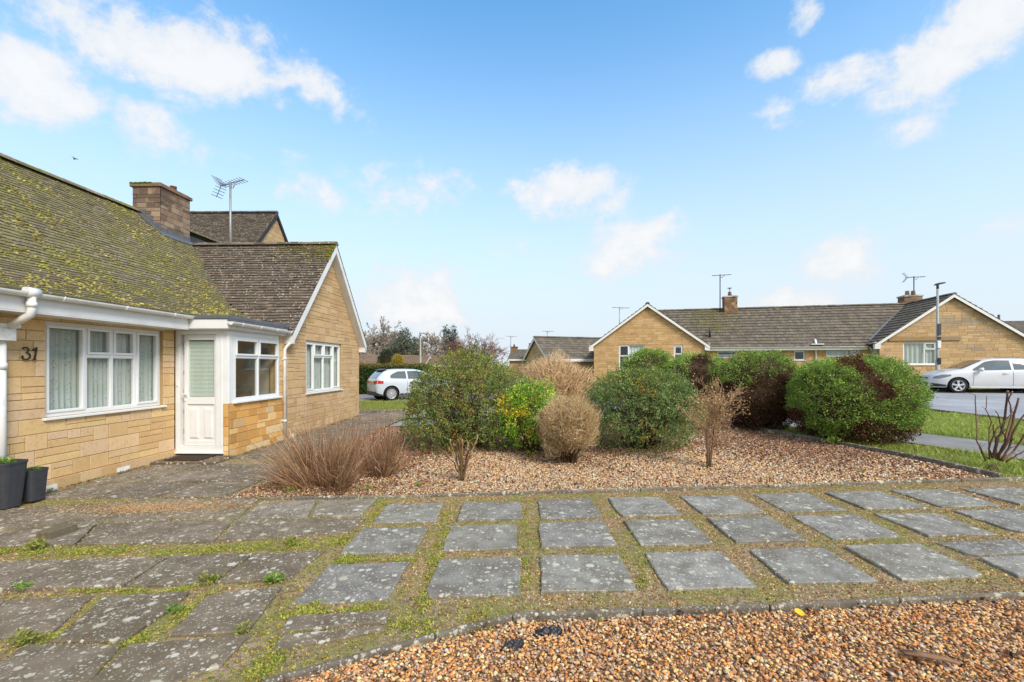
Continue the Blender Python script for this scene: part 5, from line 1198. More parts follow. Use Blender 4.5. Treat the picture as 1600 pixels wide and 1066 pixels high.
# ---------------------------------------------------------------- generic far houses
def far_house(name, label, cat, O, yaw, w_, dpt, ez, rz, wallpal, parts=(), gable=True, hip=False, tilepal=TF, ov=.3, big=.33, group=None, base=-.3, wallm='stone', edge='fascia'):
    """a house with its ridge along the local x axis; O is its front left corner on the ground"""
    u = Vector((math.cos(yaw), math.sin(yaw), 0)); n = Vector((u.y, -u.x, 0)); fr = Frame((O[0], O[1], 0), u, n)
    h = thing(name, label, cat, (O[0], O[1], base), group)
    gl = Frame(fr.p(0,0,-dpt), -n*-1, -u); gr_ = Frame(fr.p(w_,0,0), -n, u)
    mb = stone_wall(fr, [(0,base),(w_,base),(w_,ez),(0,ez)], [q[1:5] for q in parts if q[0] == 'win'], 5, wallpal, unit=.22, lmin=.3, lmax=.6, split=.2)
    for g_, L in ((Frame(fr.p(0,0,-dpt), n, -u), dpt), (Frame(fr.p(w_,0,0), -n, u), dpt)):
        mb.merge(stone_wall(g_, [(0,base),(L,base),(L,ez),(L/2,rz-.08),(0,ez)], [], 6, wallpal, unit=.22, lmin=.3, lmax=.6, split=.2))
    mb.build('wall', [M[wallm], M['mortar']], h)
    for q in parts:
        if q[0] == 'win': window(fr, *q[1:5], q[5], h, bw=.06)
    pit = (rz-ez)/(dpt/2); mt = MB(); L = (dpt/2+ov)*math.sqrt(1+pit*pit)
    tile_slope(mt, tuple(fr.p(-ov*.6, ez-ov*pit, ov)), tuple(u), tuple((-n+Vector((0,0,pit))).normalized()), w_+ov*1.2, L, big, big if big > .2 else .1, .028, tilepal, 7, stagger=big < .2)
    tile_slope(mt, tuple(fr.p(-ov*.6, ez-ov*pit, -dpt-ov)), tuple(u), tuple((n+Vector((0,0,pit))).normalized()), w_+ov*1.2, L, big, big if big > .2 else .1, .028, tilepal, 8, stagger=big < .2)
    rf = mt.build('roof', M['tile_far'] if big > .2 else M['tile'], h)
    MB().prism([fr.p(.02, ez-ov*pit-.04, ov-.04), fr.p(.02, rz-.05, -dpt/2), fr.p(.02, ez-ov*pit-.04, -dpt-ov+.04)], u*(w_-.04), (.05,.05,.05)).build('roof_deck', M['felt'], rf, recalc=True)
    ridge(tuple(fr.p(-ov*.6, rz+.01, -dpt/2)), tuple(fr.p(w_+ov*.6, rz+.01, -dpt/2)), .13, max(4, int(w_/.45)), tilepal, 9).build('ridge_tile', M['tile_far'] if big > .2 else M['tile'], rf)
    for g_ in (Frame(fr.p(0,0,0), n*-1, -u), Frame(fr.p(w_,0,0), -n, u)):
        bb = MB(); bb.merge(barge(g_, (-ov, ez-ov*pit-.02), (dpt/2, rz-.02), .2, .03, ov*.5)); bb.merge(barge(g_, (dpt/2, rz-.021), (dpt+ov, ez-ov*pit-.021), .2, .03, ov*.5)); bb.build('barge_board', M[edge], h, recalc=True)
    mb = MB(); fr.box(mb, 0, w_, ez-ov*pit-.2, ez-ov*pit, ov-.03, ov); mb.build('fascia', M['fascia'], h)
    return h, fr
def stack(fr, s_, back, w_, d_, z0, z1, parent, n=1):
    mb = MB(); fr.box(mb, s_, s_+w_, z0, z1, -back-d_, -back, lin((140,110,84))); fr.box(mb, s_-.05, s_+w_+.05, z1, z1+.1, -back-d_-.05, -back+.05, lin((120,100,84)))
    o = mb.build('chimney', M['twig'], parent); mb = MB()
    for k in range(n): mb.lathe(fr.p(s_+w_*(k+.5)/n, z1+.1, -back-d_/2), (0,0,1), [(0,0),(.12,0),(.09,.3),(0,.3)], 8, lin((120,84,66)))
    mb.build('pot', M['twig'], o)
# house with the tall dark roof behind number 31
p = at(446, 420, 20.7); yw = math.radians(180-2)
u0 = at(438, 332, 20.6)
far_house('house', 'taller house with a dark lichen flecked roof standing behind the left bungalow', 'house', (u0.x-13.2, u0.y-3.1-.2), math.radians(1.5), 13., 6.2, 5.2, CH+(571-331)/711.*20.6, PBG, tilepal=[c*.85 for c in TPAL], big=.165, ov=.12, edge='felt')
# garage with gable and wide roof left of the long bungalow
pg = at(868, 560, 33.); gy = AY-math.radians(6)
WIN2 = [(0,.5,0,1,0),(.5,1,0,1,0)]
gz0 = CH+(571-526)/711.*33.
u_ = Vector((math.cos(gy), math.sin(gy), 0))
hg, fg = far_house('garage', 'stone garage with a pointed gable end just left of the long bungalow', 'garage', (pg.x-.6, pg.y-1.6), gy+math.radians(24), 7.5, 4.6, 2.25, gz0, PBG)
# far bungalows with chimneys
pf = at(796, 560, 52.); hf, ff = far_house('bungalow', 'distant bungalow with two chimneys seen past the garage gable', 'house', (pf.x, pf.y), AY+math.radians(-6), 11., 7., CH+(571-560)/711.*52, CH+(571-547)/711.*55., PBG, parts=[('win', 2.2, 4.4, 1.0, 2.05, WIN2)])
stack(ff, -.2, 3.1, .8, .8, 2.9, CH+(571-543)/711.*55, hf); stack(ff, 3.2, 2.6, 1., .8, 2.6, CH+(571-539)/711.*54.5, hf)
pf = at(848, 552, 47.); hf2, ff2 = far_house('bungalow', 'distant bungalow with a higher ridge partly hidden by the garage gable', 'house', (pf.x-1.0, pf.y), AY+math.radians(2), 9., 7., CH+(571-556)/711.*47, CH+(571-537)/711.*50., PBG)
for (u, v0, v1, D, L, lb) in ((798,549,525,54.5,1.6,'thin aerial above the smaller distant chimney'),(855,540,517,50.,1.5,'thin aerial above the higher distant ridge, left of the garage'),(836,545,526,60.,1.2,'faint low aerial between the two other distant aerials'),(968,520,480,45.,2.2,'thin aerial standing behind the left slope of the long bungalow gable')):
    p = at(u, v0, D); p.z -= .8; q = at(u, v1, D); aerial(tuple(p), q.z-p.z, AY+.3, L*.8, 6, lb, .045, 'steel', .0, False, .5)
# far roof at the right frame edge
pr = at(1592, 512, 40.); hr, frr = far_house('house', 'distant house with a dark flat topped dormer at the right frame edge', 'house', (pr.x, pr.y), A2, 9., 7., CH+(571-520)/711.*40, CH+(571-503)/711.*43, PBG)
mb = MB(); mb.tube([frr.p(.25, 4.2, -2.6), frr.p(.25, CH+(571-491)/711.*42, -2.6)], .09, 8); mb.build('vent_pipe', M['darkmetal'], hr)
# low brown roofs behind the hedge on the left
for k, (u, D, L, lb) in enumerate(((556, 46., 7.2, 'distant low brown roof behind the dark cypress, nearer the gable'), (634, 48., 9., 'distant low brown roof behind the golden cypress'))):
    p = at(u, 571, D); far_house('bungalow', lb, 'house', (p.x-.4, p.y), AY+math.radians(2), L, 7., CH+(571-571)/711.*D+.15, CH+(571-556)/711.*(D+3), PBG, tilepal=[lin(c) for c in ((134,108,92),(124,98,84),(146,120,102))])
# ---------------------------------------------------------------- street lamps
def lamp(p, h, label, yaw, dark=True, plates=False, rr=.075):
    p = Vector(p); t_ = thing('street_lamp', label, 'street lamp', tuple(p)); mb = MB()
    mb.tube([p, p+Vector((0,0,1.3))], rr*1.35, 12); mb.tube([p+Vector((0,0,1.3)), p+Vector((0,0,1.42)), p+Vector((0,0,h))], [rr*1.35, rr, rr*.72], 12)
    mb.build('pole', M['postgreen'], t_)
    d = Vector((math.cos(yaw), math.sin(yaw), .22)).normalized(); s = Vector((-d.y, d.x, 0)).normalized(); c = p+Vector((0,0,h)); k = MB(); up = s.cross(d)*-1
    V = []; prof = ((-.16,.02,.02),(-.08,.07,.045),(.08,.10,.05),(.26,.09,.04),(.34,.04,.02))
    for x, w_, h_ in prof:
        for a in range(8): V.append(tuple(c+d*x+s*w_*math.cos(a*PI/4)+Vector((0,0,1))*h_*(math.sin(a*PI/4)+.6)))
    k.add(V, [(i*8+a, i*8+(a+1) % 8, i*8+8+(a+1) % 8, i*8+8+a) for i in range(4) for a in range(8)]+[tuple(range(8)), tuple(range(32, 40))], (.5,.5,.5), 0, True)
    k.tube([c-Vector((0,0,.2)), c+Vector((0,0,.06))], rr*.8, 8)
    k.build('lamp_head', M['darkmetal'] if dark else M['steel'], t_, recalc=True)
    if plates:
        for z, hh, m in ((1.18,.30,'blackplastic'),(1.95,.34,'platewhite'),(2.35,.12,'blackplastic'),(2.55,.55,'darkmetal')):
            q = MB(); q.box((p.x-.075, p.y-rr*1.4-.02, p.z+z), (p.x+.075, p.y-rr*1.1, p.z+z+hh)); q.build('sign_plate' if m != 'darkmetal' else 'bracket', M[m], t_, bevel=.004)
lp = at(1465, 571, 21.6); lp.z = gz(lp.x, lp.y); lamp(lp, CH+(571-445)/711.*21.6-lp.z, 'tall pale grey green street lamp in front of the right gable', A2+.12, True, True, .062)
lp = at(657, 571, 45.); lp.z = .2; lamp(lp, CH+(571-522)/711.*45.-.2, 'distant slim street lamp before the bare trees at the left', AY, False, False, .09)
# driveway where the left car stands, drive of the right side
sheet('driveway', [(-16,20.2),(-3.,19.4),(3.,20.6),(3.,24.5),(-16,24.5)], .008, M['footway'])
# a small bird high in the sky
p = at(117, 249, 40.); mb = MB(); mb.tube([p+Vector((-.16,0,.0)), p+Vector((-.08,0,.03)), p+Vector((.04,0,.03)), p+Vector((.12,0,.05)), p+Vector((.17,0,.05))], [.01,.05,.055,.03,.005], 8, (.02,.02,.02))
for sg in (-1, 1): mb.add([tuple(p+Vector(q)) for q in ((.04,0,.05),(-.05,0,.05),(-.04,sg*.18,.12),(.05,sg*.2,.13),(-.03,sg*.36,.07))], [(0,1,2,3),(3,2,4)], (.03,.03,.03))
tag(mb.build('bird', M['dark']), 'tiny dark bird flying above the mossy roof', 'bird')
# ---------------------------------------------------------------- plants
def bush(name, label, c, rx, ry, rz, n, size, pal, seed, cat='bush', amp=.22, k=30, sharp=9., inner=.62, width=.5, zc=.5, zmin=-.75, tip=.35, stems=60, twigpal=((96,70,54),(120,92,72)), patch=None, bare=0., mat_='leaf', fill=.45, group=None, pw=2., core=0., shoots=0, stemr=.012):
    """leaf clusters through the shell of an uneven ellipsoid on many stems; c is the point on the ground"""
    r = np.random.default_rng(seed); C = np.array([c[0], c[1], c[2]+rz*zc*2*.5])
    t_ = thing(name, label, cat, tuple(c), group); sc = np.array([rx, ry, rz])
    # clusters
    nc = n//14; d = sphere_dirs(nc, r, zmin); R = ((1-amp*.6)+lumps(d, seed+1, k, sharp, amp))/np.sum(np.abs(d)**pw, 1)**(1/pw)+r.normal(0, .035, nc); q = np.where(r.uniform(size=nc) < fill, 1., r.uniform(inner, 1., nc))
    ctr = C+d*sc*(R*q)[:,None]
    ctr[:,2] = np.maximum(ctr[:,2], c[2]+.04)
    if bare:   # bare towards the foot
        keep = r.uniform(size=nc) < np.clip((ctr[:,2]-c[2])/(bare*rz*2), .10, 1.); ctr, d = ctr[keep], d[keep]; nc = len(ctr)
    m = 14; base = np.repeat(ctr, m, 0); dd = np.repeat(d, m, 0); cs = size*2.1
    off = r.normal(0, 1, (nc*m, 3)); off *= cs*r.uniform(.2, 1., (nc*m,1))/np.linalg.norm(off, axis=1, keepdims=True)
    col = np.repeat(mixcol(pal, nc, r, .14), m, 0)*r.uniform(.78, 1.22, (nc*m,1))
    if patch is not None: col = patch(base, col, r, m)
    ld = dd*tip+r.normal(0, .55, (nc*m,3))+np.array([0,0,.12])
    mb = MB(); leaf_quads(mb, base+off, ld, r.uniform(.6, 1.25, nc*m)*size, col, width, r); mb.build('foliage', M[mat_], t_)
    if shoots:   # long leafy sprays standing out of the outline
        d = sphere_dirs(shoots, r, -.15); Rr = ((1-amp*.6)+lumps(d, seed+1, k, sharp, amp)); e = d*.7+r.normal(0, .45, (shoots,3))+np.array([0,0,.35]); e /= np.linalg.norm(e, axis=1, keepdims=True); l = r.uniform(.10, .34, (shoots,1))*rx
        q0 = C+d*sc*(Rr*.93)[:,None]; P = np.stack([q0-e*l*.4, q0+e*l*.4, q0+e*l+np.array([0,0,-.06])*l*rx], 1); tb = MB(); twigs3(tb, P, np.array([[.006,.004,.002]])*np.ones((shoots,1)), mixcol(twigpal, shoots, r)); tb.build('shoots', M['twig'], t_)
        m2 = 16; u = r.uniform(.1, 1., (shoots,m2,1)); b = (q0[:,None]+e[:,None]*l[:,None]*u).reshape(-1,3)+r.normal(0, size*.35, (shoots*m2,3)); leaf_quads(lv := MB(), b, np.repeat(e, m2, 0)*.5+r.normal(0, .7, (shoots*m2,3)), r.uniform(.6, 1.2, shoots*m2)*size, np.repeat(mixcol(pal, shoots, r), m2, 0)*r.uniform(.9, 1.3, (shoots*m2,1)), width, r); lv.build('shoot_leaves', M[mat_], t_)
    if core:    # the dead, twiggy inside of a clipped conifer
        bm = bmesh.new(); bmesh.ops.create_icosphere(bm, subdivisions=5, radius=1); e = np.array([v.co[:] for v in bm.verts]); fc = np.array([[v.index for v in f.verts] for f in bm.faces]); bm.free()
        Rc = ((1-amp*.6)+lumps(e, seed+1, k, sharp, amp))/np.sum(np.abs(e)**pw, 1)**(1/pw)*core+r.normal(0, .012, len(e)); p = C+e*sc*Rc[:,None]; p[:,2] = np.maximum(p[:,2], c[2]-.02)
        MB().add(p, fc, lin((74,60,44)), 0, True).build('inner_twigs', M['twig'], t_)
    if stems:
        sb = MB(); d2 = sphere_dirs(stems, r, .05); col2 = mixcol(twigpal, stems, r); a = r.uniform(0, 2*PI, stems); rr = r.uniform(0, .28, stems)
        p0 = np.stack([c[0]+rr*rx*np.cos(a), c[1]+rr*ry*np.sin(a), np.full(stems, c[2]-.02)], 1); p2 = C+d2*sc*r.uniform(.6, .97, (stems,1)); p1 = (p0+p2)/2+r.normal(0, .08, (stems,3))*rx
        P = np.stack([p0, p0*.55+p1*.45+r.normal(0,.02,(stems,3)), p1, p1*.45+p2*.55+r.normal(0,.03,(stems,3)), p2], 1); Rr = np.linspace(1, .28, 5)[None]*r.uniform(.5, 1.2, (stems,1))*stemr
        twigs3(sb, P, Rr, col2)
        # finer side twigs inside
        ns = stems*5; i = r.integers(0, stems, ns); tt = r.uniform(.3, 1, ns)[:,None]; b0 = p0[i]*(1-tt)+p2[i]*tt; e = r.normal(0, .3, (ns,3))*sc*.8; e[:,2] = np.abs(e[:,2])*.6
        P = np.stack([b0, b0+e*.5+r.normal(0,.01,(ns,3)), b0+e], 1); P[:,:,2] = np.maximum(P[:,:,2], c[2]+.01)
        L = np.linalg.norm((P[:,2]-C)/sc, axis=1) < 1.0; twigs3(sb, P[L], np.array([[1,.7,.4]])*stemr*.38*np.ones((L.sum(),1)), col2[i][L]); sb.build('stems', M['twig'], t_)
    return t_
def gp(u, v): p = gat(u, v); return (p.x, p.y, p.z)
def gd(u, D): p = at(u, 571, D); return (p.x, p.y, gz(p.x, p.y))
COT = ((124,148,76),(104,130,66),(146,166,88),(162,174,94),(128,142,76),(150,154,92),(168,160,82))
def cotpatch(seed, warm, top):
    def f(b, c, r, m):
        s = np.sin(b[:,0]*5.1+seed)+np.sin(b[:,2]*6.3+b[:,1]*4)+np.sin(b[:,0]*11+b[:,2]*9)
        k = (s > 1.25) & (r.uniform(size=len(b)) < warm); y = mixcol(((190,160,60),(176,130,60),(170,150,66),(150,88,48)), len(b), r)
        c = np.where(k[:,None], y, c)
        g = (b[:,2] > top) & (r.uniform(size=len(b)) < .55); c = np.where(g[:,None], mixcol(((150,160,72),(170,168,84),(134,150,70)), len(b), r), c); return c
    return f
ca_ = gd(728, 8.9)
bush('bush', 'largest bush, loose yellow green leaves over dark twigs, in front of the left car', ca_, 1.26, 1.12, 1.06, 42000, .040, COT, 101, shoots=230, amp=.30, k=40, sharp=11, zc=.72, bare=.16, stems=150, patch=cotpatch(1., .55, 1.35), twigpal=((92,66,58),(74,54,48),(116,88,76)), zmin=-.95)
cb_ = gd(1003, 8.45)
bush('bush', 'dense dark green rounded bush with orange tinged leaves in the middle of the bed', cb_, 1.06, 1.0, .92, 38000, .038, ((118,144,78),(98,128,68),(138,162,92),(156,174,102),(122,138,78)), 103, shoots=170, amp=.24, k=44, sharp=12, zc=.70, bare=.24, stems=130, patch=cotpatch(4., .35, 1.30), twigpal=((84,64,56),(70,52,48),(110,86,76)), zmin=-.95)
# low branches fanning from the left foot of the largest bush
def fan(t_parent, c, n, L, seed, pal, zlo=.1, zhi=.9, rad=.006, name='twigs'):
    r = np.random.default_rng(seed); d = sphere_dirs(n, r, zlo); d[:,2] *= zhi; p0 = np.array(c)+r.normal(0, .05, (n,3))*np.array([1,1,0]); l = L*r.uniform(.5, 1.1, (n,1))
    P = np.stack([p0, p0+d*l*.35, p0+d*l*.7+np.array([0,0,.05])*l, p0+d*l+r.normal(0,.05,(n,3))], 1); mb = MB(); twigs3(mb, P, np.array([[1,.8,.55,.25]])*rad*r.uniform(.5, 1.2, (n,1)), mixcol(pal, n, r)); return mb.build(name, M['twig'], t_parent)
# yellow-green euonymus
ce = gd(826, 8.3)
def euo(b, c, r, m):
    k = (b[:,0] < ce[0]+.0) & (b[:,2] > ce[2]+.72) & (np.sin(b[:,0]*9)+np.sin(b[:,2]*8+2) > -.5) & (b[:,1] < ce[1]+.1); y = mixcol(((226,200,50),(236,216,70),(206,190,50)), len(b), r); return np.where((k & (r.uniform(size=len(b)) < .8))[:,None], y, c)
bush('euonymus_shrub', 'bright green and golden variegated shrub beside the beige twiggy ball', ce, .66, .58, .68, 11000, .046, ((150,196,60),(126,176,54),(182,212,80),(112,162,54),(204,212,84)), 107, 'shrub', amp=.42, k=20, sharp=16, zc=1.0, stems=40, patch=euo, width=.55, zmin=-.9, inner=.5)
# dry beige ball of fine twigs
def twigball(name, label, c, rx, rz, n, pal, seed, cat='shrub', rad=.0032, zc=1., seglen=.22, kink=.06, leafy=0, leafpal=None, parent=None):
    r = np.random.default_rng(seed); t_ = thing(name, label, cat, tuple(c)); C = np.array(c)+np.array([0,0,rz*zc]); d = sphere_dirs(n, r, -.97); R = .66+lumps(d, seed, 26, 18, .42)
    q = r.uniform(.2, 1.08, n)**.6; p = C+d*np.array([rx,rx,rz])*(R*q)[:,None]; p[:,2] = np.maximum(p[:,2], c[2]+.02)
    g = d*1.05+r.normal(0, .5, (n,3))+np.array([0,0,.25]); g /= np.linalg.norm(g, axis=1, keepdims=True); l = seglen*r.uniform(.4, 1.2, (n,1))*rx
    p0 = p-g*l; P = np.stack([p0, p0+g*l*.5+r.normal(0, kink, (n,3))*l, p+r.normal(0, kink, (n,3))*l], 1); mb = MB(); twigs3(mb, P, np.array([[1.,.75,.4]])*rad*r.uniform(.6, 1.3, (n,1)), mixcol(pal, n, r, .25))
    ns = 90; d2 = sphere_dirs(ns, r, -.2); e = C+d2*np.array([rx,rx,rz])*r.uniform(.55, .9, (ns,1)); s0 = np.array(c)+r.normal(0, .05, (ns,3))*np.array([1,1,0]); P = np.stack([s0, s0*.6+e*.4+np.array([0,0,.08]), s0*.25+e*.75, e], 1); twigs3(mb, P, np.array([[3.4,2.6,1.8,1.]])*rad*np.ones((ns,1)), mixcol(((110,86,62),(132,104,78)), ns, r)); mb.build('twigs', M['twig'], t_)
    if leafy:
        i = r.integers(0, n, leafy); lb = MB(); leaf_quads(lb, p[i]+r.normal(0, .01, (leafy,3)), r.normal(0, 1, (leafy,3)), r.uniform(.012, .03, leafy), mixcol(leafpal, leafy, r), .55, r); lb.build('dry_leaves', M['litter'], t_)
    return t_
BE = ((222,194,146),(234,208,166),(204,172,124),(226,198,150),(190,160,114))
twigball('dry_shrub', 'round beige ball of fine dry twigs in front of the green bushes', gd(889, 7.35), .72, .62, 15000, BE, 111, rad=.0030, leafy=2600, leafpal=BE)
# brown dried hydrangea-like shrub further back
twigball('dry_shrub', 'wide brown dried shrub behind the bright green shrub, in front of the garage', gd(870, 11.6), 1.2, 1.02, 10000, ((236,200,150),(242,212,168),(220,180,134),(240,216,176)), 113, rad=.005, seglen=.35, leafy=5200, leafpal=((238,204,158),(228,190,144),(244,216,178)))
# dry grass clumps
def grassclump(label, c, n, h, spread, seed, base=.16):
    r = np.random.default_rng(seed); t_ = thing('ornamental_grass', label, 'ornamental grass', tuple(c), 'dry ornamental grasses')
    nt = 9; ta = r.uniform(0, 2*PI, nt); tr_ = base*np.sqrt(r.uniform(.0, 1, nt)); tx, ty = tr_*np.cos(ta)*1.7, tr_*np.sin(ta); th = r.uniform(.72, 1.05, nt); k = r.integers(0, nt, n)
    a = r.uniform(0, 2*PI, n); q = r.normal(0, .045, (n,2)); x, y = c[0]+tx[k]+q[:,0], c[1]+ty[k]+q[:,1]; hh = h*th[k]*r.uniform(.35, 1.12, n)**.8
    out = spread*np.abs(r.normal(0, .55, n)); lx = tx[k]*1.1+np.cos(a)*out+r.normal(0,.05,n); ly = ty[k]*1.1+np.sin(a)*out; sg = r.normal(0, .055, (n,2,4))
    P = np.stack([np.stack([x+lx*t_1+sg[:,0,i]*t_1*h, y+ly*t_1+sg[:,1,i]*t_1*h, c[2]+hh*(t_1-.10*t_1*t_1*np.clip(out/spread, 0, 2))], 1) for i, t_1 in enumerate((0, .3, .62, 1.))], 1)
    lo = r.uniform(size=n) < .2; P[lo,1:,2] = c[2]+(P[lo,1:,2]-c[2])*.45; P[lo,1:,:2] += (P[lo,3:4,:2]-P[lo,0:1,:2])*np.array([.05,.12,.22])[None,:,None]
    bk = r.uniform(size=n) < .3; P[bk,3] = P[bk,2]+r.normal(0, .10, (bk.sum(),3))*np.array([1,1,.6])+np.array([0,0,-.02])
    col = mixcol(((172,130,94),(190,150,112),(150,108,78),(210,174,134),(178,132,94),(226,196,158),(128,92,70)), n, r, .22); mb = MB(); k = n//4
    ribbons(mb, P[:k], r.uniform(.004, .008, k), col[:k], r); twigs3(mb, P[k:], np.array([[1.,.85,.65,.35]])*.0028*r.uniform(.4, 1.9, (n-k,1)), col[k:])
    mb.build('blades', M['straw'], t_)
    m = 60; a = r.uniform(0, 2*PI, m); sp = r.uniform(.0, .6, m)*spread; H_ = h*r.uniform(1.0, 1.45, m); P = np.stack([np.stack([c[0]+np.cos(a)*(base+sp*t_1), c[1]+np.sin(a)*(base*.6+sp*t_1), c[2]+H_*t_1], 1)+r.normal(0, .03, (m,3))*t_1 for t_1 in (0, .35, .7, 1.)], 1)
    mb = MB(); twigs3(mb, P, np.array([[.0030,.0025,.002,.0012]])*np.ones((m,1)), mixcol(((186,142,114),(160,114,90),(216,176,150)), m, r)); mb.build('seed_stalks', M['straw'], t_)
grassclump('wide clump of dry reddish brown grass beside the side path, the larger one', gd(522, 6.15), 2100, .86, .33, 121, .25)
grassclump('smaller clump of dry brown grass just right of the wide clump', gd(592, 6.75), 900, .74, .25, 122, .14)
# pruned stubs
def stub(name, label, c, stems, pal, rad, seed, side=0, parts='stem', foot=.05):
    r = np.random.default_rng(seed); t_ = thing(name, label, 'pruned shrub', tuple(c))
    mb = MB().lathe((c[0], c[1], c[2]-.03), (0,0,1), [(.0,.08),(foot*.5,.075),(foot,.045),(foot*1.3,.0)], 10, lin(pal[0])*.7); mb.build('stump', M['twig'], t_)
    for pts, rd in stems:
        P = [Vector(c)+Vector(q) for q in pts]; b = MB(); col = lin(pal[int(r.integers(0, len(pal)))])
        Q = [P[0]]
        for i in range(len(P)-1):
            for k in (.33, .66, 1.): Q.append(P[i].lerp(P[i+1], k)+Vector(r.normal(0, .006, 3)))
        b.tube(Q, [rd*(1-.42*i/(len(Q)-1)) for i in range(len(Q))], 7, col)
        b.lathe(Q[-1], tuple(Q[-1]-Q[-2]), [(rd*.58,-.004),(rd*.55,.004),(0,.005)], 7, lin((206,180,140)))
        for i in range(side):
            q = Q[int(r.integers(3, len(Q)))]; e = Vector(r.normal(0, 1, 3)); e.z = abs(e.z)+.5; e.normalize(); b.tube([q, q+e*.05, q+e*r.uniform(.06, .14)], [rd*.4, rd*.3, rd*.15], 4, col)
        b.build(parts, M['twig'], t_)
    return t_
r = np.random.default_rng(131); S = []
for i in range(13):
    a = r.uniform(0, 2*PI); L = r.uniform(.42, .64); o = r.uniform(.05, .26); S.append(([(math.cos(a)*.02, math.sin(a)*.02, .02), (math.cos(a)*o*.35, math.sin(a)*o*.3, L*.4), (math.cos(a)*o*.75, math.sin(a)*o*.6, L*.75), (math.cos(a)*o, math.sin(a)*o, L)], r.uniform(.009, .017)))
S.append(([(-.02,0,.05),(-.12,0,.27),(-.33,-.02,.50)], .009))
stub('pruned_shrub', 'small pruned shrub of cut upright stems in the gravel before the largest bush', gd(722, 6.28), S, ((146,120,84),(120,98,70),(166,140,100),(104,84,62)), .012, 132, 5)
S = []
px0 = gd(1552, 6.55); 
def rel(u, v, dd=0.):
    D0 = 6.55+dd; p = at(u, v, D0); return (p.x-px0[0], p.y-px0[1], p.z-px0[2])
for pts, rd in (([(1540,720),(1528,690),(1524,650),(1525,617)],.011),([(1546,716),(1544,690),(1548,660),(1541,640),(1541,620)],.008),([(1550,716),(1558,690),(1566,670),(1572,640),(1574,612)],.020),([(1558,718),(1574,690),(1582,660),(1592,622)],.020),([(1552,715),(1545,702),(1556,672),(1580,648)],.013),([(1562,720),(1576,700),(1586,668),(1600,648),(1618,640)],.016),([(1566,720),(1584,704),(1600,680),(1612,650)],.015),([(1560,714),(1570,690),(1562,660),(1556,642)],.010),([(1570,690),(1580,650),(1577,625),(1583,612)],.013),([(1548,718),(1538,712),(1530,700)],.010),([(1572,722),(1590,712),(1606,700)],.012),([(1556,716),(1554,686),(1553,662)],.013)):
    S.append(([rel(u, v, random.uniform(-.12, .12)*(i > 0)) for i, (u, v) in enumerate(pts)], rd))
stub('pruned_shrub', 'taller leafless pruned shrub with dark gnarled stems at the right frame edge', px0, S, ((112,84,70),(92,70,60),(128,96,80),(104,80,66)), .02, 133, 2, foot=.08)
# twiggy standard with a thin trunk
tc_ = gd(1106, 6.85); tt = thing('twiggy_shrub', 'leafless beige twiggy shrub on thin trunks in front of the brown clipped conifer', 'shrub', tc_); r = np.random.default_rng(141); mb = MB()
P0 = Vector(tc_)
mb.tube([P0, P0+Vector((.0,0,.25)), P0+Vector((-.02,0,.5)), P0+Vector((.03,.02,.78))], [.026,.022,.019,.015], 8, lin((124,104,88))); mb.tube([P0+Vector((.04,.02,0)), P0+Vector((.07,.02,.3)), P0+Vector((.10,.03,.6)), P0+Vector((.12,.0,.8))], [.016,.013,.011,.009], 7, lin((148,112,84))); mb.tube([P0+Vector((.03,-.02,0)), P0+Vector((.02,-.02,.3)), P0+Vector((.05,-.05,.62))], [.013,.011,.007], 6, lin((140,108,84)))
mb.build('trunk', M['twig'], tt); mb = MB(); tips = []
for i in range(22):
    a = r.uniform(0, 2*PI); s0 = P0+(Vector((.02,.02,.70)) if i % 2 else Vector((.11,0,.74)))-Vector((0,0,r.uniform(0,.42)))
    branch(mb, s0, (math.cos(a)*.30, math.sin(a)*.30, .75+r.uniform(-.1,.9)), r.uniform(.26,.42), .0065, 3, r, lin((190,156,120)), .55, 3, .04, 5, 3, tips, .62, .0019)
mb.build('twigs', M['twig'], tt)
i = r.integers(0, len(tips), 1500); q = np.array([tuple(t_[0]) for t_ in tips])[i]+r.normal(0, .025, (1500,3)); mb = MB(); leaf_quads(mb, q, r.normal(0,1,(1500,3)), r.uniform(.012,.03,1500), mixcol(((220,184,138),(204,166,120),(230,196,150)), 1500, r), .5, r); mb.build('dry_leaves', M['litter'], tt)
weed(1098, 738, 40, .2, ((150,150,84),(170,140,96)), 'small weed at the foot of the twiggy shrub trunks', p=Vector(tc_))
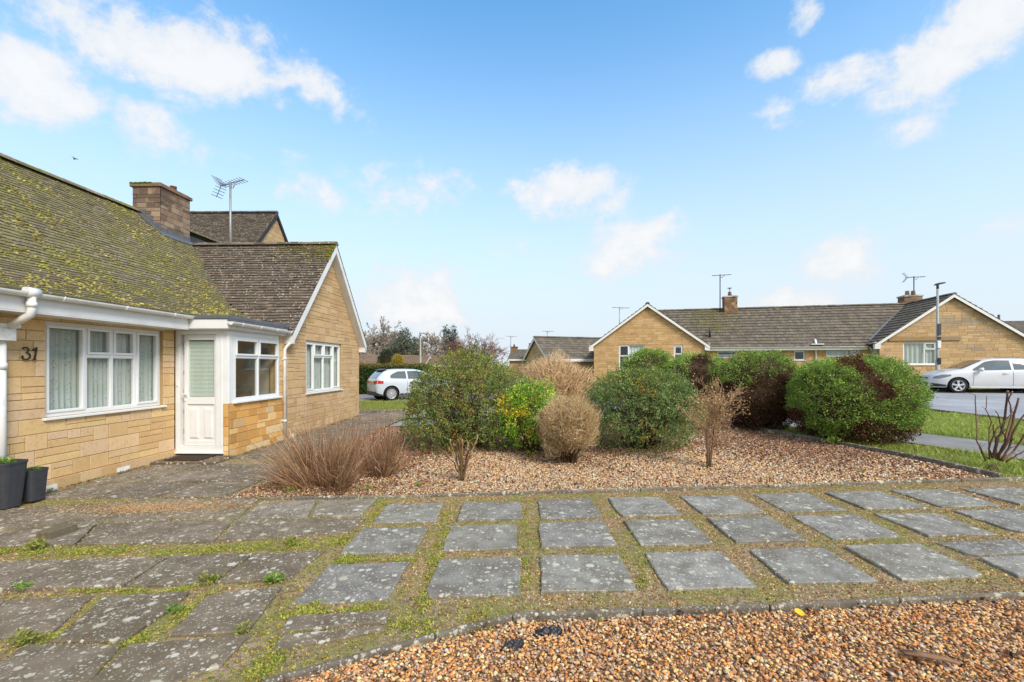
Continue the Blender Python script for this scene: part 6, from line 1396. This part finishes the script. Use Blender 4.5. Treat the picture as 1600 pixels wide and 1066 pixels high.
# clipped conifers
CON = ((134,166,74),(114,150,64),(152,182,84),(168,190,96),(122,152,70)); RED = ((110,56,48),(92,48,42),(128,66,54),(84,50,44)); BRN = ((98,66,50),(84,58,46),(116,80,60),(70,50,42))
def conifer(label, c, rx, ry, rz, n, seed, patch, amp=.13, zc=1., size=.05, k=60, pal=CON, sharp=22):
    return bush('clipped_conifer', label, c, rx, ry, rz, n, size, pal, seed, 'conifer', amp=amp, k=k, sharp=sharp, zc=zc, stems=60, patch=patch, width=.42, tip=.75, inner=.9, mat_='needle', fill=.6, zmin=-.97, pw=2.5, core=.90, group='clipped conifers along the bed', twigpal=((92,62,50),(78,54,44)))
cm = gd(1331, 8.9)
def pbig(b, c, r, m):
    p = b-np.array(cm); X = p[:,0]*.80-p[:,1]*.60; Dd = p[:,0]*.60+p[:,1]*.80; s = X/1.02; z = p[:,2]
    w_ = .10*np.sin(z*9+X*4)
    band = (np.abs(s-(.10+.40*(1.55-z)/.55)+w_*.5) < .13) & (z > 1.02) & (z < 1.75) & (Dd < .6)
    top = (z > 1.46) & (np.abs(s+.02+w_*.5) < .20)
    spot = ((s-.50)**2*3+(z-.98)**2*6 < .075) & (Dd < .2)
    foot = (z < .34+.16*np.sin(X*3.1)+.1*np.sin(X*7)) & (r.uniform(size=len(b)) < .82)
    lf = (s < -.70) & (z < .62)
    c = np.where(((band | top | spot) & (r.uniform(size=len(b)) < .93))[:,None], mixcol(RED, len(b), r), c); c = np.where((foot | lf)[:,None], mixcol(BRN+((120,62,50),), len(b), r), c)
    y = (np.sin(b[:,0]*6+b[:,2]*5)+np.sin(b[:,1]*7-b[:,2]*3) > 1.2) & (z > .9); return np.where((y & (r.uniform(size=len(b)) < .4))[:,None], mixcol(((140,158,60),(124,140,56)), len(b), r), c)
conifer('biggest clipped conifer, bright green dome with a red brown dead streak', cm, 1.02, 1.02, .81, 74000, 151, pbig, size=.036, zc=1.0)
c3 = gd(1186, 10.6)
def p3(b, c, r, m):
    p = b-np.array(c3); X = p[:,0]*.88-p[:,1]*.47; z = p[:,2]; k = z < 1.14+.12*np.sin(X*4.)+.09*np.sin(X*11+1)+.16*np.clip(X, 0, 1)
    return np.where((k & (r.uniform(size=len(b)) < .95))[:,None], mixcol(BRN+((104,58,46),), len(b), r), np.where((r.uniform(size=len(b)) < .10)[:,None], mixcol(RED, len(b), r), c))
conifer('clipped conifer with a green cap over brown dead sides', c3, .86, .86, .88, 36000, 153, p3, size=.042)
c2 = gd(1088, 12.2)
def p2_(b, c, r, m):
    p = b-np.array(c2); X = p[:,0]*.92-p[:,1]*.39; k = (np.abs(X-.12) < .2) & (p[:,2] < 1.72); return np.where(k[:,None], mixcol(BRN, len(b), r), c)
conifer('clipped conifer with a dark brown hollow, second from the left of the row', c2, 1.0, .9, .90, 26000, 155, p2_, size=.046, amp=.2)
conifer('leftmost and farthest clipped conifer, behind the dense dark green bush', gd(1016, 13.2), .8, .8, .97, 20000, 157, None, size=.05, amp=.2)
# hedge and cypresses behind the left car
def hedge(label, p, q, w_, h, n, size, pal, seed):
    r = np.random.default_rng(seed); p, q = np.array(p), np.array(q); d = q-p; L = np.linalg.norm(d[:2]); u = d/L; s = np.array([-u[1], u[0], 0]); t_ = thing('hedge', label, 'hedge', tuple(p))
    a = r.uniform(0, L, n); f = r.integers(0, 3, n); b = np.where(f == 0, -w_/2, r.uniform(-w_/2, w_/2, n)); z = np.where(f == 1, h, r.uniform(0.05, h, n)); b = np.where(f == 2, w_/2, b)
    c = p+np.outer(a, u)+np.outer(b, s); c[:,2] += z; c += r.normal(0, .05, (n,3)); c[:,2] = np.maximum(c[:,2], p[2]+.03); mb = MB()
    leaf_quads(mb, c, r.normal(0, 1, (n,3))+np.array([0,0,.3]), r.uniform(.6, 1.2, n)*size, np.where((z > h-.1)[:,None], mixcol(((126,120,60),(146,122,74),(100,116,48)), n, r), mixcol(pal, n, r)), .55, r); mb.build('foliage', M['leaf'], t_)
    mb = MB(); cb = [p-s*w_*.36, q-s*w_*.36, q+s*w_*.36, p+s*w_*.36]; mb.prism([Vector(v) for v in cb], (0,0,h*.9), lin((58,62,38))); mb.build('branches', M['twig'], t_)
hp, hq = gd(520, 26.), gd(672, 25.); hh = CH+(571-572)/711.*25-hp[2]; hedge('clipped green hedge behind the pale car at the left', (hp[0],hp[1],hp[2]), (hq[0],hq[1],hp[2]), 1., hh, 26000, .10, ((66,96,44),(52,80,38),(84,108,50)), 161)
def cypress(name, label, u, D, vtop, rx, pal, seed, cat='cypress', n=16000, zb=None):
    c = gd(u, D); h = CH+(571-vtop)/711.*D-c[2]; return bush(name, label, c, rx, rx, h/2, n, .055*D/28, pal, seed, cat, amp=.12, zc=1., stems=20, width=.4, tip=.9, mat_='needle', zmin=-.98, inner=.7, stemr=.03, core=.8)
cypress('cypress', 'dark green upright cypress above the hedge behind the left car', 603, 30., 547, .58, ((44,66,42),(36,56,36),(56,76,48)), 171)
cypress('cypress', 'small golden yellow cypress beside the dark one', 622, 29., 554, .48, ((196,170,60),(176,150,56),(160,150,60)), 172)
# distant trees
def bare_tree(label, u, D, vtop, seed, col, w_=.8, dens=900, lev=4, cat='tree'):
    p = Vector(gd(u, D)); h = CH+(571-vtop)/711.*D-p.z; r = np.random.default_rng(seed); t_ = thing('bare_tree', label, cat, tuple(p), 'bare trees on the skyline'); mb = MB(); tips = []
    mb.tube([p, p+Vector((0,0,h*.22)), p+Vector((.02*h,0,h*.42))], [.035*h,.028*h,.02*h], 8, col*.8); mb.build('trunk', M['twig'], t_); mb = MB()
    for k in range(7):
        a = r.uniform(0, 2*PI); branch(mb, p+Vector((0,0,h*r.uniform(.2,.42))), (math.cos(a)*w_, math.sin(a)*w_, r.uniform(.6,1.4)), h*r.uniform(.24,.34), .014*h, lev, r, col, .62, 3, .1, 4, 3, tips, .66, .0011*D/2.2)
    q = np.array([tuple(t_2[0]) for t_2 in tips]); dr_ = np.array([tuple(t_2[1]) for t_2 in tips]); n = dens; i = r.integers(0, len(q), n); l = h*.05*r.uniform(.4, 1., (n,1)); d = dr_[i]+r.normal(0, .6, (n,3)); d /= np.linalg.norm(d, axis=1, keepdims=True)
    twigs3(mb, np.stack([q[i], q[i]+d*l*.5, q[i]+d*l+r.normal(0,.1,(n,3))*l], 1), np.array([[1,.7,.4]])*.0006*D*np.ones((n,1)), mixcol(((166,152,138),(182,168,152)), n, r)); mb.build('crown', M['twig'], t_)
GBR = lin((156,142,128))
bare_tree('bare tree on the skyline just right of the steep gable', 583, 66., 512, 181, GBR, dens=3400)
bare_tree('bare tree on the skyline, second from the steep gable', 602, 70., 517, 182, GBR, dens=3000)
bare_tree('spreading bare tree left of the distant slim lamp', 646, 62., 522, 184, lin((120,110,84)), dens=3000)
bare_tree('bare tree on the skyline right of the distant slim lamp', 672, 66., 521, 185, GBR, dens=3000)
bare_tree('small bare tree low between the skyline trees', 562, 58., 528, 186, GBR, dens=900)
def fartree(label, u, D, vtop, rx, pal, seed, n=5000, size=.3, name='tree', amp=.4, bare_=0.):
    c = gd(u, D); h = CH+(571-vtop)/711.*D-c[2]; t_ = bush(name, label, (c[0], c[1], c[2]), rx, rx, h*.5, n, size, pal, seed, 'tree', amp=amp, k=34, sharp=14, zc=1., stems=0, width=.5, inner=.35, zmin=-.9, fill=.3)
    mb = MB(); P0 = Vector(c); rr = np.random.default_rng(seed); mb.tube([P0, P0+Vector((0,0,h*.3)), P0+Vector((0,0,h*.75))], [.02*h,.016*h,.006*h], 7, lin((96,78,64)))
    for k in range(14):
        a = rr.uniform(0, 2*PI); z = rr.uniform(.25, .75); mb.tube([P0+Vector((0,0,h*z)), P0+Vector((math.cos(a)*rx*.4, math.sin(a)*rx*.4, h*(z+.1))), P0+Vector((math.cos(a)*rx*.85, math.sin(a)*rx*.85, h*min(.97, z+.18)))], [.008*h,.005*h,.002*h], 5, lin((96,78,64)))
    mb.build('trunk', M['twig'], t_); return t_
fartree('dark round topped evergreen among the bare skyline trees', 631, 60., 512, 2.0, ((112,116,98),(98,106,90),(126,128,108)), 191, 4200, .28)
fartree('left one of two narrow dark conifers above the red tree', 697, 75., 512, .95, ((92,108,94),(82,96,84)), 192, 2600, .3, 'conifer_tree', .15); fartree('right one of two narrow dark conifers above the red tree', 707, 75., 511, 1.0, ((92,108,94),(82,96,84)), 193, 2600, .3, 'conifer_tree', .15)
cr = gd(738, 24.); hr_ = CH+(571-519)/711.*24-cr[2]; ct = fartree('wide reddish purple tree behind the largest bush', 736, 24., 524, 1.8, ((150,96,86),(132,88,80),(168,112,94),(140,104,90)), 194, 3000, .085, 'red_tree', .45)
mb = MB(); tips = []; r = np.random.default_rng(195)
for k in range(26):
    a = r.uniform(0, 2*PI); branch(mb, Vector(cr)+Vector((0,0,hr_*.45)), (math.cos(a), math.sin(a)*.8, r.uniform(.4,1.5)), hr_*.30, .02, 3, r, lin((132,98,88)), .6, 3, .12, 4, 3, tips, .62, .007)
mb.build('branches', M['twig'], ct)
fartree('faint pinkish bare tree low behind the distant chimney', 706, 62., 528, 2.2, ((150,112,104),(134,104,96)), 196, 2600, .16)
# tree behind the ridge at the top left corner
p = at(-8, 300, 16.); c = (p.x-.3, p.y, gz(p.x, p.y)); tl = thing('tree', 'dark twigs of a tree showing over the mossy ridge at the left frame edge', 'tree', c); zt = at(0, 236, 16.).z; r = np.random.default_rng(199)
mb = MB(); mb.tube([c, (c[0],c[1],3.), (c[0]+.1,c[1],zt-1.2)], [.16,.13,.07], 8, lin((90,72,60))); mb.build('trunk', M['twig'], tl); mb = MB(); tips = []
for k in range(9):
    a = r.uniform(0, 2*PI); branch(mb, Vector((c[0]+.05, c[1], zt-1.5)), (math.cos(a)*.6, math.sin(a)*.6, 1.), .62, .03, 3, r, lin((80,62,54)), .6, 3, .1, 4, 3, tips, .62, .005)
q = np.array([tuple(t_[0]) for t_ in tips]); i = r.integers(0, len(q), 1500); leaf_quads(mb, q[i]+r.normal(0,.05,(1500,3)), r.normal(0,1,(1500,3)), r.uniform(.03,.07,1500), mixcol(((86,60,54),(70,66,50)), 1500, r), .5, r); mb.build('crown', M['litter'], tl)
# ---------------------------------------------------------------- parked cars
def car(label, wheel_pt, yaw, side, paint, tables, L, wb, xr, rw, spokes, plate, rear_view):
    """local x: rear 0 to front L; side: +1 / -1 the flank that faces the camera; wheel_pt: ground point under the reference wheel of that flank"""
    zt = lambda x: float(np.interp(x, *zip(*tables['top']))); zb = lambda x: min(float(np.interp(x, *zip(*tables['belt']))), zt(x)-.012)
    wd = lambda x: float(np.interp(x, *zip(*tables['wide']))); wr_ = lambda x: float(np.interp(x, *zip(*tables['roofw'])))
    zl = lambda x: float(np.interp(x, *zip(*tables['low'])))
    xf = xr+wb; tr = .735
    d = Vector((math.cos(yaw), math.sin(yaw), 0)); lf = Vector((-d.y, d.x, 0))
    xref = xr if rear_view else xf
    O = Vector(wheel_pt)-d*xref-lf*side*tr; O.z = wheel_pt[2]
    T = lambda x, y, z: O+d*x+lf*y+Vector((0,0,z))
    def sec(x):
        w_, b, t_, l = wd(x), zb(x), zt(x), zl(x); r_ = min(wr_(x), w_*.96); g_ = t_-b
        return [(0,l),(w_*.78,l),(w_*.95,l+.05),(w_*.99,l+.18),(w_,l+.34),(w_*1.0,b-.20 if b-.2 > l+.36 else l+.37),(w_*.985,b-.06),(w_*.955,b),(w_*.955+(r_-w_*.955)*.5,b+g_*.50),(r_,b+g_*.90),(r_*.86,t_-.02*min(1,g_*4)),(r_*.5,t_-.004),(0,t_)]
    def yside(x, z):
        s = sec(x)[3:10]; return float(np.interp(z, [q[1] for q in s], [q[0] for q in s]))
    xs = sorted(set([0,.015,.05,.1,.17,.26,.36,.48,.6,.8,1.,1.3,1.6,1.9,2.1,2.25,2.4,2.55,2.7,2.82,2.95,3.1,3.3,3.5,3.65,3.76,3.85,L-.05,L-.015,L])); xs = [x for x in xs if x <= L]
    rows = []
    for x in xs:
        s = sec(x); rows.append([T(x, y, z) for y, z in s]+[T(x, -y, z) for y, z in s[-2:0:-1]])
    n = len(rows[0]); V = [tuple(p) for r_ in rows for p in r_]
    f = [(i*n+k, i*n+(k+1) % n, (i+1)*n+(k+1) % n, (i+1)*n+k) for i in range(len(xs)-1) for k in range(n)]
    f += [tuple(range(n))[::-1], tuple(range((len(xs)-1)*n, len(xs)*n))]
    root = thing('parked_car', label, 'car', tuple(O), 'parked cars')
    mb = MB().add(V, f, (.5,.5,.5), 0, True); body = mb.build('body', M[paint], root, recalc=True)
    # wheel arches cut from the shell
    for xw in (xr, xf):
        cb = MB().lathe(T(xw, -1.2, rw), tuple(lf), [(.0,0),(rw*1.17,0),(rw*1.17,.62),(.0,.62)], 28); c2 = MB().lathe(T(xw, .58, rw), tuple(lf), [(.0,0),(rw*1.17,0),(rw*1.17,.62),(.0,.62)], 28)
        for q in (cb, c2):
            o = q.build('cutter', M['dark'], None, recalc=True); bo = body.modifiers.new('arch', 'BOOLEAN'); bo.operation = 'DIFFERENCE'; bo.object = o; bo.solver = 'EXACT'
            bpy.context.view_layer.update(); dg = bpy.context.evaluated_depsgraph_get(); me = bpy.data.meshes.new_from_object(body.evaluated_get(dg)); body.modifiers.clear(); body.data = me; bpy.data.objects.remove(o)
    body.data.materials.clear(); body.data.materials.append(M[paint])
    bm = bmesh.new(); bm.from_mesh(body.data)
    for fc in bm.faces: fc.smooth = True
    bm.to_mesh(body.data); bm.free()
    es = body.modifiers.new('edges', 'EDGE_SPLIT'); es.split_angle = math.radians(38)
    # wheel wells
    for xw in (xr, xf):
        for s in (-1, 1): MB().lathe(T(xw, s*.56, rw), tuple(lf*s), [(rw*1.15,.24),(rw*1.15,.0),(0,.0)], 24).build('wheel_arch', M['dark'], root)
    def patch(name, m, fn, us, vs, parent=root, off=.006):
        P = np.array([[tuple(fn(u, v)) for v in vs] for u in us]); return MB().grid(P).build(name, m, parent)
    lsp = np.linspace
    # side glass with pillar gap
    for s in (-1, 1):
        for (a, b) in tables['glass']:
            def fn(u, v, s=s, a=a, b=b):
                x = u; lo = zb(x)+.035; hi = max(lo+.004, min(zt(x)-.085, float(np.interp(x, *zip(*tables['glasstop']))))); z = lo+(hi-lo)*v
                return T(x, s*(yside(x, z)+.006), z)
            patch('side_window', M['carglass'], fn, lsp(a, b, 18), lsp(0, 1, 7))
        # black surround strip and door seams, handle, mirror, sill
        for xd in tables['seams']:
            patch('door_seam', M['dark'], lambda u, v, s=s, xd=xd: T(xd+v+(.04 if xd > 2 else 0)*(1-u), s*(yside(xd, zl(xd)+.12+u*(zb(xd)-zl(xd)-.14))+.004), zl(xd)+.12+u*(zb(xd)-zl(xd)-.14)), lsp(0, 1, 10), (0, .010))
        xh = tables['handle']; hb = MB(); z = zb(xh)-.11; y = yside(xh, z); hb.tube([T(xh-.09, s*(y+.01), z), T(xh-.06, s*(y+.035), z+.004), T(xh+.06, s*(y+.035), z+.004), T(xh+.09, s*(y+.01), z)], .014, 8); hb.build('door_handle', M[paint], root)
        xm = tables['mirror']; z = zb(xm)+.05; y = yside(xm, zb(xm)); mb = MB(); mb.lathe(T(xm, s*(y+.12), z+.02), tuple(d), [(0,-.05),(.07,-.045),(.085,0),(.07,.06),(.02,.10),(0,.105)], 12); mb.tube([T(xm, s*(y-.02), z-.03), T(xm, s*(y+.1), z)], .022, 6); mb.build('door_mirror', M[paint], root)
        patch('sill', M['blackplastic' if rear_view else paint], lambda u, v, s=s: T(u, s*(yside(u, zl(u)+.1)*1.0+.006), zl(u)+.02+.08*v), lsp(xr+rw*1.25, xf-rw*1.25, 10), (0, .5, 1))
    # windscreen, rear window
    a, b = tables['screen']; patch('windscreen', M['carglass'], lambda u, v: T(u, v*min(wr_(u), wd(u)*.9)*(.90+.02*(u-a)), zt(u)+.006-.012*abs(v)**3), lsp(a, b, 10), lsp(-1, 1, 11))
    a, b = tables['rear']; patch('rear_window', M['carglass'], lambda u, v: T(u-.006, v*min(wr_(u), wd(u))*.84, zt(u)+.008-.014*abs(v)**3), lsp(a, b, 10), lsp(-1, 1, 11))
    if rear_view:
        x0 = tables['rear'][1]; mb = MB(); mb.prism([T(x0-.10, -.52, zt(x0)+.015), T(x0-.10, .52, zt(x0)+.015), T(x0+.16, .55, zt(x0+.16)+.012), T(x0+.16, -.55, zt(x0+.16)+.012)], (0,0,.03)); mb.build('spoiler', M['blackplastic'], root)
    # lamps
    for s in (-1, 1):
        zz = tables['tail']
        patch('tail_light', M['redlight'], lambda u, v, s=s: T(u, s*(yside(u, v)+.007), v), lsp(.0, .30, 8), lsp(zz[0]+.02, zz[1], 5))
        patch('tail_light', M['redlight'], lambda u, v, s=s: T(-.008, s*u, v), lsp(.36, wd(0)*.985, 8), lsp(zz[0], zz[1]-.02, 5))
        h0, h1 = tables['head']
        patch('headlight', M['headlens'], lambda u, v, s=s: (lambda z: T(u, s*(yside(u, z)+.008), z))(min(zb(u)-.012, .775)*v+(1-v)*min(zb(u)-.03, .605+.13*max(0, (L-.25-u)/.4))), lsp(L-.60, L-.06, 12), lsp(0, 1, 5))
    front = lambda y, z, o=.008: T(L+o, y, z)
    MB().prism([front(-.34, .60, .0), front(.34, .60, .0), front(.34, .655, .0), front(-.34, .655, .0)], d*.012).build('grille', M['blackplastic'], root)
    MB().prism([front(-.30, .26, .0), front(.30, .26, .0), front(.36, .42, .0), front(-.36, .42, .0)], d*.012).build('lower_grille', M['blackplastic'], root)
    for s in (-1, 1):
        patch('fog_lamp_bezel', M['blackplastic'], lambda u, v, s=s: T(u, s*(yside(u, .27+.14*v)+.008), .27+.14*v*(1-.5*(L-.02-u)/.42)), lsp(L-.44, L-.02, 8), lsp(0, 1, 4)); 
    MB().prism([front(-.26, .44, .012), front(.26, .44, .012), front(.26, .55, .012), front(-.26, .55, .012)], d*.012).build('number_plate', M['platewhite'], root)
    MB().prism([T(-.012, -.26, tables['tail'][0]+.01), T(-.012, .26, tables['tail'][0]+.01), T(-.012, .26, tables['tail'][0]+.12), T(-.012, -.26, tables['tail'][0]+.12)], d*-.012).build('number_plate', M['plateyellow'], root)
    MB().prism([T(-.004, -.60, .22), T(-.004, .60, .22), T(-.004, .66, .40), T(-.004, -.66, .40)], d*-.016).build('rear_valance', M['blackplastic'], root)
    for s in (-1, 1): patch('bumper_trim', M['blackplastic'], lambda u, v, s=s: T(u, s*(yside(u, .22+.14*v)+.008), .22+.14*v*(1-u*2.2)), lsp(.0, .32, 7), lsp(0, 1, 4))
    # wheels
    for xw in (xr, xf):
        for s in (-1, 1):
            c = T(xw, s*(tr-.10), rw); ax = lf*s
            wroot = MB().lathe(c, tuple(ax), [(rw*.68,0),(rw*.97,.0),(rw,.03),(rw,.15),(rw*.97,.185),(rw*.80,.20),(rw*.70,.19),(rw*.68,.17)], 32).build('wheel', M['tyre'], root)
            rim = MB(); rim.lathe(c, tuple(ax), [(rw*.70,.188),(rw*.66,.192),(rw*.62,.16),(rw*.60,.05)], 32); rim.lathe(c, tuple(ax), [(rw*.16,.14),(rw*.15,.18),(rw*.08,.19),(0,.19)], 14)
            a1 = d; a2 = Vector((0,0,1))
            for k in range(spokes):
                w_ = 2*PI*k/spokes+.3; e = a1*math.cos(w_)+a2*math.sin(w_); t_ = a1*-math.sin(w_)+a2*math.cos(w_); hw = rw*(.115 if spokes < 7 else .05)
                for q in ((0,) if spokes < 7 else (-.055, .055)):
                    P = [c+ax*.150+e*rw*.12+t_*(hw*.8+q*rw*.4), c+ax*.150+e*rw*.66+t_*(hw*1.1+q*rw*2.), c+ax*.150+e*rw*.66-t_*(hw*1.1-q*rw*2.), c+ax*.150+e*rw*.12-t_*(hw*.8-q*rw*.4)]; rim.prism(P, ax*.035)
            rim.build('rim', M['alloy'], wroot)
            MB().lathe(c, tuple(ax), [(rw*.62,.06),(0,.06)], 24).build('brake_disc', M['darkmetal'], wroot)
    return root
POLO = dict(top=[(0,.72),(.015,.90),(.05,1.0),(.17,1.16),(.36,1.34),(.55,1.42),(.9,1.455),(1.4,1.47),(1.9,1.455),(2.2,1.41),(2.5,1.27),(2.8,1.10),(2.98,1.00),(3.3,.945),(3.6,.87),(3.8,.78),(3.9,.70),(3.97,.56)],
 belt=[(0,.70),(.1,.96),(.6,.97),(2.9,.90),(3.6,.80),(3.85,.71),(3.97,.55)], wide=[(0,.66),(.05,.74),(.2,.80),(.6,.835),(3.,.835),(3.5,.81),(3.75,.73),(3.88,.62),(3.97,.48)], roofw=[(0,.60),(.4,.57),(1.,.585),(2.2,.575),(2.8,.66),(3.3,.70),(3.97,.42)], low=[(0,.30),(.2,.22),(3.6,.20),(3.97,.22)],
 glass=[(.52,1.34),(1.42,2.64)], glasstop=[(.5,1.06),(.62,1.22),(.9,1.36),(1.9,1.375),(2.2,1.31),(2.64,1.00)], seams=[1.38,2.62], handle=1.62, mirror=2.42, screen=(2.25,2.92), rear=(.07,.40), tail=(.76,.95), head=(.62,.76))
A1 = dict(POLO, top=[(0,.72),(.015,.88),(.05,.96),(.15,1.10),(.34,1.29),(.50,1.37),(.9,1.405),(1.4,1.415),(1.9,1.40),(2.2,1.35),(2.5,1.22),(2.8,1.07),(2.98,.98),(3.3,.93),(3.6,.86),(3.8,.78),(3.9,.70),(3.97,.56)], belt=[(0,.70),(.1,.93),(.6,.96),(2.9,.89),(3.6,.80),(3.85,.71),(3.97,.55)], glass=[(.62,1.36),(1.44,2.62)], glasstop=[(.5,1.04),(.75,1.20),(1.,1.30),(1.9,1.32),(2.2,1.26),(2.62,.99)], tail=(.74,.90))
p = gat(1496, 614.5); car('white hatchback with five spoke wheels parked facing left, in front of the right gable', (p.x, p.y, gz(p.x, p.y)+.01), math.radians(162), 1, 'paintwhite', POLO, 3.97, 2.47, .66, .315, 5, None, False)
p = gat(611, 626.5); car('pale silver hatchback seen from behind beside the far hedge, partly hidden by the largest bush', (p.x, p.y, gz(p.x, p.y)+.01), math.radians(36), -1, 'paintpale', A1, 3.97, 2.47, .66, .315, 10, None, True)
# ---------------------------------------------------------------- end
print('verts', sum(len(o.data.vertices) for o in scene.objects if o.type == 'MESH'))
